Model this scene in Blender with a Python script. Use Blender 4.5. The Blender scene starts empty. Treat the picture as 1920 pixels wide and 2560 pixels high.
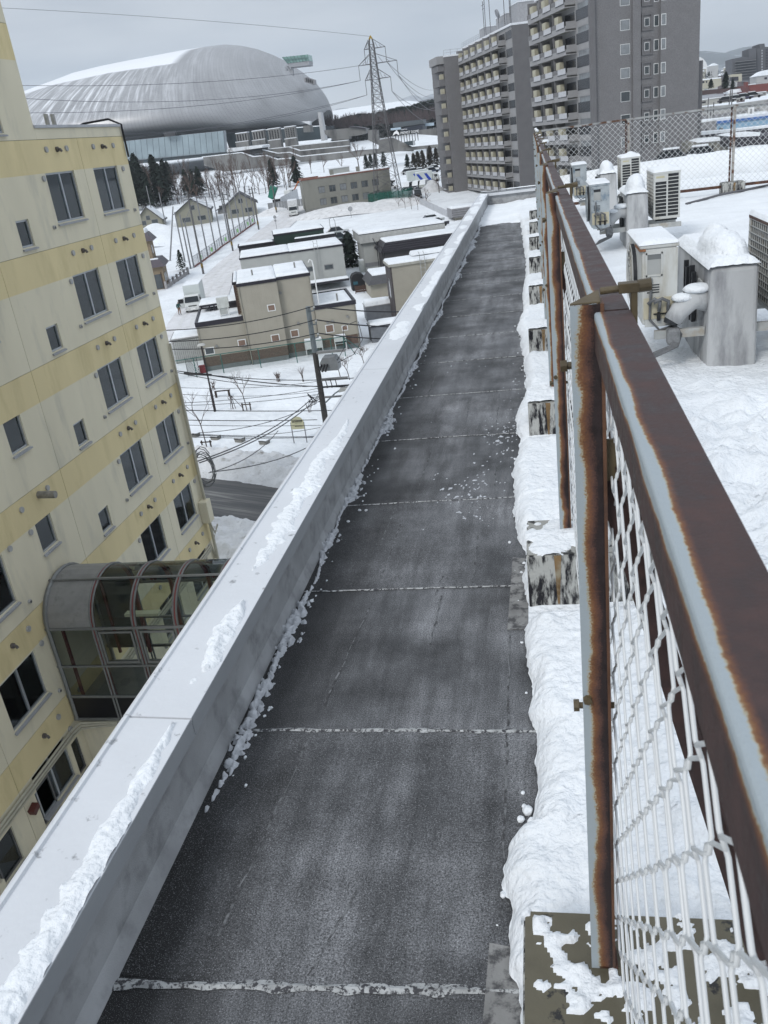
import bpy, math, random
import numpy as np
from mathutils import Vector, Matrix
random.seed(7)
SC = bpy.context.scene
COL = SC.collection
PI = math.pi
# ---------------------------------------------------------------- camera
F_PX, CX, CY = 2115.0, 960.0, 1280.0
CAM = np.array([0.0, 0.0, 1.9])
_a = np.array([1325 - CX, 299 - CY, F_PX]); _b = np.array([1602 - CX, 6080 - CY, F_PX])
_Y = _a / np.linalg.norm(_a); _D = _b / np.linalg.norm(_b); _D = _D - _Y * _D.dot(_Y); _D /= np.linalg.norm(_D)
_Z = -_D; _X = np.cross(_Y, _Z)
ROT = np.array([_X, _Y, _Z])
cd = bpy.data.cameras.new('camera'); cam = bpy.data.objects.new('camera', cd); COL.objects.link(cam)
right, down, fwd = ROT @ np.array([1, 0, 0]), ROT @ np.array([0, 1, 0]), ROT @ np.array([0, 0, 1])
M = Matrix(((right[0], -down[0], -fwd[0], CAM[0]), (right[1], -down[1], -fwd[1], CAM[1]), (right[2], -down[2], -fwd[2], CAM[2]), (0, 0, 0, 1)))
cam.matrix_world = M
cd.sensor_fit = 'VERTICAL'; cd.sensor_height = 36.0; cd.lens = F_PX / 2560 * 36.0
cd.clip_start = 0.05; cd.clip_end = 20000
cd.dof.use_dof = True; cd.dof.focus_distance = 4.0; cd.dof.aperture_fstop = 22.0
SC.camera = cam
# ---------------------------------------------------------------- sky
W = bpy.data.worlds.new('World'); SC.world = W; W.use_nodes = True
nt = W.node_tree; nt.nodes.clear()
def N(t, nt=nt, **kw):
    n = nt.nodes.new(t)
    for k, v in kw.items(): setattr(n, k, v)
    return n
SUN_EL, SUN_AZ = math.radians(40), math.radians(205)      # azimuth clockwise from +Y
sky = N('ShaderNodeTexSky', sky_type='NISHITA'); sky.sun_disc = False
sky.sun_elevation = SUN_EL; sky.sun_rotation = SUN_AZ
tc = N('ShaderNodeTexCoord'); sep = N('ShaderNodeSeparateXYZ'); nt.links.new(tc.outputs['Generated'], sep.inputs[0])
mp = N('ShaderNodeMapping'); mp.inputs['Scale'].default_value = (1.3, 1.3, 7.0); mp.inputs['Rotation'].default_value = (0.05, 0.04, 0.3)
nt.links.new(tc.outputs['Generated'], mp.inputs[0])
no = N('ShaderNodeTexNoise'); no.inputs['Scale'].default_value = 2.3; no.inputs['Detail'].default_value = 5; no.inputs['Roughness'].default_value = 0.5
nt.links.new(mp.outputs[0], no.inputs['Vector'])
cr = N('ShaderNodeValToRGB'); cr.color_ramp.interpolation = 'B_SPLINE'
cr.color_ramp.elements[0].position = 0.34; cr.color_ramp.elements[0].color = (0.290, 0.335, 0.400, 1)
cr.color_ramp.elements[1].position = 0.64; cr.color_ramp.elements[1].color = (0.54, 0.572, 0.615, 1)
nt.links.new(no.outputs['Fac'], cr.inputs[0])
hz = N('ShaderNodeMapRange'); hz.inputs['From Min'].default_value = 0.05; hz.inputs['From Max'].default_value = 0.9
hz.inputs['To Min'].default_value = 0.98; hz.inputs['To Max'].default_value = 2.0; hz.interpolation_type = 'SMOOTHERSTEP'
nt.links.new(sep.outputs['Z'], hz.inputs['Value'])
vm = N('ShaderNodeVectorMath', operation='SCALE'); nt.links.new(cr.outputs[0], vm.inputs[0]); nt.links.new(hz.outputs[0], vm.inputs['Scale'])
vs = N('ShaderNodeVectorMath', operation='SCALE'); nt.links.new(sky.outputs[0], vs.inputs[0]); vs.inputs['Scale'].default_value = 0.006
va = N('ShaderNodeVectorMath', operation='ADD'); nt.links.new(vm.outputs[0], va.inputs[0]); nt.links.new(vs.outputs[0], va.inputs[1])
bg = N('ShaderNodeBackground'); bg.inputs['Strength'].default_value = 1.0; nt.links.new(va.outputs[0], bg.inputs[0])
wo = N('ShaderNodeOutputWorld'); nt.links.new(bg.outputs[0], wo.inputs[0])
sd = bpy.data.lights.new('sun', 'SUN'); sd.energy = 1.55; sd.angle = math.radians(16); sd.color = (1.0, 0.97, 0.93)
sun = bpy.data.objects.new('sun', sd); COL.objects.link(sun)
_sd = Vector((math.sin(SUN_AZ) * math.cos(SUN_EL), math.cos(SUN_AZ) * math.cos(SUN_EL), math.sin(SUN_EL)))
sun.rotation_euler = _sd.to_track_quat('Z', 'Y').to_euler(); sun.location = (0, -20, 60)
SC.view_settings.view_transform = 'Standard'; SC.view_settings.look = 'None'; SC.view_settings.exposure = 0.04; SC.view_settings.gamma = 1.0
SC.view_settings.use_curve_mapping = False
SC.cycles.max_bounces = 6; SC.cycles.transparent_max_bounces = 12; SC.cycles.volume_bounces = 1

# ---------------------------------------------------------------- measuring helpers (a ray met with a real plane)
def ray(px, py): return ROT @ np.array([px - CX, py - CY, F_PX])
def onz(px, py, z):
    d = ray(px, py); return CAM + d * ((z - CAM[2]) / d[2])
def ony(px, py, y):
    d = ray(px, py); return CAM + d * ((y - CAM[1]) / d[1])
def onx(px, py, x):
    d = ray(px, py); return CAM + d * ((x - CAM[0]) / d[0])
def crop(ox, oy, s): return lambda x, y: (ox + x / s, oy + y / s)
k1 = crop(0, 0, 1.728); k2 = crop(960, 0, 1.728); k3 = crop(300, 360, 1.728); k4 = crop(400, 640, 2.37)
k7 = crop(300, 440, 3.456); kd = crop(500, 260, 3.318); kt = crop(700, 60, 3.770); kr = crop(860, 480, 4.879)
kg = crop(940, 60, 3.607); kh = crop(1300, 0, 3.607); kq = crop(1650, 100, 5.53); kp = crop(440, 840, 6.381)
GY = np.array([-50, 115, 150, 200, 250, 330, 430, 520, 650, 900, 1200, 1700, 2600, 9000.])
GZ = np.array([-16, -16, -14.2, -11.3, -9.0, -5.6, -1.6, 1.2, 6.0, 26, 44, 52, 50, 40.])
def ground(x, y):
    x = np.asarray(x, float); y = np.asarray(y, float)
    h = np.interp(y, GY, GZ)
    s0 = 0.06 - 0.20 * np.clip((y - 420) / 250, 0, 1)
    t = np.clip((x / np.maximum(y, 30) - s0) / 0.16, 0, 1); t = t * t * (3 - 2 * t)
    return h * (1 - t) + (-16) * t
def ong(px, py):
    d = ray(px, py); d = d / np.linalg.norm(d); lo = None
    ts = np.concatenate([np.arange(10, 400, 1.0), np.arange(400, 3000, 5.0)])
    pts = CAM[None, :] + d[None, :] * ts[:, None]
    below = pts[:, 2] < ground(pts[:, 0], pts[:, 1])
    i = int(np.argmax(below)) if below.any() else len(ts) - 1
    a, b = ts[max(i - 1, 0)], ts[i]
    for _ in range(20):
        m = (a + b) / 2; p = CAM + d * m
        if p[2] < float(ground(p[0], p[1])): b = m
        else: a = m
    p = CAM + d * b; p[2] = float(ground(p[0], p[1])); return p

# ---------------------------------------------------------------- noise in numpy
_rng = np.random.RandomState(11)
_tab = _rng.rand(256, 256)
def vnoise(x, y):
    xi = np.floor(x).astype(int); yi = np.floor(y).astype(int); fx = x - xi; fy = y - yi
    fx = fx * fx * (3 - 2 * fx); fy = fy * fy * (3 - 2 * fy)
    g = lambda i, j: _tab[i & 255, j & 255]
    return (g(xi, yi) * (1 - fx) + g(xi + 1, yi) * fx) * (1 - fy) + (g(xi, yi + 1) * (1 - fx) + g(xi + 1, yi + 1) * fx) * fy
def fbm(x, y, o=4):
    s = 0; a = 0.5; t = 0
    for i in range(o):
        s = s + a * vnoise(x * 2 ** i + 17.3 * i, y * 2 ** i + 9.1 * i); t += a; a *= 0.5
    return s / t

# ---------------------------------------------------------------- mesh builder
RZ = {}
class MB:
    def __init__(s): s.v = []; s.f = []
    def add(s, vs, fs):
        n = len(s.v); s.v += [tuple(map(float, p)) for p in vs]; s.f += [tuple(i + n for i in f) for f in fs]; return s
    def box(s, x0, y0, z0, x1, y1, z1):
        if x1 < x0: x0, x1 = x1, x0
        if y1 < y0: y0, y1 = y1, y0
        if z1 < z0: z0, z1 = z1, z0
        return s.add([(x0, y0, z0), (x1, y0, z0), (x1, y1, z0), (x0, y1, z0), (x0, y0, z1), (x1, y0, z1), (x1, y1, z1), (x0, y1, z1)],
                     [(3, 2, 1, 0), (4, 5, 6, 7), (0, 1, 5, 4), (1, 2, 6, 5), (2, 3, 7, 6), (3, 0, 4, 7)])
    def hexa(s, b, t):
        return s.add(list(b) + list(t), [(3, 2, 1, 0), (4, 5, 6, 7), (0, 1, 5, 4), (1, 2, 6, 5), (2, 3, 7, 6), (3, 0, 4, 7)])
    def prism(s, poly, z0, z1):          # polygon in xy, counter-clockwise
        n = len(poly)
        return s.add([(p[0], p[1], z0) for p in poly] + [(p[0], p[1], z1) for p in poly],
                     [tuple(range(n - 1, -1, -1)), tuple(range(n, 2 * n))] + [(i, (i + 1) % n, n + (i + 1) % n, n + i) for i in range(n)])
    def extr(s, poly, axis, a0, a1):     # polygon in the plane across the axis; axis 0: (y,z), 1: (x,z)
        n = len(poly); q = (lambda p, a: (a, p[0], p[1])) if axis == 0 else (lambda p, a: (p[0], a, p[1]))
        return s.add([q(p, a0) for p in poly] + [q(p, a1) for p in poly],
                     [tuple(range(n - 1, -1, -1)), tuple(range(n, 2 * n))] + [(i, (i + 1) % n, n + (i + 1) % n, n + i) for i in range(n)])
    def cyl(s, p0, p1, r0, r1=None, n=8, caps=True):
        r1 = r0 if r1 is None else r1
        p0 = Vector(p0); p1 = Vector(p1); d = (p1 - p0)
        if d.length < 1e-9: return s
        d.normalize(); a = d.orthogonal().normalized(); b = d.cross(a)
        vs = []
        for p, r in ((p0, r0), (p1, r1)):
            for i in range(n):
                t = 2 * PI * i / n; vs.append(p + a * (math.cos(t) * r) + b * (math.sin(t) * r))
        fs = [(i, (i + 1) % n, n + (i + 1) % n, n + i) for i in range(n)]
        if caps: fs += [tuple(range(n - 1, -1, -1)), tuple(range(n, 2 * n))]
        return s.add(vs, fs)
    def tube(s, pts, r, n=6, r1=None):
        pts = [Vector(p) for p in pts]; m = len(pts); r1 = r if r1 is None else r1
        vs = []; ref = None
        for i, p in enumerate(pts):
            d = (pts[min(i + 1, m - 1)] - pts[max(i - 1, 0)]).normalized()
            if ref is None: ref = d.orthogonal().normalized()
            a = (ref - d * ref.dot(d))
            a = a.normalized() if a.length > 1e-6 else d.orthogonal().normalized()
            ref = a; b = d.cross(a); rr = r + (r1 - r) * i / max(m - 1, 1)
            for k in range(n):
                t = 2 * PI * k / n; vs.append(p + a * (math.cos(t) * rr) + b * (math.sin(t) * rr))
        fs = [(i * n + k, i * n + (k + 1) % n, (i + 1) * n + (k + 1) % n, (i + 1) * n + k) for i in range(m - 1) for k in range(n)]
        fs += [tuple(range(n - 1, -1, -1)), tuple(range((m - 1) * n, m * n))]
        return s.add(vs, fs)
    def bar(s, p0, p1, w, h):            # rectangular bar
        p0 = Vector(p0); p1 = Vector(p1); d = (p1 - p0).normalized()
        up = Vector((0, 0, 1)) if abs(d.z) < 0.95 else Vector((0, 1, 0))
        a = d.cross(up).normalized() * (w / 2); b = a.cross(d).normalized() * (h / 2)
        return s.hexa([p0 - a - b, p0 + a - b, p0 + a + b, p0 - a + b], [p1 - a - b, p1 + a - b, p1 + a + b, p1 - a + b])
    def quad(s, a, b, c, d): return s.add([a, b, c, d], [(0, 1, 2, 3)])
    def sphere(s, c, rx, ry, rz, nu=10, nv=6, jit=0):
        vs = []; fs = []
        for j in range(nv + 1):
            t = PI * j / nv
            for i in range(nu):
                p = 2 * PI * i / nu; k = 1 + random.uniform(-jit, jit)
                vs.append((c[0] + rx * k * math.sin(t) * math.cos(p), c[1] + ry * k * math.sin(t) * math.sin(p), c[2] + rz * k * math.cos(t)))
        for j in range(nv):
            for i in range(nu):
                fs.append((j * nu + i, (j + 1) * nu + i, (j + 1) * nu + (i + 1) % nu, j * nu + (i + 1) % nu))
        return s.add(vs, fs)
    def build(s, name, mat=None, parent=None, smooth=False, bevel=0, world=False, bseg=2):
        me = bpy.data.meshes.new(name)
        vs = s.v
        if world and parent is not None:
            l = parent.location; r = RZ.get(parent.name, 0); c, q = math.cos(-r), math.sin(-r)
            vs = [((x - l[0]) * c - (y - l[1]) * q, (x - l[0]) * q + (y - l[1]) * c, z - l[2]) for x, y, z in vs]
        me.from_pydata(vs, [], s.f); me.update()
        if mat: me.materials.append(mat)
        if smooth: me.polygons.foreach_set('use_smooth', [True] * len(me.polygons))
        o = bpy.data.objects.new(name, me); COL.objects.link(o)
        if parent is not None: o.parent = parent
        if bevel:
            b = o.modifiers.new('bevel', 'BEVEL'); b.width = bevel; b.segments = bseg; b.limit_method = 'ANGLE'
        return o
def tag(o, label=None, cat=None, group=None, kind=None):
    if label: o['label'] = label
    if cat: o['category'] = cat
    if group: o['group'] = group
    if kind: o['kind'] = kind
    return o
def thing(name, label, cat, loc=(0, 0, 0), rz=0, group=None):
    o = bpy.data.objects.new(name, None); COL.objects.link(o); o.empty_display_size = 0.2
    o.location = [float(t) for t in loc]; o.rotation_euler = (0, 0, rz); RZ[o.name] = rz
    return tag(o, label, cat, group)
KIDS = {}
def dup(o, loc, rz=0, label=None, group=None, scale=None):
    r = o.copy(); COL.objects.link(r); r.location = [float(t) for t in loc]; r.rotation_euler = (0, 0, rz); RZ[r.name] = rz
    if label: r['label'] = label
    if group: r['group'] = group
    if scale: r.scale = scale
    for c in list(o.children):
        d = c.copy(); COL.objects.link(d); d.parent = r
        for g in list(c.children):
            e = g.copy(); COL.objects.link(e); e.parent = d
    return r
def share(o, parent, dx=0, dy=0, dz=0, rz=0):
    c = o.copy(); COL.objects.link(c); c.parent = parent
    c.location = (o.location[0] + dx, o.location[1] + dy, o.location[2] + dz); c.rotation_euler = (0, 0, o.rotation_euler[2] + rz); return c

# ---------------------------------------------------------------- materials
MATS = {}
def mat(name, col, rough=0.7, var=0.12, sc=3.0, bump=0.0, bsc=60.0, metal=0.0, dirt=None, dsc=1.2, dlo=0.52, dhi=0.7, vert=False, spec=0.4):
    if name in MATS: return MATS[name]
    m = bpy.data.materials.new(name); m.use_nodes = True; t = m.node_tree; p = t.nodes['Principled BSDF']
    L = t.links.new
    p.inputs['Roughness'].default_value = rough; p.inputs['Metallic'].default_value = metal; p.inputs['Specular IOR Level'].default_value = spec
    g = N('ShaderNodeNewGeometry', t)
    n1 = N('ShaderNodeTexNoise', t); n1.inputs['Scale'].default_value = sc; n1.inputs['Detail'].default_value = 6
    mpp = N('ShaderNodeMapping', t); L(g.outputs['Position'], mpp.inputs[0]); mpp.inputs['Scale'].default_value = (1, 1, 0.25 if vert else 1)
    L(mpp.outputs[0], n1.inputs['Vector'])
    r = N('ShaderNodeMapRange', t); r.inputs['From Min'].default_value = 0.3; r.inputs['From Max'].default_value = 0.7
    r.inputs['To Min'].default_value = 1 - var; r.inputs['To Max'].default_value = 1 + var; L(n1.outputs['Fac'], r.inputs['Value'])
    s = N('ShaderNodeVectorMath', t, operation='SCALE'); s.inputs[0].default_value = col[:3]; L(r.outputs[0], s.inputs['Scale'])
    out = s.outputs[0]
    if dirt is not None:
        n2 = N('ShaderNodeTexNoise', t); n2.inputs['Scale'].default_value = dsc; n2.inputs['Detail'].default_value = 8; n2.inputs['Roughness'].default_value = 0.65
        L(mpp.outputs[0], n2.inputs['Vector'])
        r2 = N('ShaderNodeMapRange', t); r2.inputs['From Min'].default_value = dlo; r2.inputs['From Max'].default_value = dhi; L(n2.outputs['Fac'], r2.inputs['Value'])
        mx = N('ShaderNodeMix', t, data_type='RGBA'); L(r2.outputs[0], mx.inputs[0]); L(out, mx.inputs[6]); mx.inputs[7].default_value = (*dirt[:3], 1)
        out = mx.outputs[2]
    L(out, p.inputs['Base Color'])
    if bump:
        n3 = N('ShaderNodeTexNoise', t); n3.inputs['Scale'].default_value = bsc; n3.inputs['Detail'].default_value = 5; L(g.outputs['Position'], n3.inputs['Vector'])
        b = N('ShaderNodeBump', t); b.inputs['Strength'].default_value = bump; b.inputs['Distance'].default_value = 0.6 / bsc; L(n3.outputs['Fac'], b.inputs['Height'])
        L(b.outputs[0], p.inputs['Normal'])
    MATS[name] = m; return m
SNOW = mat('snow', (0.80, 0.83, 0.855), 0.75, 0.05, 2.5, 1.0, 32, spec=0.3)
SNOWF = mat('snow_far', (0.78, 0.81, 0.835), 0.8, 0.07, 0.35, 0.8, 2.2, dirt=(0.60, 0.62, 0.645), dsc=0.22, dlo=0.52, dhi=0.8, spec=0.2)
def glass_mat(name='glass', tint=(0.30, 0.33, 0.35)):
    m = mat(name, tint, 0.06, 0.25, 1.3, spec=0.8); return m
GLASS = glass_mat('window_glass', (0.045, 0.055, 0.06))
GLASSL = mat('curtained_glass', (0.20, 0.215, 0.225), 0.12, 0.15, 2.0, spec=0.7)
ALU = mat('aluminium', (0.36, 0.38, 0.40), 0.4, 0.08, 5, metal=0.5)
BLACK = mat('black_rubber', (0.012, 0.012, 0.014), 0.6, 0.2, 10)
WHITE = mat('white_paint', (0.68, 0.69, 0.68), 0.5, 0.06, 4)
CONC = mat('concrete', (0.27, 0.27, 0.265), 0.85, 0.15, 2.0, 0.4, 40, dirt=(0.12, 0.12, 0.12))
def snow_sheet(name, xs, ys, h, base, parent=None, m=None, label=None, cat=None, kind='stuff', skirt=0.0, thr=0.0, warp=None):
    """height field of real snow: cells where it is thicker than thr, closed down to its base at the edge"""
    X, Y = np.meshgrid(xs, ys)
    if warp is not None: X = warp(X, Y)
    Hh = h(X, Y)
    B = base(X, Y) if callable(base) else np.full_like(Hh, base)
    keep = Hh > thr
    cell = keep[:-1, :-1] | keep[1:, :-1] | keep[:-1, 1:] | keep[1:, 1:]
    Z = B + np.where(keep, Hh, -0.004 - skirt)
    ny, nx = X.shape; idx = -np.ones((ny, nx), int)
    use = np.zeros((ny, nx), bool)
    use[:-1, :-1] |= cell; use[1:, :-1] |= cell; use[:-1, 1:] |= cell; use[1:, 1:] |= cell
    idx[use] = np.arange(use.sum())
    V = np.stack([X[use], Y[use], Z[use]], 1)
    jj, ii = np.nonzero(cell)
    Fc = np.stack([idx[jj, ii], idx[jj, ii + 1], idx[jj + 1, ii + 1], idx[jj + 1, ii]], 1)
    me = bpy.data.meshes.new(name)
    if parent is not None:
        V = V - np.array(parent.location)[None, :]
    me.vertices.add(len(V)); me.vertices.foreach_set('co', V.ravel())
    me.loops.add(len(Fc) * 4); me.loops.foreach_set('vertex_index', Fc.ravel().astype(np.int32))
    me.polygons.add(len(Fc)); me.polygons.foreach_set('loop_start', np.arange(0, len(Fc) * 4, 4, dtype=np.int32)); me.polygons.foreach_set('loop_total', np.full(len(Fc), 4, dtype=np.int32))
    me.update(calc_edges=True); me.validate()
    me.polygons.foreach_set('use_smooth', [True] * len(me.polygons)); me.materials.append(m or SNOW)
    o = bpy.data.objects.new(name, me); COL.objects.link(o)
    if parent is not None: o.parent = parent
    return tag(o, label, cat, None, kind)
# ================================================================ materials of the roof
def membrane_mat():
    m = bpy.data.materials.new('roof_membrane'); m.use_nodes = True; t = m.node_tree; p = t.nodes['Principled BSDF']; L = t.links.new
    g = N('ShaderNodeNewGeometry', t); sx = N('ShaderNodeSeparateXYZ', t); L(g.outputs['Position'], sx.inputs[0])
    def noise(sc, det=5, rough=0.6, scl=(1, 1, 1)):
        mm = N('ShaderNodeMapping', t); mm.inputs['Scale'].default_value = scl; L(g.outputs['Position'], mm.inputs[0])
        n = N('ShaderNodeTexNoise', t); n.inputs['Scale'].default_value = sc; n.inputs['Detail'].default_value = det; n.inputs['Roughness'].default_value = rough
        L(mm.outputs[0], n.inputs['Vector']); return n.outputs['Fac']
    def rng(v, a, b, c, d):
        r = N('ShaderNodeMapRange', t); r.inputs[1].default_value = a; r.inputs[2].default_value = b; r.inputs[3].default_value = c; r.inputs[4].default_value = d; L(v, r.inputs[0]); return r.outputs[0]
    def mth(op, a, b):
        n = N('ShaderNodeMath', t, operation=op)
        for i, q in enumerate((a, b)):
            if isinstance(q, (int, float)): n.inputs[i].default_value = q
            else: L(q, n.inputs[i])
        return n.outputs[0]
    grain = rng(noise(190, 3, 0.7), 0.36, 0.66, 0.30, 1.9)
    fleck = rng(noise(340, 1, 0.5), 0.58, 0.76, 0.0, 0.20)
    big = rng(noise(1.6, 7, 0.62), 0.36, 0.66, 0.30, 1.7)
    streak = rng(noise(2.6, 7, 0.68, (3.2, 0.4, 1)), 0.37, 0.66, 0.5, 1.6)
    cross = rng(noise(2.0, 6, 0.6, (0.35, 2.6, 1)), 0.35, 0.68, 0.85, 1.18)
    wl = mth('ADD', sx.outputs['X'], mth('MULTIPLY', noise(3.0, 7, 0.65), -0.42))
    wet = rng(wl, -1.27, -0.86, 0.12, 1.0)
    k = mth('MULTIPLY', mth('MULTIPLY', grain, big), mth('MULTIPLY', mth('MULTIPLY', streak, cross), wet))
    v = mth('ADD', mth('MULTIPLY', k, 0.088), fleck)
    cb = N('ShaderNodeCombineXYZ', t); L(mth('MULTIPLY', v, 0.98), cb.inputs[0]); L(v, cb.inputs[1]); L(mth('MULTIPLY', v, 1.045), cb.inputs[2]); L(cb.outputs[0], p.inputs['Base Color'])
    L(rng(noise(2.2, 6), 0.35, 0.7, 0.42, 0.75), p.inputs['Roughness'])
    b = N('ShaderNodeBump', t); b.inputs['Strength'].default_value = 0.5; b.inputs['Distance'].default_value = 0.003; L(noise(190, 3, 0.7), b.inputs['Height']); L(b.outputs[0], p.inputs['Normal'])
    return m
MEMB = membrane_mat()
UPST = mat('upstand_membrane', (0.35, 0.36, 0.37), 0.6, 0.2, 5.0, 0.4, 260, dirt=(0.16, 0.165, 0.17), dsc=6, dlo=0.5, dhi=0.75)
COPM = mat('coping_metal', (0.62, 0.64, 0.665), 0.42, 0.07, 1.6, 0.10, 40, dirt=(0.27, 0.28, 0.29), dsc=16, dlo=0.62, dhi=0.70, spec=0.5)
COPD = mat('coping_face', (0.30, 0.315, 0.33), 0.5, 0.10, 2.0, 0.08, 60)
def crack_mat():
    m = mat('cracked_white_paint', (0.36, 0.37, 0.37), 0.8, 0.3, 25, 0.4, 120, dirt=(0.05, 0.05, 0.055), dsc=75, dlo=0.48, dhi=0.56); return m
SEAM = crack_mat()
def rust_mat(name, xa, xw, za, zw, ns=9.0, dark=(0.040, 0.022, 0.020), yscale=1.0, gray=(0.33, 0.375, 0.40)):
    m = bpy.data.materials.new(name); m.use_nodes = True; t = m.node_tree; p = t.nodes['Principled BSDF']; L = t.links.new
    g = N('ShaderNodeNewGeometry', t); sx = N('ShaderNodeSeparateXYZ', t); L(g.outputs['Position'], sx.inputs[0])
    def rng(v, a, w):
        n = N('ShaderNodeMath', t, operation='MULTIPLY_ADD'); n.inputs[1].default_value = 1 / w; n.inputs[2].default_value = -a / w; L(v, n.inputs[0]); return n.outputs[0]
    mm = N('ShaderNodeMapping', t); mm.inputs['Scale'].default_value = (1, yscale, 1); L(g.outputs['Position'], mm.inputs[0])
    n1 = N('ShaderNodeTexNoise', t); n1.inputs['Scale'].default_value = ns; n1.inputs['Detail'].default_value = 9; n1.inputs['Roughness'].default_value = 0.62; L(mm.outputs[0], n1.inputs['Vector'])
    n2 = N('ShaderNodeTexNoise', t); n2.inputs['Scale'].default_value = 330; n2.inputs['Detail'].default_value = 3; L(g.outputs['Position'], n2.inputs['Vector'])
    mxx = N('ShaderNodeMath', t, operation='MAXIMUM'); L(rng(sx.outputs['X'], xa, xw), mxx.inputs[0]); L(rng(sx.outputs['Z'], za, zw), mxx.inputs[1])
    a = N('ShaderNodeMath', t, operation='MULTIPLY_ADD'); L(n1.outputs['Fac'], a.inputs[0]); a.inputs[1].default_value = 1.8; a.inputs[2].default_value = -.9
    b = N('ShaderNodeMath', t, operation='MULTIPLY_ADD'); L(n2.outputs['Fac'], b.inputs[0]); b.inputs[1].default_value = 0.5; b.inputs[2].default_value = -0.25
    s = N('ShaderNodeMath', t, operation='ADD'); L(mxx.outputs[0], s.inputs[0]); L(a.outputs[0], s.inputs[1])
    s2 = N('ShaderNodeMath', t, operation='ADD'); L(s.outputs[0], s2.inputs[0]); L(b.outputs[0], s2.inputs[1]); s2.use_clamp = True
    r = N('ShaderNodeValToRGB', t); e = r.color_ramp.elements
    e[0].position = 0.10; e[0].color = (*gray, 1); e[1].position = 0.95; e[1].color = (*dark, 1)
    for pos, c in ((0.2, (0.36, 0.33, 0.24)), (0.30, (0.215, 0.115, 0.052)), (0.45, (0.150, 0.066, 0.032)), (0.7, (0.085, 0.042, 0.032))):
        q = e.new(pos); q.color = (*c, 1)
    L(s2.outputs[0], r.inputs[0])
    n4 = N('ShaderNodeTexNoise', t); n4.inputs['Scale'].default_value = 26; n4.inputs['Detail'].default_value = 8; n4.inputs['Roughness'].default_value = .7; L(g.outputs['Position'], n4.inputs['Vector'])
    r4 = N('ShaderNodeMapRange', t); r4.inputs[1].default_value = .35; r4.inputs[2].default_value = .68; r4.inputs[3].default_value = .62; r4.inputs[4].default_value = 1.55; L(n4.outputs['Fac'], r4.inputs[0])
    v4 = N('ShaderNodeVectorMath', t, operation='SCALE'); L(r.outputs[0], v4.inputs[0]); L(r4.outputs[0], v4.inputs['Scale']); mz = N('ShaderNodeMix', t, data_type='RGBA'); L(s2.outputs[0], mz.inputs[0]); L(r.outputs[0], mz.inputs[6]); L(v4.outputs[0], mz.inputs[7]); L(mz.outputs[2], p.inputs['Base Color'])
    rr = N('ShaderNodeMapRange', t); rr.inputs[1].default_value = .35; rr.inputs[2].default_value = .65; rr.inputs[3].default_value = .38; rr.inputs[4].default_value = .75; L(n4.outputs['Fac'], rr.inputs[0]); L(rr.outputs[0], p.inputs['Roughness'])
    p.inputs['Roughness'].default_value = 0.5; p.inputs['Specular IOR Level'].default_value = 0.35
    bb = N('ShaderNodeBump', t); bb.inputs['Strength'].default_value = 0.35; bb.inputs['Distance'].default_value = 0.002; L(n2.outputs['Fac'], bb.inputs['Height']); L(bb.outputs[0], p.inputs['Normal'])
    return m
RAILM = rust_mat('rusted_rail_paint', 0.0842, 0.009, -1.6275, 0.014, 7, yscale=0.7, dark=(0.052, 0.032, 0.030))
RAILM.node_tree  # z term: negative side handled below
for n_ in RAILM.node_tree.nodes:
    if n_.type == 'MATH' and n_.operation == 'MULTIPLY_ADD' and abs(n_.inputs[2].default_value - 1.6275 / 0.014) < 1e-3:
        n_.inputs[1].default_value = -1 / 0.014; n_.inputs[2].default_value = 1.6275 / 0.014
POSTM = rust_mat('rusted_post_paint', 0.050, 0.030, 90, 1, 6, dark=(0.022, 0.014, 0.014))
BRACEM = rust_mat('rusted_brace_paint', -2, 1.0, 90, 1, 6)
RUSTF = mat('rust_brown', (0.075, 0.036, 0.026), 0.6, 0.5, 14, 0.3, 150, dirt=(0.20, 0.09, 0.035), dsc=9, dlo=0.55, dhi=0.75)
OLIVE = mat('olive_old_steel', (0.085, 0.065, 0.035), 0.5, 0.25, 20, 0.2, 200)
WIRE = mat('vinyl_wire', (0.60, 0.62, 0.625), 0.42, 0.06, 9, spec=0.5)
BLK = mat('peeling_block_paint', (0.40, 0.405, 0.385), 0.8, 0.12, 3, 0.5, 60, dirt=(0.012, 0.012, 0.016), dsc=30, dlo=0.45, dhi=0.57, vert=True)
BLKT = mat('olive_block_top', (0.105, 0.095, 0.065), 0.45, 0.25, 6, 0.15, 40, dirt=(0.02, 0.02, 0.02), dsc=12, dlo=0.6, dhi=0.64)
# ================================================================ own building
own = thing('rooftop_building', 'grey flat roof building in the foreground with cleared walkway and parapet', 'building', (0, 0, -16))
MB().box(-1.34, -6, -16, 16, 23.42, -0.012).build('wall', mat('own_wall', (0.30, 0.30, 0.29), 0.8, 0.1, 1), own, world=True)
seam_y = [-1.6, -0.6, 0.42, 1.37, 2.36, 3.37, 4.37, 5.45, 6.46, 7.50, 8.5, 9.5, 10.5, 11.5, 12.5, 13.5, 14.5, 15.5, 16.5, 17.5, 18.5, 19.5, 20.5, 21.5, 22.4, 23.2]
for i in range(len(seam_y) - 1):
    a, b = seam_y[i], seam_y[i + 1]; sk = random.uniform(-0.02, 0.02)
    MB().hexa([(-1.19, a, -0.012), (0.6, a + sk, -0.012), (0.6, b + sk, -0.012), (-1.19, b, -0.012)],
              [(-1.19, a + .001, 0.001 * (i % 2)), (0.6, a + sk + .001, 0.001 * (i % 2)), (0.6, b + sk - .001, 0.001 * (i % 2)), (-1.19, b - .001, 0.001 * (i % 2))]).build('membrane_sheet', MEMB, own, world=True)
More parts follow.
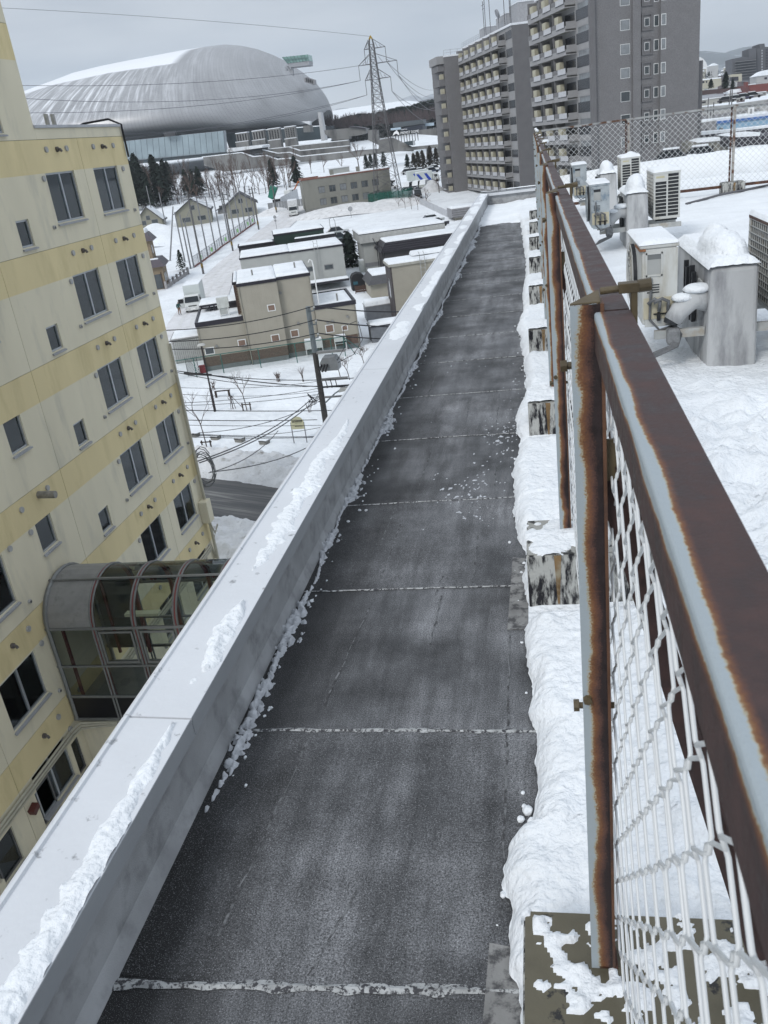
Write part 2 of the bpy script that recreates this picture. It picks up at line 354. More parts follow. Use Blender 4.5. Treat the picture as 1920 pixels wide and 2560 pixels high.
for i, y in enumerate(seam_y[3:20]):
    w = (0.013, 0.009, 0.006, 0.005)[min(i, 3)]
    xs = np.linspace(-1.16, -0.02, 90); mb = MB(); vs = []
    for x in xs:
        wob = 0.018 * (vnoise(np.array([x * 3 + i * 7.7]), np.array([2.2]))[0] - .5)
        wa = w * (0.5 + 1.1 * vnoise(np.array([x * 22 + i * 3.1]), np.array([5.0]))[0]); wb = w * (0.5 + 1.1 * vnoise(np.array([x * 19 + i * 3.1]), np.array([9.0]))[0])
        y0 = y + wob + (0.05 * (x + .6) if i == 0 else 0)
        vs += [(x, y0 - wa, 0.0022), (x, y0, 0.0045 + w * 0.2), (x, y0 + wb, 0.0022)]
    fs = []
    for q in range(len(xs) - 1):
        fs += [(3 * q, 3 * q + 3, 3 * q + 4, 3 * q + 1), (3 * q + 1, 3 * q + 4, 3 * q + 5, 3 * q + 2)]
    mb.add(vs, fs).build('seam', SEAM, own, world=True)
# patched strips on the right side of the walkway
PATCH = mat('pale_patch', (0.22, 0.22, 0.215), 0.8, 0.3, 8, 0.3, 180, dirt=(0.07, 0.07, 0.072), dsc=22, dlo=0.48, dhi=0.6)
for (x0, x1, y0, y1) in ((-0.21, -0.085, 1.20, 1.50), (-0.19, -0.105, 3.0, 3.62)):
    MB().hexa([(x0, y0, 0.002), (x1, y0, 0.002), (x1, y1, 0.002), (x0 + .01, y1 + .02, 0.002)], [(x0, y0, 0.005), (x1, y0, 0.005), (x1, y1, 0.005), (x0 + .01, y1 + .02, 0.005)]).build('roof_patch', PATCH, own, world=True)
# faint scuffed weld lines along the sheets
SCUFF = mat('scuff_line', (0.15, 0.155, 0.16), 0.8, 0.3, 30, dirt=(0.05, 0.05, 0.052), dsc=24, dlo=0.47, dhi=0.56)
random.seed(5)
for (x0, y0, x1, y1) in ((-0.93, 1.5, -0.87, 2.3), (-0.86, 2.5, -0.80, 3.3), (-0.50, 2.9, -0.49, 3.3), (-0.52, 3.3, -0.50, 3.5), (-0.175, 2.3, -0.18, 3.0), (-0.17, 1.6, -0.175, 2.3), (-0.80, 3.5, -0.78, 4.3), (-0.86, 3.8, -0.85, 4.3), (-0.75, 4.6, -0.74, 5.2), (-0.55, 5.5, -0.55, 6.3), (-0.9, 6.5, -0.9, 7.4), (-0.33, 5.6, -0.33, 6.4), (-0.8, 7.6, -0.8, 8.3), (-0.3, 4.5, -0.3, 4.9), (-0.36, 3.4, -0.36, 3.9), (-0.65, 1.4, -0.55, 1.75)):
    pts = []; n = 14; w = 0.0035
    vs = []
    for q in range(n + 1):
        f = q / n; x = x0 + (x1 - x0) * f + random.uniform(-.004, .004); y = y0 + (y1 - y0) * f; ww = w * random.uniform(.3, 1.2)
        vs += [(x - ww, y, 0.0022), (x + ww, y, 0.0022)]
    MB().add(vs, [(2 * q, 2 * q + 1, 2 * q + 3, 2 * q + 2) for q in range(n)]).build('scuff_mark', SCUFF, own, world=True)
# parapet upstand and copings
MB().extr([(-1.335, 0), (-1.155, 0), (-1.165, 0.03), (-1.175, 0.06), (-1.175, 0.30), (-1.335, 0.30)], 1, -6, 23.2).build('parapet_wall', UPST, own, world=True)
MB().box(-1.335, 23.2, 0, 16, 23.40, 0.30).build('parapet_wall', UPST, own, world=True)
jy = [-6.3 + 4.17 * 0, -2.15, 2.02, 6.2, 10.4, 14.6, 18.8, 23.10]
for a, b in zip(jy[:-1], jy[1:]):
    prof = [(-1.365, 0.235), (-1.361, 0.235), (-1.361, 0.30), (-1.14, 0.30), (-1.14, 0.255), (-1.135, 0.255), (-1.135, 0.318), (-1.338, 0.326), (-1.342, 0.335), (-1.352, 0.335), (-1.365, 0.326)]
    c = MB().extr(prof, 1, a + .004, b - .004).build('coping', COPM, own, world=True)
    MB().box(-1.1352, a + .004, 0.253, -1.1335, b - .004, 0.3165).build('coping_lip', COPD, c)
    c.children[0].location = (0, 0, 16)
for a in range(5):
    MB().extr([(23.12, 0.255), (23.45, 0.25), (23.45, 0.325), (23.115, 0.318)], 0, -1.365 + a * 3.5, 2.13 + a * 3.5).build('coping', COPM, own, world=True)
MB().box(-1.33, -6, .2, -1.18, 23, .299).build('coping_bedding', BLACK, own, world=True)
# ================================================================ snow on our roof
ey = np.array([-1, .5, 1.2, 1.40, 1.43, 1.55, 1.85, 1.88, 1.97, 2.12, 2.65, 3.0, 3.12, 3.2, 3.7, 4.0, 4.35, 4.5, 5.3, 5.8, 6.2, 7.3, 8.6, 9.5, 10.4, 11.5, 13, 15.6, 17, 18.5, 19.5, 21, 23])
ex = np.array([-.13, -.13, -.125, -.115, -.14, -.155, -.16, -.10, -.085, -.08, -.10, -.115, -.10, -.10, -.14, -.17, -.19, -.2, -.17, -.2, -.13, -.15, -.22, -.16, -.2, -.15, -.16, -.22, -.25, -.3, -.4, -.35, -.3])
def edge_x(y): return np.interp(y, ey, ex) + 0.030 * (fbm(y * 7, y * 0 + 3.3, 4) - .5) * 2 + 0.006 * (fbm(y * 25, y * 0 + 8.3, 3) - .5)
def roof_snow(X, Y):
    e = edge_x(Y); X = np.maximum(X, e + 1e-5); t = np.clip((X - e) / (0.07 + .05 * fbm(Y * 6, X * 6, 2)), 0, 1); t = (t * (2 - t)) ** .75
    near = np.clip(1 - (X - 0.1) / 0.5, 0, 1)
    bank = 0.088 + 0.04 * (fbm(X * 5, Y * 5, 4) - .5)
    lump = 0.22 * (fbm(X * 3.4 + 5, Y * 3.0, 5) - .38) * np.clip((6.5 - Y) / 2.5, 0.16, 1) + 0.24 * np.abs(fbm(X * 7, Y * 6, 5) - .5) * np.clip((7 - Y) / 2.5, 0.1, 1)
    field = 0.14 + 0.06 * (fbm(X * .9, Y * .8, 4) - .5) + lump
    for (fx, fy) in ((3.0, 10.4), (3.25, 10.9), (3.5, 11.0), (2.75, 9.7), (3.9, 11.6), (2.6, 9.1), (4.2, 12.4)):
        field -= 0.055 * np.exp(-(((X - fx) / .16) ** 2 + ((Y - fy) / .2) ** 2))
    field += 0.10 * np.exp(-(((X - 2.15) / .3) ** 2 + ((Y - 8.3) / .5) ** 2))
    fine = 0.016 * (fbm(X * 30, Y * 30, 4) - .5) + 0.02 * np.abs(fbm(X * 16, Y * 13, 3) - .5) + 0.03 * np.clip(fbm(X * 11, Y * 11, 3) - .52, 0, 1)
    h = (bank * near + field * (1 - near)) * t + fine * t + 0.035 * np.clip(1 - (X - e) / .12, 0, 1) * (fbm(X * 20, Y * 16, 3) - .4) * (X > e)
    for k in range(1, 10):
        yb = 1.07 + 2.1 * (k - 1); h = h * (1 - (.93 if k == 2 else .75) * np.clip(1 - ((Y - (yb - .05)) / (.13 if k == 2 else .10)) ** 2, 0, 1) ** .7 * np.clip((.52 - X) / .1, 0, 1) * (k > 1))
    return np.where(X > e, np.maximum(h, 0.004), -1)
xs = np.concatenate([[-.0005, .0006, .003, .007, .012], np.arange(.018, .75, .0115), np.arange(.75, 3.2, .03), np.arange(3.2, 16.1, .14)])
ys = np.concatenate([np.arange(.3, 4.5, .0135), np.arange(4.5, 10, .034), np.arange(10, 23.15, .09)])
snow_sheet('roof_snow', xs, ys, roof_snow, 0.0, None, SNOW, warp=lambda X, Y: X + edge_x(Y) + .012 * np.clip(1 - X / .05, 0, 1) * (fbm(Y * 30, Y * 0 + 2, 3) - .5), label= 'shovelled white snow lying along the rusty fence and over the whole right side of the roof', cat='snow')
def patchfun(blobs, fr=18, amp=0.6, sq=(1, 1)):
    def f(X, Y):
        h = np.full_like(X, -1.0)
        for (cx, cy, rx, ry, hh) in blobs:
            d = 1 - np.sqrt(((X - cx) / rx) ** 2 + ((Y - cy) / ry) ** 2) + amp * (fbm(X * fr * sq[0] + cx * 9, Y * fr * sq[1] + cy * 5, 5) - .5) * 2
            h = np.maximum(h, np.where(d > 0, hh * np.sqrt(np.clip(d, 0, 1)) * (0.55 + 0.9 * (fbm(X * 26, Y * 26, 4))), -1))
        return h
    return f
def ridgefun(y0, y1, xc, w, hh, seed=0):
    def f(X, Y):
        t = (Y - y0) / (y1 - y0); env = np.clip(np.minimum(t * 6, (1 - t) * 2.2), 0, 1) ** .6
        c = xc + w * .7 * (fbm(Y * 4 + seed, Y * 0 + 1.7, 3) - .5) * 2; ww = w * env * (.55 + .9 * fbm(Y * 9 + seed, Y * 0 + 5.1, 3))
        d = 1 - np.abs(X - c) / np.maximum(ww, 1e-4) + .6 * (fbm(X * 30 + seed, Y * 22, 5) - .5) * 2
        return np.where((d > 0) & (t > 0) & (t < 1), hh * np.clip(d * 1.3, 0, 1) ** .8 * (.45 + .6 * fbm(X * 22, Y * 16 + seed, 4)) + .003 * (fbm(X * 90, Y * 90, 3) - .5), -1)
    return f
# long tongue of snow left on the coping, then frosted lumps further on
def coping_top(X, Y): return 0.318 + (-1.135 - X) * 0.04
tongue = [(-1.172, 1.12 + .095 * i, 0.030 + 0.008 * math.sin(i * 1.7), 0.12, 0.019) for i in range(8)] + [(-1.165, 1.86, .018, .13, .018), (-1.16, 1.97, .010, .05, .012)]
snow_sheet('coping_snow', np.arange(-1.34, -1.137, .0035), np.arange(0.95, 2.06, .006), ridgefun(.6, 2.0, -1.172, .042, .017), coping_top, None, SNOW, 'long tongue of thick snow on the near end of the parapet coping', 'snow')
clump = [(-1.172, 2.50, .035, .16, .028), (-1.165, 2.36, .022, .10, .02), (-1.185, 2.66, .016, .05, .012), (-1.225, 2.66, .013, .03, .014), (-1.20, 2.22, .012, .02, .004), (-1.19, 2.31, .007, .015, .004), (-1.21, 2.38, .006, .012, .004)]
snow_sheet('coping_snow', np.arange(-1.34, -1.137, .0035), np.arange(2.1, 2.85, .006), lambda X, Y: np.maximum(ridgefun(2.27, 2.74, -1.175, .048, .022, 7)(X, Y), patchfun(clump[4:], 16, .30)(X, Y)), coping_top, None, SNOW, 'thick clump of snow on the coping just beyond the joint', 'snow')
mid = [(-1.20 - .02 * math.sin(i), 3.75 + .16 * i, 0.035, 0.20, 0.022) for i in range(7)] + [(-1.335, 2.92, .02, .03, .012)]
snow_sheet('coping_snow', np.arange(-1.345, -1.13, .006), np.arange(2.85, 5.1, .008), ridgefun(3.0, 5.0, -1.215, .05, .014, 13), coping_top, None, SNOW, 'ridge of crusted snow along the middle of the parapet coping', 'snow')
random.seed(3)
farb = [(-1.2 + random.uniform(-.08, .06), random.uniform(7, 23), .07, random.uniform(.15, .5), .012) for i in range(26)]
snow_sheet('coping_snow', np.arange(-1.345, -1.13, .012), np.arange(5.6, 23.1, .04), patchfun(farb, 7, .6), coping_top, None, SNOW, 'thin frosty snow patches on the far stretch of the parapet coping', 'snow')
snow_sheet('coping_snow', np.arange(-1.33, 15.5, .06), np.arange(23.14, 23.42, .03), lambda X, Y: 0.05 + 0.03 * (fbm(X * 2, Y * 6, 3) - .5) * 2 * (Y > 23.15), 0.32, None, SNOW, 'snow cap on the parapet closing the far end of the roof', 'snow')
def crumbs(X, Y):
    c = -1.138 + 0.016 * (fbm(Y * 2.3, Y * 0 + 4, 4) - .5) * 4 + 0.02 * np.clip((Y - 6) / 10, 0, 1)
    w = 0.036 * np.clip((Y - 1.75) / 0.8, 0.0, 1) * np.clip(fbm(Y * 2.6, Y * 0 + 1, 4) * 3.2 - .95, .12, 1.3)
    d = 1 - np.abs(X - c) / np.maximum(w, 1e-3) + 1.9 * (fbm(X * 60, Y * 52, 4) - .56) * 2
    return np.where((d > 0) & (Y > 1.85), 0.020 * np.sqrt(np.clip(d, 0, 1)) * (.1 + 1.8 * fbm(X * 60, Y * 60, 3)), -1)
SLUSH = mat('slush', (0.50, 0.52, 0.55), .5, .15, 30, .8, 70)
snow_sheet('snow_crumbs', np.arange(-1.173, -0.93, .005), np.concatenate([np.arange(1.2, 6, .007), np.arange(6, 19, .02)]), crumbs, 0.002, None, SLUSH, 'crumbly slush line at the foot of the parapet upstand', 'snow')
def frost(X, Y):
    m = np.exp(-(((X + .45) / .2) ** 2 + ((Y - 4.45) / .4) ** 2)) + .9 * np.exp(-(((X + .30) / .14) ** 2 + ((Y - 5.35) / .5) ** 2)) + .5 * np.exp(-(((X + .2) / .09) ** 2 + ((Y - 6.5) / 1.2) ** 2))
    d = m * .20 + fbm(X * 75, Y * 60, 5) - .875
    return np.where(d > 0, .0012 + .015 * d, -1)
snow_sheet('frost_flakes', np.arange(-.9, -.08, .007), np.arange(3.6, 8, .010), frost, 0.002, None, SLUSH, 'scattered frost flakes on the dark walkway beside the snow bank', 'frost')
def endsnow(X, Y):
    d = np.clip((Y - 18.6) / 1.2, 0, 1) * 0.42 + fbm(X * 2.0, Y * 3.2, 5) - .66 + .5 * np.exp(-((Y - 19.3) / .5) ** 2) * .4 + .3 * np.exp(-((X + .35) / .15) ** 2) * (Y > 18.6)
    return np.where((d > 0) & (Y > 18.5), 0.006 + .10 * d, -1)
snow_sheet('walkway_snow', np.arange(-1.16, -.2, .02), np.arange(18.4, 23.18, .05), endsnow, 0.002, None, SNOW, 'streaky trampled snow over the far end of the walkway', 'snow')
random.seed(21)
mb = MB()
for (x, y, r) in ((-.105, 1.98, .016), (-.125, 1.945, .012), (-.115, 2.0, .009), (-.09, 1.93, .018), (-.07, 1.9, .02), (-.12, 2.06, .007)): mb.sphere((x, y, r * .5), r, r * 1.1, r * .8, 9, 6, .12)
for i in range(34):
    y = random.uniform(1.2, 9); x = float(edge_x(np.array([y]))[0]) - abs(random.gauss(0, .03)); r = random.uniform(.002, .009); mb.sphere((x, y, r * .4), r, r * random.uniform(.8, 1.6), r * .7, 7, 5, .35)
for i in range(40):
    y = random.uniform(1.9, 8); x = -1.10 + abs(random.gauss(0, .04)); r = random.uniform(.003, .010); mb.sphere((x, y, r * .4), r, r * random.uniform(.8, 1.6), r * .7, 7, 5, .35)
tag(mb.build('snow_lumps', SNOW, None, smooth=True), 'small loose snow lumps fallen onto the dark walkway', 'snow', kind='stuff')
# ================================================================ concrete blocks and the long fence
post_y = [1.27 + 2.1 * k for k in range(-1, 9)]
ords = ['', 'nearest', 'second', 'third', 'fourth', 'fifth', 'sixth', 'seventh', 'eighth', 'ninth']
STAIN = mat('rust_stain', (0.19, 0.12, 0.055), 0.7, 0.4, 12, dirt=(0.3, 0.27, 0.2), dsc=10)
def b1snow(X, Y):
    g = 1.0 - np.abs((X - .10) + (Y - .20) * .55) / .16; g = np.maximum(g, np.clip((X - .17) / .08, 0, 1) * .75); g = np.maximum(g, .55 * (Y > .29))
    d = .30 * g + fbm(X * 26, Y * 26, 5) - .74; d = np.where((X < .02) | (Y > .325), d - .2, d)
    return np.where(d > 0, .002 + .045 * d, -1)
for k, py in enumerate(post_y):
    if k == 0: continue
    lb = ['', 'olive-topped peeling concrete block under the nearest fence post, patched with snow',
          'black and white peeling concrete block under the second fence post from the camera'][k] if k < 3 else \
         'peeling white concrete block under the %s fence post from the camera' % ords[k]
    b = thing('concrete_block', lb, 'concrete block', (-.10, py - .2, 0), 0, 'concrete blocks under the long fence')
    MB().box(0, 0, 0, .52, .34, .252).build('body', BLK, b, bevel=.008)
    MB().box(.004, .004, .2525, .516, .336, .2555).build('top_skin', BLKT if k == 1 else mat('grey_block_top', (0.3, 0.3, 0.28), .7, .2, 6, dirt=(0.04, .04, .04), dsc=10, dlo=.56, dhi=.6), b)
    if k in (2, 3, 4, 5): MB().hexa([(.120, -.0015, .02), (.128, -.0015, .02), (.128, 0, .02), (.12, 0, .02)], [(.112, -.0015, .25), (.142, -.0015, .25), (.142, 0, .25), (.112, 0, .25)]).build('rust_streak', STAIN, b)
    if k == 1: bl = [(.115, .27, .030, .035, .006), (.10, .19, .035, .03, .005), (.135, .10, .03, .04, .005), (.15, .32, .03, .02, .006), (.07, .31, .02, .012, .004), (.26, .15, .09, .09, .012), (.42, .25, .12, .1, .02)]
    elif k == 2: bl = [(.11, .12, .10, .13, .016), (.2, .2, .2, .12, .02)]
    else: bl = [(.15, .17, .28, .20, .04)]
    snow_sheet('snow_cap', np.arange(-.105, .415, .006 if k < 4 else .02), np.arange(py - .205, py + .145, .006 if k < 4 else .02), (lambda bb, x0, y0: (lambda X, Y: (patchfun(bb, 14 if k > 2 else 20, .5) if k != 1 else b1snow)(X - x0, Y - y0)))(bl, -.10, py - .2), .256, None, SNOW,
               ('patchy wet snow on the olive top of the nearest block', 'thin snow on top of the second block from the camera')[k - 1] if k < 3 else 'snow cap on the block under the %s fence post' % ords[k], 'snow')
fence = thing('chain_link_fence', 'rusted grey-painted chain link fence running beside the walkway', 'fence', (0.09, -0.83, 0))
post0 = rail0 = mesh0 = None
def wires(n, a, h, zlo, r, sides, xo):
    mb = MB(); m = int((1.60 - zlo) / (h / 2))
    for k in range(n):
        pts = []; y0 = k * a
        for j in range(m + 1):
            z = zlo + j * h / 2; s = (j + k) % 2
            yc = y0 + (a + .0055 if s else -.0055)
            d = (1 if s == 0 else -1) * (1 if k % 2 else -1)
            off = .0026
            pts += [(xo - off * d, y0 + (a * .93 if s else a * .07), z - .009), (xo, yc - (.0012 if s else -.0012), z), (xo + off * d, y0 + (a * .93 if s else a * .07), z + .009)]
        mb.tube(pts, r, sides)
    return mb
for k, py in enumerate(post_y):
    if k == 0: zt = 1.64
    dy = py + .83
    if post0 is None:
        L_ = [(.044, -.83), (.0868, -.83), (.0868, -.825), (.044, -.825)]
        post0 = MB().prism([(x, y) for x, y in L_], 0.256, 1.645).build('post', POSTM, fence, world=True)
        po = post0
        fl = MB().box(.087, -.831, .256, .0925, -.782, 1.646).build('flange', mat('flange_rust', (0.115, 0.055, 0.03), .55, .35, 14, .3, 150, dirt=(.05, .028, .022), dsc=7, dlo=.5, dhi=.65), post0); fl.location = (-.09, .83, 0)
        g = MB().box(.06, -.83, .256, .098, -.78, .262).build('foot_plate', RUSTF, post0, world=False); g.location = (-.09, .83, 0)
        bolt = MB().cyl((.052, -.84, .95), (.052, -.828, .95), .008, n=6).build('bolt', OLIVE, post0); bolt.location = (-.09, .83, 0)
    else:
        po = share(post0, fence, 0, dy)
        for ch in post0.children:
            c = ch.copy(); COL.objects.link(c); c.parent = po
    # stay brace on the roof side and clamp over the rail
    if k == 0:
        br = MB()
        for (ox, oz, wx, wz) in ((0, 0, .035, .005), (.02, -.016, .005, .035)):
            br.bar((.088 + ox, -.80, 1.40 + oz), (.385 + ox, -.80, .27 + oz), .045 if wx > .01 else .005, .006 if wx > .01 else .035)
        brace0 = br.build('brace', BRACEM, fence, world=True)
        tie = MB().box(.092, -.812, 1.36, .125, -.806, 1.43).build('gusset', OLIVE, brace0); tie.location = (-.09, .83, 0)
        cl = MB().cyl((.088, -.815, 1.661), (.118, -.815, 1.662), .0055, n=8); cl.box(.114, -.825, 1.656, .142, -.805, 1.670); cl.cyl((.141, -.815, 1.663), (.160, -.815, 1.664), .0095, n=10)
        cl.box(.131, -.824, 1.61, .140, -.806, 1.657); cl.hexa([(.044, -.828, 1.646), (.088, -.828, 1.646), (.088, -.79, 1.648), (.044, -.826, 1.646)], [(.044, -.828, 1.649), (.088, -.828, 1.649), (.088, -.79, 1.66), (.044, -.826, 1.649)])
        clamp0 = cl.build('rail_clamp', OLIVE, fence, world=True, bevel=.0015)
        sb = MB().cyl((.03, -.81, .92), (.10, -.81, .92), .006, n=8); sb.cyl((.028, -.81, .92), (.038, -.81, .92), .011, n=6)
        sb.cyl((.03, -.80, 1.55), (.10, -.80, 1.55), .006, n=8); sb.cyl((.028, -.80, 1.55), (.038, -.80, 1.55), .010, n=6)
        sb0 = sb.build('side_bolt', OLIVE, fence, world=True)
    else:
        b = share(brace0, fence, 0, dy)
        for ch in brace0.children: c = ch.copy(); COL.objects.link(c); c.parent = b
        share(clamp0, fence, 0, dy); share(sb0, fence, 0, dy)
    if k < 9:
        if rail0 is None:
            rl = MB().extr([(.078, 1.577), (.082, 1.577), (.082, 1.631), (.128, 1.631), (.128, 1.635), (.081, 1.635), (.079, 1.6338), (.078, 1.632)], 1, -.83 + .056, 1.27 - .006).box(.0935, -.826, 1.631, .128, -.774, 1.635)
            rail0 = rl.build('top_rail', RAILM, fence, world=True)
            mesh0 = wires(46, .0456, .104, .20, .0022, 6, .1035 - .09).build('mesh', WIRE, fence, smooth=True); mesh0.location = (0, 0, 0)
            wl = MB().tube([(.1035, -.83, .55), (.104, 1.27, .545)], .0016, 5).build('tension_wire', WIRE, fence, world=True)
        else:
            share(rail0, fence, 0, dy); share(mesh0, fence, 0, dy); share(wl, fence, 0, dy)
# snow bits on the far end of the rail
mb = MB()
for (x, y, z, r) in ((.12, 18.0, 1.69, .035), (.10, 18.05, 1.72, .03), (.13, 14.0, 1.67, .02), (.14, 9.72, 1.672, .03), (.16, 9.74, 1.675, .022)): mb.sphere((x, y, z), r, r * 1.3, r * .8, 10, 7, .1)
tag(mb.build('rail_snow', SNOW, None, smooth=True), 'little snow lumps perched on the far end of the rusty top rail', 'snow', kind='stuff')
# ================================================================ cross fence at the far side of the roof
ff = thing('chain_link_fence', 'chain link fence crossing the far side of the snowy roof', 'fence', (0.26, 18.1, 0))
def ffr(x0, x1, z, h, d, m, nm):
    return MB().box(x0, 18.1 - d, z, x1, 18.1 + d, z + h).build(nm, m, ff, world=True)
ffr(.2, 12, 1.66, .035, .012, mat('pale_rusty_rail', (0.30, 0.31, 0.31), .6, .2, 6, dirt=(0.10, .05, .03), dsc=5, dlo=.52, dhi=.6), 'top_rail'); ffr(.3, 12, .26, .05, .02, RUSTF, 'bottom_rail')
mb = MB(); a, h = .052, .104
for k in range(int(9.5 / a)):
    pts = []
    for j in range(int(1.38 / (h / 2)) + 1): pts.append((.02 + k * a + (a if (j + k) % 2 else 0), .004 * (1 if j % 2 else -1), .29 + j * h / 2))
    mb.tube(pts, .0048, 4)
mb.build('mesh', WIRE, ff)
p1 = None
for x in (1.82, 3.72):
    if p1 is None:
        p1 = MB().box(1.80, 18.06, .3, 1.84, 18.10, 1.67).build('post', mat('far_post_paint', (0.33, .32, .30), .6, .2, 9, dirt=(.11, .05, .03), dsc=7, dlo=.5, dhi=.58), ff, world=True)
        p2_ = MB().box(1.76, 18.12, .3, 1.79, 18.15, 1.67).build('post', RUSTF, ff, world=True)
    else: share(p1, ff, x - 1.82); share(p2_, ff, x - 1.82)
    b = thing('concrete_block', {3.72: 'snow-ringed concrete block under the thick post of the cross fence', 1.82: 'block at the foot of the cross fence post hidden behind the air conditioners'}.get(x, 'concrete block under the cross fence beyond the right edge'), 'concrete block', (x - .2, 17.95, 0), 0, 'blocks under the cross fence')
    MB().box(0, 0, 0, .42, .32, .36).build('body', BLK, b, bevel=.03); MB().box(.2, -.002, .02, .235, 0, .35).build('rust_streak', STAIN, b)
tag(MB().tube([(2.7, 16.9, .17), (3.4, 17.6, .19), (4.4, 18.3, .2), (6.5, 19.4, .24), (8, 20, .2)], .022, 8).build('conduit_pipe', mat('grey_conduit', (.12, .12, .13), .6), None), 'thin dark conduit lying half buried in the snow by the far block', 'pipe')
# ================================================================ air conditioners, shaft boxes
ACW = mat('ac_casing', (0.54, 0.55, 0.53), .45, .06, 5, dirt=(0.34, .31, .23), dsc=6, dlo=.52, dhi=.78, vert=True)
ACB = mat('ac_blue_grey_casing', (0.42, 0.46, 0.48), .35, .25, 4, metal=.25, dirt=(0.16, .22, .28), dsc=6, dlo=.5, dhi=.62)
ACI = mat('ac_inner_dark', (0.025, .028, .032), .5)
ACG = mat('ac_recess', (0.36, .37, .36), .6)
HOSE = mat('grey_insulated_hose', (0.14, .145, .15), .6, .3, 20, .3, 120)
STEEL = mat('galvanised_bracket', (0.40, .41, .40), .5, .15, 8, dirt=(.3, .25, .18), dsc=6)
def unit_left(lb, x0, y0, z0, w, l, h, m, rusty=False):
    """outdoor unit seen on its valve end; fan faces -X"""
    t = thing('air_conditioner', lb, 'air conditioner', (x0, y0, z0), 0, 'outdoor units on the shaft box brackets')
    MB().box(0.012, .008, .015, w - .012, l - .008, h - .015).build('casing', m, t, bevel=.012)
    MB().box(-.004, -.004, h - .03, w + .004, l + .004, h).build('top_cover', m, t, bevel=.008)
    e = MB().box(.03, .0, .0, w - .005, .0085, h - .035).build('end_panel', m, t, bevel=.003)
    # recessed handle box on the end panel
    rx0, rx1 = w * .14, w * .58
    fr = MB(); fr.box(rx0, -.007, h * .62, rx1, .0, h * .64); fr.box(rx0, -.007, h * .88, rx1, .0, h * .9); fr.box(rx0, -.007, h * .62, rx0 + .01, 0, h * .9); fr.box(rx1 - .01, -.007, h * .62, rx1, 0, h * .9)
    fr.build('handle_frame', m, e)
    MB().box(rx0 + .01, -.0015, h * .64, rx1 - .01, -.0005, h * .88).build('handle_recess', ACG, e)
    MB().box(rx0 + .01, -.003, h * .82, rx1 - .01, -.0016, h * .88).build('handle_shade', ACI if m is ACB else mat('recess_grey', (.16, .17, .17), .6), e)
    for q in range(4): MB().box(w * .17, -.004, h * (.42 + .03 * q), w * .50, .001, h * (.432 + .03 * q)).build('louvre', ACI, e)
    MB().box(w * .08, -.006, h * .10, w * .94, .0, h * .36).build('valve_cover', mat('yellowed_cover', (.50, .46, .34), .6, .08, 5), t)
    v = MB()
    for q in (.48, .72): v.cyl((w * q, -.03, h * .16), (w * q, 0, h * .16), .014, n=8); v.box(w * q - .012, -.028, h * .08, w * q + .012, -.006, h * .14); v.box(w * q - .035, -.02, h * .155, w * q + .035, -.012, h * .17)
    v.build('valve', BLACK, t)
    p = MB(); p.tube([(w * .28, -.012, h * .6), (w * .27, -.015, h * .45), (w * .25, -.02, h * .28), (w * .24, -.015, h * .1), (w * .5, -.03, -.02), (w * 1.1, -.03, .02)], .009, 6)
    p.tube([(w * .48, -.03, h * .2), (w * .5, -.05, h * .32), (w * .35, -.05, h * .36), (w * .18, -.04, h * .30)], .013, 7)
    p.tube([(w * .72, -.03, h * .2), (w * .72, -.05, h * .32), (w * .55, -.06, h * .36), (w * .32, -.06, h * .32)], .013, 7)
    p.build('hose', HOSE, t, smooth=True)
    f = MB(); f.cyl((-.012, l * .62, h * .5), (.012, l * .62, h * .5), h * .40, n=28); f.build('fan_opening', ACI, t)
    g = MB()
    for r in (.12, .2, .28, .36): 
        pts = [(-.02, l * .62 + h * r * 1.15 * math.cos(a_), h * .5 + h * r * 1.15 * math.sin(a_)) for a_ in np.linspace(0, 2 * PI, 25)]; g.tube(pts, .003, 4)
    for q in range(8): a_ = q * PI / 4; g.cyl((-.018, l * .62, h * .5), (-.018, l * .62 + h * .42 * math.cos(a_), h * .5 + h * .42 * math.sin(a_)), .003, n=4)
    g.build('fan_guard', m, t)
    if rusty: MB().box(-.006, -.006, h - .045, .035, .30, h - .030).build('rust_corner', mat('orange_rust', (.22, .10, .045), .7, .4, 30), t)
    snow_sheet('snow_cap', np.arange(x0 - .01, x0 + w + .012, .02), np.arange(y0 - .01, y0 + l + .012, .03), lambda X, Y: (.010 + .012 * np.minimum(1, 12 * np.minimum(np.minimum(X - x0 + .006, x0 + w + .006 - X), np.minimum(Y - y0 + .006, y0 + l + .006 - Y)))) * (.7 + .6 * fbm(X * 6, Y * 6, 3)) * (np.minimum(np.minimum(X - x0 + .006, x0 + w + .006 - X), np.minimum(Y - y0 + .006, y0 + l + .006 - Y)) > 0), z0 + h, None, SNOW, 'smooth snow on ' + lb, 'snow')
    return t
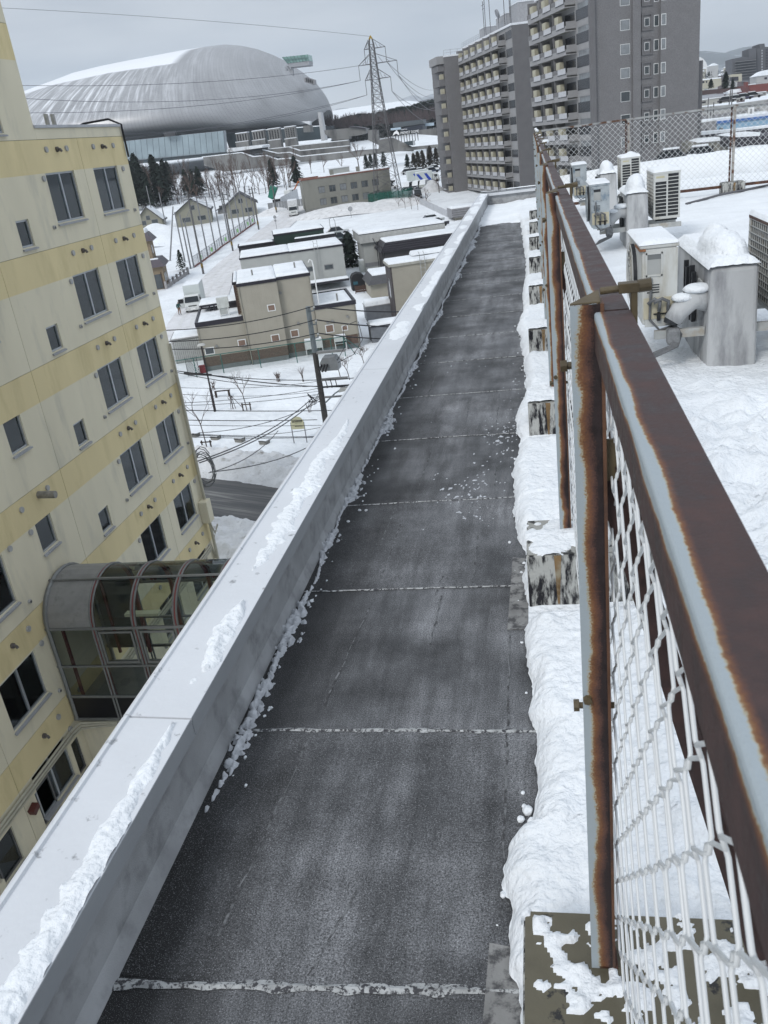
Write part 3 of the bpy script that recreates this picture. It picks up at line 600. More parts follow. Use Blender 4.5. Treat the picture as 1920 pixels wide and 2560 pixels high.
def unit_right(lb, x0, y0, z0, w, l, h, rows=12, snow=True, rust=False):
    """outdoor unit seen on its louvred end and finned back (facing -X)"""
    t = thing('air_conditioner', lb, 'air conditioner', (x0, y0, z0), 0, 'outdoor units on the shaft box brackets')
    MB().box(.014, .014, .012, w - .012, l - .008, h - .015).build('coil', ACI, t)
    MB().box(-.006, -.006, h - .03, w + .006, l + .006, h).build('top_cover', RUSTF if rust else ACW, t, bevel=.006)
    MB().box(-.002, -.002, 0, w, l, .03).build('base_pan', ACW, t)
    f = MB(); f.box(0, 0, .03, .022, .012, h - .03); f.box(w - .022, 0, .03, w, .012, h - .03); f.box(w * .48, 0, .03, w * .54, .012, h - .03); MB().box(0, l - .02, .03, .012, l, h - .03).build('corner_post', ACW, t)
    f.box(0.022, 0, h * .80, w * .48, .012, h - .03)
    for q in range(rows + 1): z = .03 + (h - .06) * q / rows; f.box(.02, 0.001, z - .0045, w - .02, .010, z + .0045)
    f.build('louvre_frame', ACW, t)
    g = MB()
    nyy = max(6, int(l / .06))
    for q in range(nyy + 1): y = l * q / nyy; g.box(-.002, y - .003, .03, .006, y + .003, h - .03)
    for q in range(rows + 1): z = .03 + (h - .06) * q / rows; g.box(-.004, .0, z - .003, .004, l, z + .003)
    g.build('fin_guard', STEEL if rust else ACW, t)
    MB().box(.03, -.002, h * .87, w * .4, .0, h * .91).build('rating_plate', mat('yellow_plate', (.45, .42, .28), .6), t)
    ft = MB(); ft.box(.03, .05, -.03, w - .03, .10, 0); ft.box(.03, l - .1, -.03, w - .03, l - .05, 0); ft.build('foot', ACI, t)
    if snow:
        cx_, cy_ = x0 + w * .55, y0 + l * .3
        snow_sheet('snow_cap', np.arange(x0 - .008, x0 + w + .01, .015), np.arange(y0 - .008, y0 + l + .01, .02), lambda X, Y: (.018 + .055 * np.exp(-(((X - cx_) / .09) ** 2 + ((Y - cy_) / .2) ** 2)) + .02 * fbm(X * 9, Y * 9, 3)) * (np.minimum(np.minimum(X - x0 + .006, x0 + w + .006 - X), np.minimum(Y - y0 + .006, y0 + l + .006 - Y)) > 0), z0 + h, None, SNOW, 'snow heap on ' + lb, 'snow')
    return t
SHAFT = mat('shaft_grey_paint', (0.46, .47, .475), .75, .10, 2.5, .3, 50, dirt=(.22, .225, .235), dsc=4.5, dlo=.47, dhi=.66, vert=True)
def shaft(lb, x0, y0, w, l, h, pile, hood=True):
    t = thing('shaft_box', lb, 'duct box', (x0, y0, 0), 0, 'grey shaft boxes on the snowy roof')
    o = MB().hexa([(0, 0, 0), (w, 0, 0), (w, l, 0), (0, l, 0)], [(.015, .01, h), (w - .015, .01, h), (w - .015, l, h), (.015, l, h)]).build('body', SHAFT, t, bevel=.035, bseg=3)
    for yy in (l * .05 + .02, l * .55): MB().box(-.34, yy, .36, 0.0, yy + .04, .42).build('bracket', STEEL, t); MB().box(w, yy, .36, w + .42, yy + .04, .42).build('bracket', STEEL, t)
    bs = MB()
    for yy in (l * .32, l * .5): bs.box(-.03, yy, .38, 0, yy + .05, h - .1); bs.box(-.035, yy + .07, .38, .0, yy + .09, h - .06)
    bs.build('bracket_back', ACI, t)
    MB().box(-.012, l * .15, .62, 0, l * .24, h - .12).build('strap_plate', STEEL, t)
    if hood:
        hd = MB(); hd.tube([(.03, .14, h - .24), (-.08, .13, h - .22), (-.17, .11, h - .29), (-.22, .10, h - .36)], .085, 12, .062); hd.build('pipe_hood', SHAFT, t, smooth=True)
        MB().tube([(-.215, .10, h - .34), (-.225, .098, h - .375)], .056, 12).build('hood_mouth', ACI, t)
        hs = MB(); random.seed(int(y0 * 10))
        for q in range(5):
            a_ = q * .012; hs.tube([(-.2 - a_, .10, h - .35), (-.20 + a_, .06 + a_, h - .45), (-.24 + a_, .02, h - .52), (-.36 - a_, -.02, h - .55 - a_)], .011, 6)
        hs.build('cable', HOSE, t, smooth=True)
        MB().box(-.26, .03, h - .52, -.17, .12, h - .40).build('cable_wrap', mat('grey_tape', (.20, .205, .21), .5, .3, 30, .5, 40), t, bevel=.02)
        sp = MB(); sp.sphere((-.05, .13, h - .15), .10, .09, .035, 12, 8, .05); sp.sphere((-.15, .11, h - .20), .08, .07, .03, 12, 8, .08); sp.build('hood_snow', SNOW, t, smooth=True)
    def hf(X, Y):
        m = np.minimum(np.minimum(X - x0 - .01, x0 + w - .01 - X), np.minimum(Y - y0, y0 + l - Y))
        r = np.where(m > -.012, .015 + .045 * np.clip(m / .05, 0, 1), -1.)
        for (cx_, cy_, rx, ry, hh) in pile: r = np.where(m > -.012, r + hh * .8 * np.sqrt(np.clip(1 - ((X - x0 - cx_) / rx) ** 2 - ((Y - y0 - cy_) / ry) ** 2, 0, 1)) * (.85 + .3 * fbm(X * 5, Y * 5, 3)), r)
        return np.where(r > 0, r * (.85 + .3 * fbm(X * 7, Y * 7, 4)) + .012 * (fbm(X * 25, Y * 25, 3) - .5), -1)
    snow_sheet('snow_cap', np.arange(x0 - .004, x0 + w + .008, .012), np.arange(y0 - .004, y0 + l + .010, .016), hf, h - .008, None, SNOW, 'rounded snow mound on top of the ' + lb, 'snow')
    return t
shaft('large near shaft box with a broken pipe hood beside the nearest air conditioner', 1.14, 6.15, .34, 1.45, .84, [(.19, .55, .15, .45, .14), (.21, .95, .11, .25, .06)])
unit_left('white air conditioner with rust-stained corner nearest the fence', .71, 6.3, .44, .255, .85, .575, ACW, True)
unit_right('large air conditioner with square grille cut by the right edge of the photo', 1.62, 5.75, .44, .36, 1.45, .60, 11, True, True)
shaft('middle shaft box with a tall rounded snow mound', 1.20, 12.3, .30, 1.0, .84, [(.15, .32, .13, .28, .20)])
unit_left('blue-grey weathered air conditioner with hoses beside the middle shaft box', .72, 12.0, .48, .25, .8, .56, ACB)
unit_right('tall white louvred air conditioner on a bracket in the middle of the roof', 1.58, 12.5, .46, .34, .75, .60)
shaft('farthest shaft box capped by a round snow mound', 1.16, 16.6, .32, .9, .86, [(.15, .3, .13, .27, .19)], False)
unit_left('small blue-grey air conditioner farthest along the fence', .70, 16.6, .50, .25, .7, .57, ACB)
unit_right('farthest louvred air conditioner in front of the cross fence', 1.56, 16.8, .50, .33, .7, .58)
tag(MB().tube([(2.1, 7.9, .30), (2.3, 8.5, .31), (2.5, 9.0, .24)], .09, 12).build('snow_roll', SNOW, None, smooth=True), 'snow-covered roll lying on the roof snow beyond the near box', 'snow')
# ================================================================ cream apartment building on the left
CREAM = mat('cream_wall', (0.655, .605, .46), .8, .05, 1.2, .15, 90, dirt=(.47, .445, .36), dsc=1.6, dlo=.53, dhi=.8, vert=True)
YELL = mat('yellow_band', (0.65, .55, .315), .8, .05, 1.2, .15, 90, dirt=(.49, .41, .215), dsc=1.1, dlo=.5, dhi=.75, vert=True)
GROO = mat('joint_groove', (0.22, .20, .15), .9)
SILL = mat('sill_metal', (0.30, .305, .315), .45, .1, 4)
WX = -13.3
lb_ = thing('apartment_building', 'cream apartment building with yellow bands rising at the left of the photo', 'building', (WX, 10, -16))
wins = []      # (kind, y0, y1, z0, z1)
for k in range(-3, 6):
    oz = -2.8 * k
    wins.append(('A', 23.56, 25.20, .85 + oz, 2.18 + oz)) if k >= 0 else None
    wins.append(('B', 26.43, 28.10, .85 + oz, 2.18 + oz)) if k >= 0 else None
    if k < 4 : wins.append(('S', 21.46, 22.09, .43 + oz, 1.12 + oz))
    wins.append(('S', 18.42, 19.20, 1.33 + oz, 2.24 + oz)) if k not in (4, 5) else None
    wins.append(('A', 15.18, 16.83, .80 + oz, 2.14 + oz))
    wins.append(('A', 11.6, 13.2, .80 + oz, 2.14 + oz))
for (y0, y1) in ((11.7, 12.5), (13.20, 14.01), (15.08, 15.83), (17.0, 17.4)): wins.append(('G', y0, y1, -13.38, -12.30))
# wall face built from bands between the openings so that each window is a true recess
def wall_cells(y0, y1, z0, z1, ops):
    ys_ = sorted({y0, y1} | {o[1] for o in ops} | {o[2] for o in ops}); zs_ = sorted({z0, z1} | {o[3] for o in ops} | {o[4] for o in ops})
    ys_ = [y for y in ys_ if y0 <= y <= y1]; zs_ = [z for z in zs_ if z0 <= z <= z1]
    for a, b in zip(ys_[:-1], ys_[1:]):
        run = None
        for c, d in zip(zs_[:-1], zs_[1:]):
            ym, zm = (a + b) / 2, (c + d) / 2
            hole = any(o[1] < ym < o[2] and o[3] < zm < o[4] for o in ops)
            if hole:
                if run: yield (a, b, run[0], run[1]); run = None
            else: run = (run[0], d) if run else (c, d)
        if run: yield (a, b, run[0], run[1])
vj = [9.0, 14.6, 20.22, 25.85, 29.04]
for k in range(-3, 7):
    ztop = 3.05 - 2.8 * k; zb = ztop - .87; zl = ztop - 2.8
    if k == 6: break
    for a, b in zip(vj[:-1], vj[1:]):
        hi = 23.6 if k < 0 else 99
        if k < 0:
            if a >= 23.6: continue
            b = min(b, 23.6)
        MB().box(WX - .35, a + .008, zb, WX, b - .008, ztop - .012).build('yellow_panel', YELL, lb_, world=True)
        mb = MB()
        for (ya, yb, za, zc) in wall_cells(a + .008, b - .008, zl, zb, wins): mb.box(WX - .35, ya, za, WX, yb, zc)
        mb.build('cream_panel', CREAM, lb_, world=True)
MB().box(WX - .38, 9, -13.8, WX - .02, 29.04, 3.2).build('joint_backing', GROO, lb_, world=True).hide_render = False
bk = bpy.data.objects['joint_backing']; bpy.data.objects.remove(bk)
g = MB()
for k in range(-3, 6):
    zt_ = 3.05 - 2.8 * k; g.box(WX - .3, 9, zt_ - .014, WX - .012, 29.03 if k >= 0 else 23.6, zt_ + .002)
for y in vj[1:-1]:
    for k in range(-3, 6):
        if k < 0 and y > 23.6: continue
        zt_ = 3.05 - 2.8 * k; g.box(WX - .3, y - .009, zt_ - 2.8 + (0.0), WX - .012, y + .009, zt_ - .014)
g.build('wall_joint', GROO, lb_, world=True)
mb = MB(); mb.box(WX - .35, 23.6, 3.052, WX, 29.04, 3.33); mb.build('parapet', CREAM, lb_, world=True)
MB().box(WX - .4, 23.58, 3.335, WX + .05, 29.08, 3.41).build('coping', mat('cream_coping', (.40, .41, .43), .4), lb_, world=True)
MB().box(WX - 16, 9, 3.05, WX - .352, 23.6, 12).build('upper_block', CREAM, lb_, world=True); MB().box(WX - .352, 23.602, -16, WX - 16, 28.7, 3.32).build('roof_block', CREAM, lb_, world=True)
MB().box(WX - .35, 28.71, -16, WX - 16, 29.04, 3.33).build('north_wall', CREAM, lb_, world=True)
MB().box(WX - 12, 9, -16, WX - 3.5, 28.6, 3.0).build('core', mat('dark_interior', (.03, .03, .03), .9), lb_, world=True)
mb = MB()
for (ya, yb, za, zc) in wall_cells(9, 29.04, -16, -13.752 , wins): mb.box(WX - .35, ya, za, WX, yb, zc)
mb.build('ground_wall', CREAM, lb_, world=True)
mb = MB()
for k in range(-3, 7): z = 3.0 - 2.8 * k; mb.box(WX - 3.5, 9, z - .2, WX - .36, 28.6 if k >= 0 else 23.59, z)
mb.build('floor_slab', mat('room_grey', (.22, .22, .21), .9), lb_, world=True)
CURT = mat('net_curtain', (.85, .87, .88), .9, .12, 9, vert=False)
random.seed(4)
def curtain(mb, y0, y1, z0, z1, x):
    n = max(6, int((y1 - y0) / .02)); vs = []
    for q in range(n + 1):
        y = y0 + (y1 - y0) * q / n; xx = x + .009 * math.sin(q * .95) + .006 * math.sin(q * .37)
        vs += [(xx, y, z0), (xx, y, z1)]
    mb.add(vs, [(2 * q, 2 * q + 2, 2 * q + 3, 2 * q + 1) for q in range(n)])
GLW = bpy.data.materials.new('clear_pane'); GLW.use_nodes = True
_t = GLW.node_tree; _t.nodes.clear(); _g = N('ShaderNodeBsdfGlossy', _t); _g.inputs['Roughness'].default_value = .03; _g.inputs['Color'].default_value = (.8, .85, .88, 1)
_tr = N('ShaderNodeBsdfTransparent', _t); _tr.inputs['Color'].default_value = (.88, .92, .93, 1); _mx = N('ShaderNodeMixShader', _t); _fr = N('ShaderNodeFresnel', _t); _fr.inputs['IOR'].default_value = 1.55
_o = N('ShaderNodeOutputMaterial', _t); _t.links.new(_fr.outputs[0], _mx.inputs[0]); _t.links.new(_tr.outputs[0], _mx.inputs[1]); _t.links.new(_g.outputs[0], _mx.inputs[2]); _t.links.new(_mx.outputs[0], _o.inputs[0])
dk = {(0, 'B'), (1, 'A2'), (3, 'B'), (5, 'A2')}
for wi, (kd_, y0, y1, z0, z1) in enumerate(wins):
    if y1 < 13.5 and kd_ != 'G' : continue
    fr = MB(); t_ = .05; xf = WX - .045
    fr.box(xf - .06, y0, z0, xf, y1, z0 + t_); fr.box(xf - .06, y0, z1 - t_, xf, y1, z1); fr.box(xf - .06, y0, z0 + t_, xf, y0 + t_, z1 - t_); fr.box(xf - .06, y1 - t_, z0 + t_, xf, y1, z1 - t_)
    if kd_ in 'AB': ym = (y0 + y1) / 2; fr.box(xf - .05, ym - .035, z0 + t_, xf + .005, ym + .035, z1 - t_)
    w = fr.build('window', ALU if kd_ != 'G' else mat('dark_frame', (.10, .10, .10), .5), lb_, world=True)
    w_loc = (0, 0, 0)
    def sub(mb, nm, m):
        mb.v = [(a - lb_.location[0], b - lb_.location[1], c - lb_.location[2]) for a, b, c in mb.v]; return mb.build(nm, m, w)
    sub(MB().box(xf - .035, y0 + t_, z0 + t_, xf - .028, y1 - t_, z1 - t_), 'pane', GLW)
    s_ = MB().hexa([(WX - .13, y0 - .0, z0 - .05), (WX + .07, y0 - .04, z0 - .085), (WX + .07, y1 + .04, z0 - .085), (WX - .13, y1, z0 - .05)], [(WX - .13, y0, z0 - .0), (WX + .07, y0 - .04, z0 - .045), (WX + .07, y1 + .04, z0 - .045), (WX - .13, y1, z0 - .0)])
    sub(s_, 'sill', SILL)
    if kd_ in 'AB':
        c = MB(); r = random.random(); ym = (y0 + y1) / 2
        if r < .35: curtain(c, y0, y1, z0, z1, WX - .17)
        elif r < .6: curtain(c, y0, ym + .05, z0, z1, WX - .17); curtain(c, y1 - .12, y1, z0, z1, WX - .17)
        else: curtain(c, y0, y0 + .5, z0, z1, WX - .17)
        sub(c, 'curtain', CURT)
        rl = MB()       # inner guard rail
        for z in (z0 + .45, z0 + .12): rl.box(xf - .085, y0 + .05, z, xf - .07, y1 - .05, z + .03)
        for q in range(9): y = y0 + .08 + (y1 - y0 - .16) * q / 8; rl.box(xf - .085, y - .006, z0 + .12, xf - .075, y + .006, z0 + .45)
        sub(rl, 'guard_rail', ALU)
# vent caps: round caps beside and above the windows
CAPM = mat('vent_cap_metal', (.34, .34, .335), .5, .15, 9); CAPD = mat('vent_cap_dark', (.06, .06, .058), .5)
cap0 = MB().cyl((0, 0, 0), (.05, 0, -.0), .078, .078, n=16).build('vent_cap', CAPM, lb_); hood0 = None
hb = MB(); hb.cyl((0, 0, 0), (.06, 0, 0), .07, n=14); hb.tube([(.05, 0, 0), (.12, 0, -.01), (.15, 0, -.07)], .038, 10); hood0 = hb.build('vent_hood', mat('vent_hood', (.10, .09, .085), .5, .3, 20), lb_)
sm0 = MB().cyl((0, 0, 0), (.06, 0, 0), .055, n=12).build('small_vent', CAPM, lb_); MB().cyl((.06, 0, -.01), (.065, 0, -.01), .035, n=10).build('small_vent_mouth', CAPD, sm0)
first = {id(cap0): True, id(hood0): True, id(sm0): True}
def place(o, y, z):
    p = (WX - lb_.location[0], y - lb_.location[1], z - lb_.location[2])
    if first.get(id(o)): o.location = p; first[id(o)] = False; return
    c = o.copy(); COL.objects.link(c); c.parent = lb_; c.location = p
    for g_ in o.children: q = g_.copy(); COL.objects.link(q); q.parent = c
for k in range(0, 6):
    oz = -2.8 * k
    for y in (23.91, 25.06, 26.74, 28.13): place(cap0, y, 2.78 + oz)
    for y in (24.51, 27.36): place(hood0, y, 2.77 + oz)
    place(cap0, 23.38, 2.05 + oz); place(cap0, 28.47, 2.06 + oz); place(sm0, 23.25, .77 + oz); place(sm0, 28.65, .75 + oz)
    if k >= 3: place(cap0, 18.07, 2.78 + oz if k != 3 else -5.62); place(cap0, 18.14, 2.1 + oz)
    if k >= 3: place(cap0, 17.16, 2.12 + oz); place(sm0, 17.24, .55 + oz); place(cap0, 16.86, 2.76 + oz); place(hood0, 16.1, 2.74 + oz)
place(cap0, 19.39, -5.57)
MB().tube([(WX, 18.95, -5.58), (WX + .5, 18.95, -5.60)], .10, 14).build('exhaust_pipe', mat('old_stainless', (.24, .23, .21), .4, .3, 8, metal=.4), lb_, world=True)
p = MB()
for q, (dz, dx) in enumerate(((0, .05), (.10, .07), (.19, .05))):
    p.tube([(WX + dx, 10, -12.16 + dz - .0), (WX + dx, 17.1, -12.12 + dz), (WX + dx + .1, 17.45, -12.1 + dz), (WX + 1.2, 17.6, -12.08 + dz * .6)], .035, 7)
    p.tube([(WX + dx, 20.6, -12.16 + dz), (WX + dx, 28.6, -12.12 + dz), (WX + dx, 28.75, -12.6)], .035, 7)
p.build('pipe_bundle', mat('beige_pipe', (.42, .40, .32), .6, .1, 6), lb_, world=True)
p = MB(); p.box(WX, 28.35, -10.9, WX + .35, 28.8, -10.0); p.build('meter_box', CREAM, lb_, world=True, bevel=.03)
p = MB(); p.tube([(WX + .08, 28.9, -3.9), (WX + .08, 28.9, -10.2)], .045, 7); p.tube([(WX + .16, 28.7, -5.0), (WX + .16, 28.7, -15.9)], .06, 8); p.tube([(WX + .2, 28.6, -10.9), (WX + .35, 28.55, -11.4), (WX + .5, 28.6, -11.1)], .03, 6); p.tube([(WX + .2, 28.5, -10.9), (WX + .3, 28.45, -11.6), (WX + .55, 28.5, -11.0)], .03, 6)
p.build('cable_duct', mat('beige_pipe', (.42, .40, .32)), lb_, world=True)
MB().box(WX - .3, 17.7, -16, WX + 1.15, 18.3, -12.1).build('column', CREAM, lb_, world=True)
MB().extr([(14.64, -12.47), (14.9, -12.40), (14.93, -12.54), (14.69, -12.62)], 0, WX, WX + .18).build('alarm_lamp', mat('dark_red', (.08, .018, .015), .5), lb_, world=True)
p = MB(); p.tube([(WX - 1.5, 28.3, 3.35), (WX - 1.0, 28.5, 3.55), (WX - .3, 28.9, 3.60), (WX + .06, 29.0, 3.4), (WX + .07, 29.0, 2.4)], .035, 8); p.build('roof_cable', BLACK, lb_, world=True)
p = MB()
for y in (26.6, 27.0): p.cyl((WX - 1.2, y, 3.3), (WX - 1.2, y, 3.85), .07, n=10)
p.build('roof_vent', CAPM, lb_, world=True)
snow_sheet('ledge_snow', np.arange(WX, WX + .9, .08), np.arange(12.2, 14.3, .1), lambda X, Y: .18 * np.clip(1 - (X - WX) / .9, 0, 1) * (.5 + fbm(X * 3, Y * 2, 3)), -13.9, None, SNOW, 'snow on the canopy under the ground floor windows of the cream building', 'snow')
MB().box(WX, 10, -14.05, WX + .9, 16.6, -13.9).build('canopy', CREAM, lb_, world=True)
# ================================================================ glazed skywalk
SKF = mat('skywalk_frame', (.17, .175, .17), .4, .1, 6, metal=.3); SKO = mat('skywalk_cladding', (.235, .235, .23), .45, .15, 3, metal=.2, dirt=(.17, .17, .165), dsc=3)
SKR = mat('skywalk_red_frame', (.15, .032, .03), .6, .2, 8)
sk = thing('skywalk', 'arched glass skywalk with red inner ribs linking the cream building to our building', 'skywalk', (WX, 17.5, -12))
YS, ZS, RAD, YE = 17.5, -8.87, 1.12, 20.0
def arch(n=13, r=1.0, off=0.0):
    pts = []; yc = (YS + YE) / 2; ry = (YE - YS) / 2 * r - off; rz = RAD * r - off
    for q in range(n): a_ = PI - PI * q / (n - 1); pts.append((yc + ry * math.cos(a_), ZS + rz * math.sin(a_)))
    return pts
ap = arch()
def arch_strip(x0, x1, mb, r=1.0, th=.0):
    pts = arch(17, r)
    for (a, b) in zip(pts[:-1], pts[1:]): mb.quad((x0, a[0], a[1]), (x1, a[0], a[1]), (x1, b[0], b[1]), (x0, b[0], b[1]))
o = MB(); arch_strip(WX, -11.9, o); o.quad((WX, YE, -8.87), (-11.9, YE, -8.87), (-11.9, YE, -11.1), (WX, YE, -11.1)); o.build('metal_hood', SKO, sk, world=True, smooth=False)
def rib(x, r, w, m, nm, down=-11.8):
    mb = MB(); pts = [(YS - (0 if r >= 1 else -.10), down)] + arch(17, r) + [(YE + (0 if r >= 1 else -.10), down)]
    mb2 = MB(); mb2.tube([(x, a, b) for a, b in pts], w, 6); return mb2.build(nm, m, sk, world=True)
xsr = [-13.22, -11.9, -10.72, -9.55, -8.38, -7.21, -6.04, -4.87, -3.7, -2.53, -1.45]
for i, x in enumerate(xsr):
    for d in (-.045, 0.045) if i else (0,): rib(x + d, 1.0, .028 if i else .06, SKF, 'frame_rib')
    if i: rib(x, .965, .06, SKR, 'red_rib', -11.2)
    else: rib(x + .35, .92, .05, SKR, 'red_rib', -11.2)
fr = MB()
for z, hgt in ((-8.87, .07), (-10.05, .05), (-11.04, .07), (-11.8, .08)):
    for y in (YS, YE): fr.box(WX, y - .03, z - hgt / 2, -1.42, y + .03, z + hgt / 2)
fr.box(WX, (YS + YE) / 2 - .5, ZS + RAD * .93, -1.42, (YS + YE) / 2 - .44, ZS + RAD * .97)
fr.build('transom', SKF, sk, world=True)
MB().box(WX, YS + .0, -11.76, -1.42, YS + .02, -11.08).build('dark_apron', mat('apron_black', (.008, .008, .010), .3), sk, world=True)
MB().box(WX, YS + .03, -11.72, -1.42, YE - .03, -11.5).build('floor', mat('skywalk_floor', (.25, .25, .24), .8), sk, world=True)
GLS = GLW.copy(); GLS.name = 'tinted_pane'; [n for n in GLS.node_tree.nodes if n.type == 'BSDF_TRANSPARENT'][0].inputs['Color'].default_value = (.66, .70, .66, 1)
for i in range(1, len(xsr) - 1):
    x0, x1 = xsr[i] + .05, xsr[i + 1] - .05
    m = MB(); arch_strip(x0, x1, m, .995); m.build('arched_pane', GLS, sk, world=True)
for i in range(0, len(xsr) - 1):
    x0, x1 = xsr[i] + .05, xsr[i + 1] - .05
    for (za, zb) in ((-10.02, -8.91), (-11.0, -10.08)):
        f = MB(); f.quad((x0, YS, za), (x1, YS, za), (x1, YS, zb), (x0, YS, zb)); pn = f.build('pane', GLS, sk, world=True)
        MB().quad((x0, YE, za), (x1, YE, za), (x1, YE, zb), (x0, YE, zb)).build('pane', GLS, sk, world=True)
        if za == -10.02 and i:
            s = MB(); e_ = .05
            for (a, b, c, d) in ((x0 + .06, x0 + .11, za + .06, zb - .06), (x1 - .11, x1 - .06, za + .06, zb - .06), (x0 + .11, x1 - .11, za + .06, za + .12), (x0 + .11, x1 - .11, zb - .12, zb - .06)): s.box(a, YS - .02, c, b, YS + .03, d)
            s.build('sash', SKF, sk, world=True)
lm = MB(); lm.box(-11.6, 18.6, -9.2, -10.6, 18.8, -9.12); lm.box(-8.6, 18.6, -9.2, -7.6, 18.8, -9.12); lm.build('ceiling_lamp', mat('warm_white_lamp', (.7, .68, .5), .5), sk, world=True)
# ================================================================ the town: terrain, streets
TH = math.radians(17.5)
class Frame:
    """vertical facade plane through a point, turned by th; reads (u, z) of a pixel met with the plane"""
    def __init__(s, p, th=TH): s.p = np.array(p, float); s.th = th; s.e = np.array([math.cos(th), math.sin(th), 0]); s.n = np.array([-math.sin(th), math.cos(th), 0])
    def uz(s, px, py, v=0.0):
        d = ray(px, py); q = s.p + s.n * v; t = (q - CAM).dot(s.n) / d.dot(s.n); w = CAM + d * t - s.p; return float(w.dot(s.e)), float(w[2])
    def vz(s, px, py, u=0.0):
        d = ray(px, py); q = s.p + s.e * u; t = (q - CAM).dot(s.e) / d.dot(s.e); w = CAM + d * t - s.p; return float(w.dot(s.n)), float(w[2])
    def v_at(s, px, py, z):
        w = onz(px, py, s.p[2] + z) - s.p; return float(w.dot(s.n)), float(w.dot(s.e))
    def W(s, u, v, z): return s.p + s.e * u + s.n * v + np.array([0, 0, z])
def terrain_h(X, Y): return ground(X, Y)
xs = np.unique(np.concatenate([np.linspace(-5150, -600, 20), np.linspace(-600, 400, 90), np.linspace(400, 5150, 20), np.linspace(-60, 10, 60)]))
ys = np.unique(np.concatenate([np.linspace(-60, 40, 8), np.linspace(40, 60, 30), np.linspace(60, 330, 100), np.linspace(330, 1300, 60), np.linspace(1300, 5850, 22)]))
road_n = [ (-60, 60.5), (-21.3, 47.2), (-15.4, 44.7), (30, 27)]; road_s = [(-60, 55.5), (-18.4, 40.2), (-15.3, 39.1), (30, 21)]
def yroad(x, pts): return np.interp(x, [p[0] for p in pts], [p[1] for p in pts])
def terr(X, Y):
    h = ground(X, Y) + 0.10 * (fbm(X * .5, Y * .5, 4) - .5) * (np.abs(X) < 120)
    inroad = (Y < yroad(X, road_n)) & (Y > yroad(X, road_s)) & (np.abs(X) < 58)
    return np.where(inroad, ground(X, Y) - .25, h)
o = snow_sheet('ground', xs, ys, lambda X, Y: terr(X, Y) + 100, -100.0, None, SNOWF, None, None, 'structure', thr=-999); o['label'] = 'snow-covered ground'
del o['label']
ROADM = mat('slushy_asphalt', (0.045, 0.046, 0.048), .55, .25, 2, .3, 30)
def road_mat():
    m = bpy.data.materials.new('slush_road'); m.use_nodes = True; t = m.node_tree; p = t.nodes['Principled BSDF']; L = t.links.new
    g = N('ShaderNodeNewGeometry', t); mm = N('ShaderNodeMapping', t); mm.inputs['Rotation'].default_value = (0, 0, math.radians(21.5)); mm.inputs['Scale'].default_value = (.06, 1.6, 1)
    mr = N('ShaderNodeMapping', t); mr.inputs['Rotation'].default_value = (0, 0, math.radians(21.5)); L(g.outputs['Position'], mr.inputs[0])
    ms = N('ShaderNodeMapping', t); ms.inputs['Scale'].default_value = (.10, 1.7, 1); L(mr.outputs[0], ms.inputs[0])
    n = N('ShaderNodeTexNoise', t); n.inputs['Scale'].default_value = 1.0; n.inputs['Detail'].default_value = 9; n.inputs['Roughness'].default_value = .62; n.inputs['Distortion'].default_value = .6; L(ms.outputs[0], n.inputs['Vector'])
    r = N('ShaderNodeValToRGB', t); e = r.color_ramp.elements; e[0].position = .40; e[0].color = (.035, .036, .038, 1); e[1].position = .74; e[1].color = (.42, .41, .39, 1)
    q = e.new(.53); q.color = (.075, .073, .07, 1); q = e.new(.62); q.color = (.17, .165, .15, 1)
    L(n.outputs['Fac'], r.inputs[0]); L(r.outputs[0], p.inputs['Base Color']); p.inputs['Roughness'].default_value = .5; return m
mb = MB(); xx = np.linspace(-58, 30, 60); vs = []
for x in xx:
    a, b = float(yroad(x, road_s)), float(yroad(x, road_n)); vs += [(x, a - 1.2, -15.99), (x, b + 1.2, -15.99)]
mb.add(vs, [(2 * i, 2 * i + 2, 2 * i + 3, 2 * i + 1) for i in range(59)]).build('road', road_mat()); bpy.data.objects['road']['kind'] = 'structure'
def bankmat(): return mat('dirty_snow', (0.66, 0.665, 0.67), .85, .12, .9, .8, 7, dirt=(.30, .285, .26), dsc=1.5, dlo=.56, dhi=.74)
def bank(nm, lb, c_of_x, w, hh, x0, x1, step=.12):
    def hf(X, Y):
        d = 1 - np.abs(Y - c_of_x(X)) / w + .35 * (fbm(X * .9, Y * .9, 5) - .5)
        return np.where(d > 0, hh * np.minimum(1, d * 1.8) * (.6 + .8 * fbm(X * 2.2, Y * 2.2, 5)), -1)
    yy = c_of_x(np.array([x0, x1])); snow_sheet(nm, np.arange(x0, x1, step), np.arange(yy.min() - w - 1, yy.max() + w + 1, step), hf, -16.05, None, bankmat(), lb, 'snow bank')
bank('snow_bank', 'dirty ploughed snow bank along the far side of the slushy road', lambda x: yroad(x, road_n) + 1.7, 2.3, .85, -27, -12)
bank('snow_bank', 'ploughed snow heap on the near side of the slushy road by the cream building', lambda x: yroad(x, road_s) - 2.9, 3.4, .9, -22, -10)
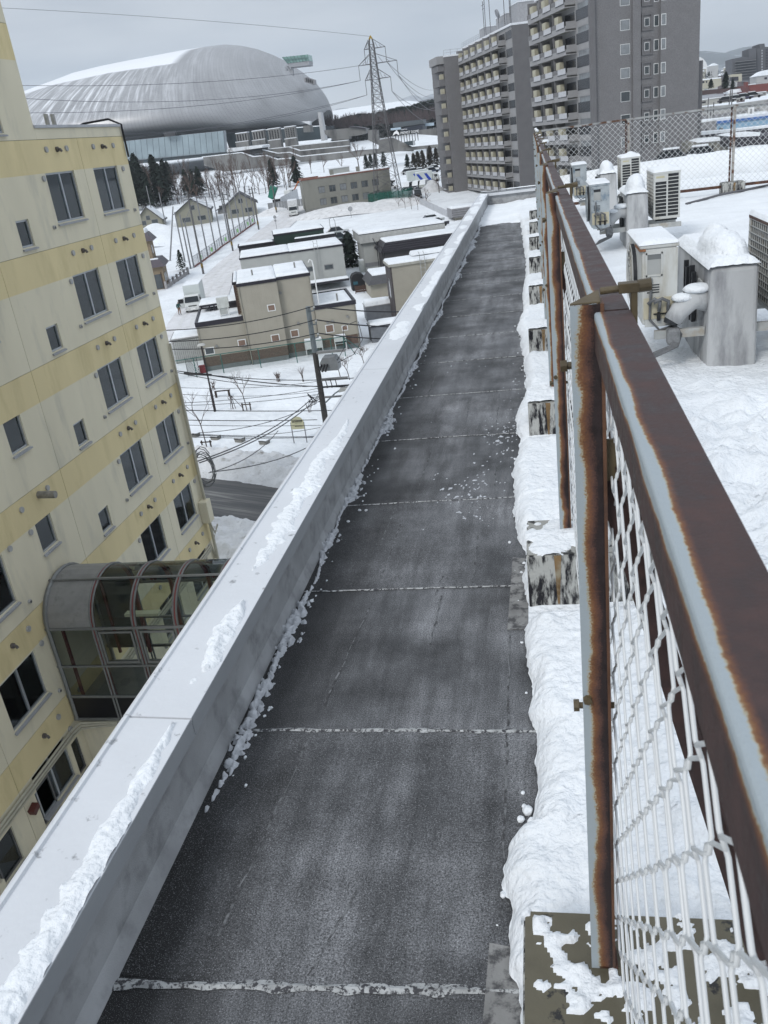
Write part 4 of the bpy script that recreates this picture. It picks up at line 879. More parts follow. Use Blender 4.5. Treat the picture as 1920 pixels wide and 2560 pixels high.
# side street with wheel ruts
ca = ong(*k7(560, 1185)); 
STRM = mat('packed_snow_street', (0.66, 0.66, 0.67), .75, .07, .5, .5, 3, dirt=(.44, .43, .42), dsc=.8, dlo=.52, dhi=.75)
RUT = mat('wheel_rut', (0.64, 0.64, 0.64), .6, .10, .8, .4, 4, dirt=(.42, .41, .40), dsc=.8, dlo=.52, dhi=.72)
cl_px = [k7(560, 1560), k7(640, 1240), k7(790, 960), k7(1000, 740), k7(1240, 540), k7(1420, 390), k7(1560, 270), k7(1600, 230)]
cl3 = [ong(*p) for p in cl_px]
def ribbon(nm, pts, w, m, dz, kind='structure', off=0.0):
    P = []
    for a, b in zip(pts[:-1], pts[1:]):
        for q in range(12): P.append(a + (b - a) * q / 12)
    P.append(pts[-1]); vs = []
    for i, p in enumerate(P):
        d = P[min(i + 1, len(P) - 1)] - P[max(i - 1, 0)]; d = d / np.linalg.norm(d[:2]); n = np.array([d[1], -d[0]])
        for s in (-1, 1):
            q = p[:2] + n * (off + s * w / 2); vs.append((q[0], q[1], float(ground(*q)) + dz))
    o = MB().add(vs, [(2 * i, 2 * i + 1, 2 * i + 3, 2 * i + 2) for i in range(len(P) - 1)]).build(nm, m); o['kind'] = kind; return o
ribbon('street', cl3, 6.5, STRM, .10)
for off in (-1.6, -.1, 1.5): ribbon('wheel_track', cl3, .55, RUT, .115, 'structure', off)
# ================================================================ building kit
def wallbox(mb, x0, y0, z0, x1, y1, z1): return mb.box(x0, y0, z0, x1, y1, z1)
def win_part(parent, u0, u1, z0, z1, v=0.0, fm=None, gm=None, split=True, side=False, fw=.06, rec=.05):
    fm = fm or WHITE; gm = gm or GLASS; f = MB()
    B = (lambda a, c, b, d, va, vb: f.box(a, va, c, b, vb, d)) if not side else (lambda a, c, b, d, va, vb: f.box(va, a, c, vb, b, d))
    va, vb = v - rec, v + .02
    B(u0, z0, u1, z0 + fw, va, vb); B(u0, z1 - fw, u1, z1, va, vb); B(u0, z0 + fw, u0 + fw, z1 - fw, va, vb); B(u1 - fw, z0 + fw, u1, z1 - fw, va, vb)
    if split: um = (u0 + u1) / 2; B(um - fw / 2, z0 + fw, um + fw / 2, z1 - fw, va, vb)
    w = f.build('window', fm, parent); g = MB()
    if side: g.box(v - .015, u0 + fw, z0 + fw, v - .005, u1 - fw, z1 - fw)
    else: g.box(u0 + fw, v - .015, z0 + fw, u1 - fw, v - .005, z1 - fw)
    g.build('pane', gm, w); return w
def roof_cap(parent, x0, y0, x1, y1, z, edge=.22, em=None, snow=True, name='roof'):
    MB().box(x0 - .08, y0 - .08, z - edge, x1 + .08, y1 + .08, z).build(name, em or mat('dark_trim', (.022, .020, .028), .45), parent)
    if snow:
        l = parent.location
        s = MB(); nx, ny = 10, 6; vs = []; 
        o = snow_sheet_local(parent, x0 + .04, y0 + .04, x1 - .04, y1 - .04, z, .16)
def snow_sheet_local(parent, x0, y0, x1, y1, z, hh=.16, nm='roof_snow', n=14):
    nx = max(4, min(26, int((x1 - x0) / .5))); ny = max(4, min(26, int((y1 - y0) / .5))); vs = []; fs = []
    sx_, sy_ = random.uniform(0, 50), random.uniform(0, 50)
    us = np.unique(np.concatenate([[x0, x0 + .05, x0 + .14], np.linspace(x0 + .14, x1 - .14, nx), [x1 - .05, x1]])); ws = np.unique(np.concatenate([[y0, y0 + .05, y0 + .14], np.linspace(y0 + .14, y1 - .14, ny), [y1 - .05, y1]]))
    X, Y = np.meshgrid(us, ws); m = np.minimum(np.minimum(X - x0, x1 - X), np.minimum(Y - y0, y1 - Y))
    Z = z + .003 + hh * np.sqrt(np.clip(m / .14, 0, 1)) * (.8 + .4 * fbm(X * .6 + sx_, Y * .6 + sy_, 3))
    nX = len(us); vs = [(X.flat[i], Y.flat[i], Z.flat[i]) for i in range(X.size)]
    fs = [(j * nX + i, j * nX + i + 1, (j + 1) * nX + i + 1, (j + 1) * nX + i) for j in range(len(ws) - 1) for i in range(nX - 1)]
    o = MB().add(vs, fs).build(nm, SNOWF, parent, smooth=True); return o
BEIGE = mat('beige_siding', (0.315, 0.295, 0.245), .8, .05, 1, .4, 14); BRICKB = mat('brown_brick_base', (0.115, 0.078, 0.062), .85, .18, 6, .4, 20)
GREYW = mat('pale_grey_siding', (0.36, 0.37, 0.355), .8, .05, 1, .2, 14); PLINTH = mat('plinth_grey', (.16, .17, .17), .85, .1, 2); DTRIM = mat('dark_trim', (.022, .020, .028), .45)
BOARD = mat('orange_blind', (.19, .125, .095), .7, .15, 4)
# ---------------------------------------------------------------- house A
pA = onz(*k4(270, 690), -16); A = Frame(pA, math.radians(17.8))
hA = thing('house', 'beige two-storey house with brown brick base behind the green fence', 'house', pA, A.th)
uR = A.uz(*k4(1195, 545))[0]; u1 = A.uz(*k4(495, 380))[0]; u2 = A.uz(*k4(690, 150))[0]; u3 = A.uz(*k4(893, 150))[0]; u0 = 0.0; uT = A.uz(*k4(445, 250))[0]
zl = A.uz(*k4(360, 385))[1]; zt = A.uz(*k4(560, 150))[1]; zr = A.uz(*k4(1030, 290))[1]; zbr = A.uz(*k4(560, 560))[1]
dep = A.v_at(*k4(640, 60), zt)[0]; depR = A.v_at(*k4(1130, 192), zr)[0]; dep = max(5.0, min(dep, 9)); depR = max(3.5, min(depR, 9))
def vol(parent, x0, y0, x1, y1, z0, z1, m, nm='wall'): return MB().box(x0, y0, z0, x1, y1, z1).build(nm, m, parent)
def banded(parent, x0, y0, x1, y1, zt_, zb_=None):
    zb_ = zbr if zb_ is None else zb_
    vol(parent, x0, y0, x1, y1, .45, zb_, BRICKB, 'brick_base'); vol(parent, x0, y0, x1, y1, zb_ + .001, zt_, BEIGE); vol(parent, x0 + .03, y0 + .03, x1 - .03, y1 - .03, -.5, .449, PLINTH, 'plinth')
banded(hA, 0, .25, u1 - .002, dep - .5, zl - .05)
banded(hA, u1, 0, u2 - .002, dep, zt - .25); banded(hA, u2, .55, u3, dep + .3, zt - .25)
banded(hA, u3 + .002, 0.45, uR, depR, zr - .25)
vol(hA, uT, 1.6, u1 - .003, dep - .2, zl, zt - .25, BEIGE, 'stair_wall')
q = MB()
for i in range(22): z = zl + .1 + i * (zt - .5 - zl) / 22; q.box(uT - .03, 1.57, z, uT + (.26 if i % 2 else .18), 1.9, z + .2)
q.build('quoins', BRICKB, hA)
MB().box(uT - .1, 1.5, zt - .25, u1 + .05, dep - .1, zt).build('roof', DTRIM, hA)
MB().box(u1 - .08, -.08, zt - .28, u2 + .0, dep + .08, zt).build('roof', DTRIM, hA); MB().box(u2 + .002, .47, zt - .28, u3 + .08, dep + .38, zt).build('roof', DTRIM, hA)
snow_sheet_local(hA, uT, 1.6, u1 - .05, dep - .2, zt, .16); snow_sheet_local(hA, u1 - .03, .0, u2, dep, zt, .18); snow_sheet_local(hA, u2 + .02, .55, u3, dep + .3, zt, .18)
pr = MB()
for (x0, y0, x1, y1) in ((-.08, .17, u1 - .01, .35), (-.08, .351, .1, dep - .45), (.101, dep - .65, u1 - .01, dep - .45)): pr.box(x0, y0, zl - .30, x1, y1, zl + .12)
pr.build('terrace_parapet', DTRIM, hA); snow_sheet_local(hA, .12, .5, u1 - .1, dep - .7, zl - .04, .08)
pr = MB()
for (x0, y0, x1, y1) in ((u3 + .01, .37, uR + .08, .55), (uR - .1, .551, uR + .08, depR + .05), (u3 + .01, depR - .15, uR - .11, depR + .05)): pr.box(x0, y0, zr - .28, x1, y1, zr + .1)
pr.build('wing_parapet', DTRIM, hA); snow_sheet_local(hA, u3 + .03, .58, uR - .12, depR - .17, zr - .2, .22)
for (a, b, c, d, v, gm, sp) in ((640, 283, 680, 330, 0, BOARD, False), (465, 490, 506, 538, 0, BOARD, False), (662, 460, 705, 512, 0, BOARD, False), (777, 432, 819, 484, .55, BOARD, False), (984, 402, 1027, 458, .45, BOARD, False), (1079, 408, 1111, 445, .45, BOARD, False), (270, 537, 318, 588, .25, GLASS, True)):
    ua, zb_ = A.uz(*k4(a, d), v); ub, zt_ = A.uz(*k4(c, b), v); win_part(hA, min(ua, ub), max(ua, ub), zb_, zt_, v - .02, WHITE, gm, sp, fw=.08, rec=-.01)
for (a, b, v) in ((713, 218, .55), (819, 397, .55), (1110, 357, .45), (992, 393, .45), (1021, 385, .45), (335, 533, .25)):
    u_, z_ = A.uz(*k4(a, b), v); MB().cyl((u_, v - .16, z_), (u_, v, z_), .13, n=10).build('vent_hood', mat('vent_grey', (.22, .22, .21), .5), hA)
pj = MB(); uj, zj = A.uz(*k4(866, 60), .4); pj.tube([(u3 + .05, .45, zt + .9), (u3 + .2, .45, zt + 1.15), (u3 + .42, .45, zt + 1.0), (u3 + .46, .45, zt + .6), (u3 + .46, .45, zr + .2)], .06, 8); pj.build('gas_pipe', WHITE, hA)
mb = MB(); mb.bar((u3 + .25, .42, .4), (u3 + .25, .42, .5), .1, .1)
for (x, y, z0, z1) in ((.12, .2, .1, zl - .3), (u1 + .1, -.06, .1, zt - .3), (u3 - .1, .5, .1, zt - .3), (uR - .12, .4, .1, zr - .3)): MB().cyl((x, y, z0), (x, y, z1), .045, n=6).build('downpipe', mat('pipe_beige', (.26, .245, .205)), hA)
for q in range(1, 6):
    x = u1 + (u2 - u1) * q / 6; MB().box(x - .008, -.006, zbr + .02, x + .008, -.001, zt - .3).build('siding_joint', mat('joint_dark', (.275, .257, .213)), hA)
for (x, y) in ((u1 + 1.5, 3), (u2 + 2, 4), (uR - 1.5, 2)): MB().cyl((x, y, zr), (x, y, (zt if x < u3 else zr) + .7), .08, n=8).build('flue', mat('vent_grey', (.22, .22, .21)), hA)
# appliances standing on legs against the wall
def legs_unit(lb, pa, pb, zl_, v, group=None, slant=False):
    ua, zb_ = A.uz(*k4(pa[0], pb[1]), v); ub, zt_ = A.uz(*k4(pb[0], pa[1]), v); w = ub - ua
    t = thing('heating_unit', lb, 'heating unit', A.W(ua, v - .75, zl_), A.th, group)
    MB().box(0, 0, zb_ - zl_, w, .6, zt_ - zl_).build('casing', mat('pale_unit', (.52, .54, .52), .5), t, bevel=.03)
    MB().box(.04, .04, zt_ - zl_, w - .04, .56, zt_ - zl_ + .12).build('snow_cap', SNOWF, t, bevel=.04)
    for x in (.03, w - .07):
        for y in (.03, .53): MB().box(x, y, -.6, x + .05, y + .05, zb_ - zl_ - .003).build('leg', WHITE, t)
    if slant:
        MB().box(.06, -.01, zb_ - zl_ + .06, w - .06, 0.0, zb_ - zl_ + .22).build('grille', BLACK, t)
        MB().box(.08, .0, zb_ - zl_ - .55, w - .08, .05, zb_ - zl_ - .5).build('crossbar', WHITE, t)
legs_unit('large white boiler on legs by the brown base behind the power pole', (860, 480), (955, 548), .3, .55, None)
legs_unit('smaller white unit on a stand at the right end of the beige house', (1032, 462), (1095, 516), .3, .45, None, True)
# terrace air conditioner stack and carport
ua, za = A.uz(*k4(345, 330), 2.0)
t = thing('terrace_unit', 'pale outdoor unit with snow standing on the terrace of the beige house', 'air conditioner', A.W(ua, 2.0, zl - .1), A.th)
MB().box(0, 0, .9, 1.1, .5, 1.9).build('casing', mat('pale_unit', (.52, .54, .52)), t, bevel=.02); MB().box(.02, .02, 1.9, 1.08, .48, 2.0).build('snow_cap', SNOWF, t)
for x in (.1, .9): MB().box(x, .05, 0, x + .08, .45, .9).build('leg', WHITE, t)
MB().box(.15, .1, .3, .85, .4, .88).build('lower_unit', mat('pale_unit2', (.42, .44, .43)), t)
pc = A.W(A.uz(*k4(232, 300), 6.0)[0], 6.0, 0); t = thing('carport', 'dark posted carport with snow roof beside the parked white truck', 'carport', (pc[0], pc[1], -16), A.th)
zc = A.uz(*k4(300, 285), 6.0)[1]; MB().box(0, 0, zc - .2, 4.2, 3.4, zc).build('roof', DTRIM, t); snow_sheet_local(t, .0, .0, 4.2, 3.4, zc, .18)
for x in (.9, 1.35, 1.9, 3.9): MB().box(x, .1, 0, x + .13, .24, zc - .2).build('post', DTRIM if x != 1.9 else WHITE, t)
MB().box(2.1, .3, 0, 4.1, 3.3, zc - .22).build('back_wall', mat('dark_purple', (.035, .030, .035), .7), t)
# corrugated shed
ps = onz(*k4(96, 640), -16); S = Frame(ps, TH); us, zs = S.uz(*k4(240, 475)); t = thing('corrugated_shed', 'grey corrugated metal shed with snow roof left of the beige house', 'shed', ps, TH)
vol(t, 0, 0, us, 4, -.3, zs, mat('shed_grey', (.36, .37, .36), .6), 'body')
rb = MB()
for i in range(15): x = us * (i + .5) / 15; rb.extr([(x - .11, 0), (x - .05, -.09), (x + .05, -.09), (x + .11, 0)], 0, 0, 0) if False else rb.prism([(x - .12, -.002), (x - .05, -.10), (x + .05, -.10), (x + .12, -.002)], .1, zs - .12)
rb.build('corrugation', mat('shed_grey', (.36, .37, .36)), t); t.children[-1]['kind'] = 'stuff'
roof_cap(t, 0, -.1, us, 4, zs + .1, .1, mat('shed_edge', (.3, .3, .3)))
# ---------------------------------------------------------------- green park fence
gp = [onz(*p, -16) for p in (k4(60, 745), k4(380, 695), k4(600, 663), k4(815, 632), k4(1025, 605), k4(1100, 592))]
GRN = mat('green_paint', (.018, .105, .090), .45, .1, 5)
t = thing('park_fence', 'thin green pipe fence in front of the beige house', 'fence', gp[0], 0)
fp = [p - gp[0] for p in gp]; tot = []
for a, b in zip(fp[:-1], fp[1:]):
    n = max(1, round(np.linalg.norm(b - a) / 2.4))
    for q in range(n): tot.append(a + (b - a) * q / n)
tot.append(fp[-1])
for a in tot: MB().cyl((a[0], a[1], -.1), (a[0], a[1], 1.85), .045, n=6).build('post', GRN, t)
for a, b in zip(tot[:-1], tot[1:]): MB().cyl((a[0], a[1], 1.82), (b[0], b[1], 1.82), .04, n=6).build('top_rail', GRN, t)
def net_mat(name, col, alpha):
    m = bpy.data.materials.new(name); m.use_nodes = True; tt = m.node_tree; tt.nodes.clear(); d = N('ShaderNodeBsdfDiffuse', tt); d.inputs[0].default_value = (*col, 1); tr = N('ShaderNodeBsdfTransparent', tt); mx = N('ShaderNodeMixShader', tt); mx.inputs[0].default_value = alpha
    oo = N('ShaderNodeOutputMaterial', tt); tt.links.new(tr.outputs[0], mx.inputs[1]); tt.links.new(d.outputs[0], mx.inputs[2]); tt.links.new(mx.outputs[0], oo.inputs[0]); return m
NETG = net_mat('green_net', (.02, .12, .10), .12)
for a, b in zip(tot[:-1], tot[1:]): MB().quad((a[0], a[1] + .03, .05), (b[0], b[1] + .03, .05), (b[0], b[1] + .03, 1.8), (a[0], a[1] + .03, 1.8)).build('mesh_panel', NETG, t)
pt = tot[-1]; 
for (x, y) in ((.9, .2), (1.3, 1.6)): MB().bar((pt[0], pt[1], 1.8), (pt[0] + x, pt[1] + y, 0), .06, .06).build('stay', GRN, t)
# lattice gate and red box by the shed
pl = onz(*kp(205, 640), -16); t = thing('lattice_panel', 'small criss-cross lattice panel beside the corrugated shed', 'lattice', pl, TH); m_ = mat('lattice_dark', (.06, .055, .05), .7)
mb = MB()
for i in range(-4, 9):
    for s in (1, -1):
        x0 = i * .16; pts = [(x0, .0, 0), (x0 + s * 1.7 * .7, 0, 1.7)]
        a_, b_ = pts
        def clipx(a, b):
            (x0_, _, z0_), (x1_, _, z1_) = a, b
            t0, t1 = 0, 1
            for lim, sg in ((0, 1), (1.0, -1)):
                f0, f1 = sg * (x0_ - lim), sg * (x1_ - lim)
                if f0 < 0 and f1 < 0: return None
                if f0 < 0: t0 = max(t0, f0 / (f0 - f1))
                if f1 < 0: t1 = min(t1, f0 / (f0 - f1))
            if t1 <= t0: return None
            g_ = lambda t_: (x0_ + (x1_ - x0_) * t_, .01 * s, z0_ + (z1_ - z0_) * t_); return g_(t0), g_(t1)
        r = clipx((x0, 0, 0), (x0 + s * 1.2, 0, 1.7))
        if r: mb.bar(r[0], r[1], .03, .03)
mb.build('lattice', m_, t)['kind'] = 'stuff'; MB().box(-.05, -.03, -.1, 0, .03, 1.75).build('post', m_, t); MB().box(1.0, -.03, -.1, 1.05, .03, 1.75).build('post', m_, t)
pb = onz(*kp(440, 585), -16); rd = thing('red_bin', 'small dark red bin beside the lattice panel', 'bin', pb, TH); MB().box(-.3, -.25, 0, .3, .25, .62).build('body', mat('bin_red', (.20, .02, .03)), rd, bevel=.04); MB().box(-.33, -.28, .622, .33, .28, .70).build('lid', mat('bin_red', (.20, .02, .03)), rd, bevel=.03)
# ---------------------------------------------------------------- house B (grey-white) and the dark house C behind it
pB = onz(*k3(524, 552), -16.0); 
pB = CAM + ray(*k3(985, 590)) * ((106.0 - 0) / ray(*k3(985, 590))[1]) * .0 + onz(*k3(985, 612), -15.9)
Bf = Frame(pB, math.radians(17)); uL = Bf.uz(*k3(516, 492))[0]; zB = Bf.uz(*k3(958, 432))[1]; uM = Bf.uz(*k3(731, 460))[0]
hB = thing('house', 'pale grey flat-roofed house with a steel ladder behind the beige house', 'house', pB, Bf.th)
dB = max(4, min(9, Bf.v_at(*k3(950, 402), zB)[0]))
vol(hB, uL, .4, uM - .002, dB, -1, zB - .2, GREYW); vol(hB, uM, 0, 0, dB, -1, zB - .2, GREYW)
MB().box(uL - .1, .3, zB - .22, uM - .05, dB + .1, zB).build('roof', DTRIM, hB); MB().box(uM - .048, -.1, zB - .22, .1, dB + .1, zB).build('roof', DTRIM, hB)
snow_sheet_local(hB, uL, .4, uM, dB, zB, .2); snow_sheet_local(hB, uM, 0, 0, dB, zB, .2)
for (a, b, c, d) in ((884, 516, 921, 546), (806, 526, 837, 555)):
    ua, zb_ = Bf.uz(*k3(a, d)); ub, zt_ = Bf.uz(*k3(c, b)); win_part(hB, ua, ub, zb_, zt_, -.02, mat('steel_grey_frame', (.2, .2, .2)), GLASS, False, fw=.12, rec=-.01)
zA_ = Bf.uz(*k3(985, 575), -1.2)[1]; ul = Bf.uz(*k3(820, 600), -1.4)[0]
vol(hB, ul, -1.4, .15, -.002, -1, zA_ - .3, mat('dark_grey_wall', (.07, .07, .075), .7), 'annex'); MB().box(ul - .05, -1.5, zA_ - .3, .2, -.003, zA_ - .1).build('annex_roof', DTRIM, hB); snow_sheet_local(hB, ul, -1.45, .15, -.02, zA_ - .1, .25)
lad = MB(); (ua, za_), (ub, zb2) = Bf.uz(*k3(838, 408), -.2), Bf.uz(*k3(868, 600), -.2)
for x in (ub - .25, ub + .25): lad.cyl((x, -.25, zb2), (x, -.25, zB + 1.0), .035, n=5)
z = zb2 + .3
while z < zB + .6: lad.cyl((ub - .25, -.25, z), (ub + .25, -.25, z), .022, n=4); z += .45
lad.build('ladder', mat('ladder_steel', (.33, .34, .34), .4), hB)
pC = onz(*k3(990, 500), -15.8) ; 
pC = Bf.W(-1.5, dB + 2.4, 0); Cf = Frame(pC, math.radians(17)); zC = Cf.uz(*k3(700, 415))[1]; ucl = Cf.uz(*k3(512, 450))[0]
hC = thing('house', 'low dark house with stepped snowy flat roofs behind the pale grey house', 'house', pC, Cf.th); DK = mat('dark_siding', (.030, .030, .036), .6, .1, 3); DG = mat('dark_green_siding', (.020, .040, .032), .5, .1, 3)
ucm = Cf.uz(*k3(665, 410))[0]
vol(hC, ucl, 0, ucm - .01, 3.5, -1, zC - .2, DK); MB().box(ucl - .1, -.1, zC - .2, ucm - .01, 3.6, zC).build('roof', DTRIM, hC); snow_sheet_local(hC, ucl + .1, .15, ucm - .2, 3.4, zC - .02, .12)
vol(hC, ucm, 1.0, 0, 8.0, -1, zC + .6, DG); MB().box(ucm - .1, .9, zC + .6, .1, 8.1, zC + .85).build('roof', DTRIM, hC); snow_sheet_local(hC, ucm, 1.0, 0, 8.0, zC + .85, .15)
vol(hC, ucm + 3, .0, ucm + 9, .999, -1, zC - .1, DK, 'porch'); snow_sheet_local(hC, ucm + 3, 0, ucm + 9, .98, zC - .1, .15)
pp = MB(); pp.tube([(ucm + 8.5, 1.1, zC + .5), (ucm + 8.5, .9, zC + 1.9), (ucm + 9.0, .9, zC + 2.1), (ucm + 9.3, .9, zC + 1.6), (ucm + 9.3, .9, zC - .4)], .05, 6); pp.build('vent_pipe', mat('grey_pipe', (.3, .31, .31)), hC)
# ---------------------------------------------------------------- house D tall white with wide fascia
zD0 = -15.5; pD = onz(*k3(1062, 560), zD0); Df = Frame(pD, math.radians(17)); uDr = Df.uz(*k3(1393, 370))[0]; zDt = Df.uz(*k3(1040, 383))[1]; zDf = Df.uz(*k3(1060, 440))[1] if False else Df.uz(*k3(1100, 421))[1]
hD = thing('house', 'tall white house with a deep pale fascia and single-pitch snow roof', 'house', pD, Df.th)
zDf = Df.uz(*k3(1250, 400))[1]; zDt = Df.uz(*k3(1250, 362))[1]
vol(hD, .1, .0, uDr, 8, -2, zDf, GREYW); vol(hD, -.35, -.5, uDr + .3, 8.3, zDf + .001, zDt, mat('fascia_pale', (.40, .405, .39), .6), 'fascia'); MB().box(-.4, -.55, zDt + .001, uDr + .35, 8.35, zDt + .08).build('roof', DTRIM, hD)
snow_sheet_local(hD, -.38, -.5, uDr + .3, 8.3, zDt + .08, .25)
MB().box(.098, -.01, zDf - 3.4, 4.2, .0, zDf - 2.8).build('grey_band', mat('band_grey', (.2, .205, .215)), hD)
MB().cyl((1.8, -.2, zDf - .5), (1.8, 0, zDf - .5), .18, n=10).build('vent_hood', mat('vent_grey', (.22, .22, .21)), hD)
u_, z_ = Df.vz(*k3(1030, 460), .1); MB().box(-.6, 1.5, zDf - 4.2, .098, 3.0, zDf - 2.6).build('wall_unit', mat('pale_unit', (.52, .54, .52)), hD, bevel=.02); MB().box(-.6, 1.5, zDf - 2.6, .098, 3, zDf - 2.45).build('wall_unit_snow', SNOWF, hD)
# dark snow-roofed hip roof E in front of D
pE = onz(*k3(1150, 560), -15); Ef = Frame(pE, math.radians(17)); uEr = 12.; zEt = Ef.uz(*k3(1160, 425))[1]
hE = thing('house', 'house with black ribbed mansard roof and railing beside the tall white house', 'house', pE, Ef.th); MET = mat('black_metal_roof', (.018, .016, .022), .4, .1, 5)
ze = Ef.uz(*k3(1160, 465))[1]
vol(hE, 0, 0, uEr, 6, -1.5, ze, mat('dark_wall', (.05, .048, .05)))
MB().hexa([(-.5, -.5, ze), (uEr + .5, -.5, ze), (uEr + .5, 6.5, ze), (-.5, 6.5, ze)], [(.4, .3, zEt), (uEr - .3, .3, zEt), (uEr - .3, 5.7, zEt), (.4, 5.7, zEt)]).build('roof', MET, hE)
rb = MB()
for i in range(4):
    f = (i + .5) / 4.5; z = ze + (zEt - ze) * f; x = -.5 + .9 * f; y = -.5 + .8 * f; rb.bar((x, y - .03, z), (uEr + .5 - .8 * f, y - .03, z), .05, .05); rb.bar((x - .03, y, z), (x - .03, 6.5 - .8 * f, z), .05, .05)
rb.build('roof_ribs', MET, hE)['kind'] = 'stuff'; snow_sheet_local(hE, .42, .32, uEr - .3, 5.7, zEt, .2)
r_ = MB(); r_.tube([(-.9, 3, zEt + .5), (-.9, -.3, zEt - 0.4), (-.9, -.3, ze - 2.4), (.2, -.3, ze - 2.5)], .06, 6); r_.tube([(-.9, -.3, zEt - .4), (-.2, -.3, zEt - .4), (-.2, -.3, ze - 2.2)], .05, 6); r_.build('pipe_railing', BLACK, hE)
# beige tall house F
pF = onz(*k3(1200, 775), -16); Ff = Frame(pF, math.radians(17)); zF = Ff.uz(*k3(1195, 515))[1] - .1; 
hF = thing('house', 'tall beige house with a dark brown side wall half hidden by the parapet', 'house', pF, Ff.th); uFr = 13; vF, zf2 = Ff.vz(*k3(1160, 480), 0)
dF = max(4, min(8, vF))
vol(hF, .002, 0, uFr, dF, -1, zF - .2, BEIGE); vol(hF, -.14, .0, 0, dF, -1, zF - .22, mat('dark_brown_wall', (.065, .055, .055)), 'side_wall')
MB().box(-.3, -.15, zF - .2, uFr + .1, dF + .1, zF + .05).build('roof', mat('beige_trim', (.34, .33, .29)), hF); snow_sheet_local(hF, -.25, -.1, uFr, dF, zF + .05, .18)
win_part(hF, dF * .35, dF * .6, zF - 3.6, zF - 1.6, -.14, mat('steel_grey_frame', (.2, .2, .2)), GLASS, False, True, .08, .02)
snow_sheet_local(hF, 2.6, 2.2, uFr, dF, zF + .3, .35, 'upper_snow')
lad = MB(); ub = Ff.uz(*k3(1300, 460), -.1)[0]
for x in (ub - .25, ub + .25): lad.tube([(x, -.3, zF - 2.2), (x, -.3, zF + .7), (x, .3, zF + .9)], .035, 5)
for q in range(5): lad.cyl((ub - .25, -.3, zF - 2 + q * .45), (ub + .25, -.3, zF - 2 + q * .45), .02, n=4)
lad.build('ladder', mat('ladder_steel', (.33, .34, .34)), hF)
MB().cyl((ub - .2, -.5, zF - 2.9), (ub - .2, -.05, zF - 2.6), .38, n=14).build('dish', WHITE, hF); vol(hF, ub - .3, -1.6, uFr, -.01, -1, zF - 3.3, GREYW, 'bay'); MB().box(ub - .7, -1.9, zF - 3.3, uFr, -.01, zF - 2.9).build('bay_roof', DTRIM, hF); snow_sheet_local(hF, ub - .65, -1.85, uFr, -.05, zF - 2.9, .35)
# awning house G, shed, small sheds
pG = onz(*k3(1090, 668), -16); Gf = Frame(pG, math.radians(17)); zG0 = Gf.uz(*k3(1100, 605))[1]; zG1 = Gf.uz(*k3(1110, 568))[1]
hG = thing('house', 'low house with a dark ribbed mansard awning between the tall houses', 'house', pG, Gf.th)
uGl, uGr = Gf.uz(*k3(1085, 640))[0], Gf.uz(*k3(1175, 640))[0]
vol(hG, uGl, 0, uGr + 1, 6, -1, zG0, BEIGE); MB().hexa([(uGl - .3, -.6, zG0), (uGr + 1, -.6, zG0), (uGr + 1, 6.2, zG0), (uGl - .3, 6.2, zG0)], [(uGl + .4, .1, zG1), (uGr + 1, .1, zG1), (uGr + 1, 5.5, zG1), (uGl + .4, 5.5, zG1)]).build('mansard', mat('grey_metal_roof', (.07, .07, .075), .45), hG)
snow_sheet_local(hG, uGl + .42, .12, uGr + 1, 5.5, zG1, .25); MB().box(uGl, -.15, zG0 - 2.6, uGr + 1, -.0, zG0 - 2.3).build('ledge', WHITE, hG)
pS2 = onz(*k3(1068, 768), -16); S2 = Frame(pS2, math.radians(16)); us, zs = S2.uz(*k3(1172, 690)); t = thing('garden_shed', 'grey garden shed with a thick snow slab roof right of the beige house', 'shed', pS2, S2.th)
vol(t, 0, 0, us, 2.6, -.3, zs, mat('shed_blue_grey', (.145, .155, .17), .6), 'body'); MB().box(-.06, -.06, zs, us + .06, 2.66, zs + .08).build('roof', mat('shed_edge', (.3, .3, .3)), t); snow_sheet_local(t, 0, 0, us, 2.6, zs + .08, .42)
for (ax, ay, lbl, hgt) in ((1085, 838, 'low grey store with snow roof at the parapet edge', 1.5),):
    pp_ = onz(*k3(1090, 860), -16); t = thing('garden_shed', lbl, 'shed', pp_, TH); vol(t, 0, 0, 4, 2, -.2, hgt, mat('shed_blue_grey', (.145, .155, .17)), 'body'); MB().box(-.1, -.1, hgt, 4.1, 2.1, hgt + .1).build('roof', DTRIM, t); snow_sheet_local(t, -.05, -.05, 4.05, 2.05, hgt + .1, .25)
pt_ = onz(*k3(1035, 632), -16); t = thing('storage_tank', 'rounded black storage tank in the gap between the houses', 'tank', pt_, TH)
MB().extr([(-.9, 0), (.9, 0), (.9, 1.7), (.6, 2.1), (0, 2.25), (-.6, 2.1), (-.9, 1.7)], 1, 0, 1.8).build('body', BLACK, t, bevel=.08); MB().box(-.7, -.02, .8, -.1, 0, 1.2).build('label_plate', mat('teal', (.03, .10, .13)), t)
t = thing('wood_fence', 'short brown plank fence below the black tank', 'fence', onz(*k3(1018, 648), -16), TH)
for q in range(3): MB().box(0, 0, .15 + q * .28, 2.2, .05, .38 + q * .28).build('plank', mat('brown_plank', (.075, .045, .035), .8), t)
for x in (0, 1.1, 2.15): MB().box(x, .052, 0, x + .08, .12, 1.05).build('post', mat('brown_plank', (.075, .045, .035)), t)
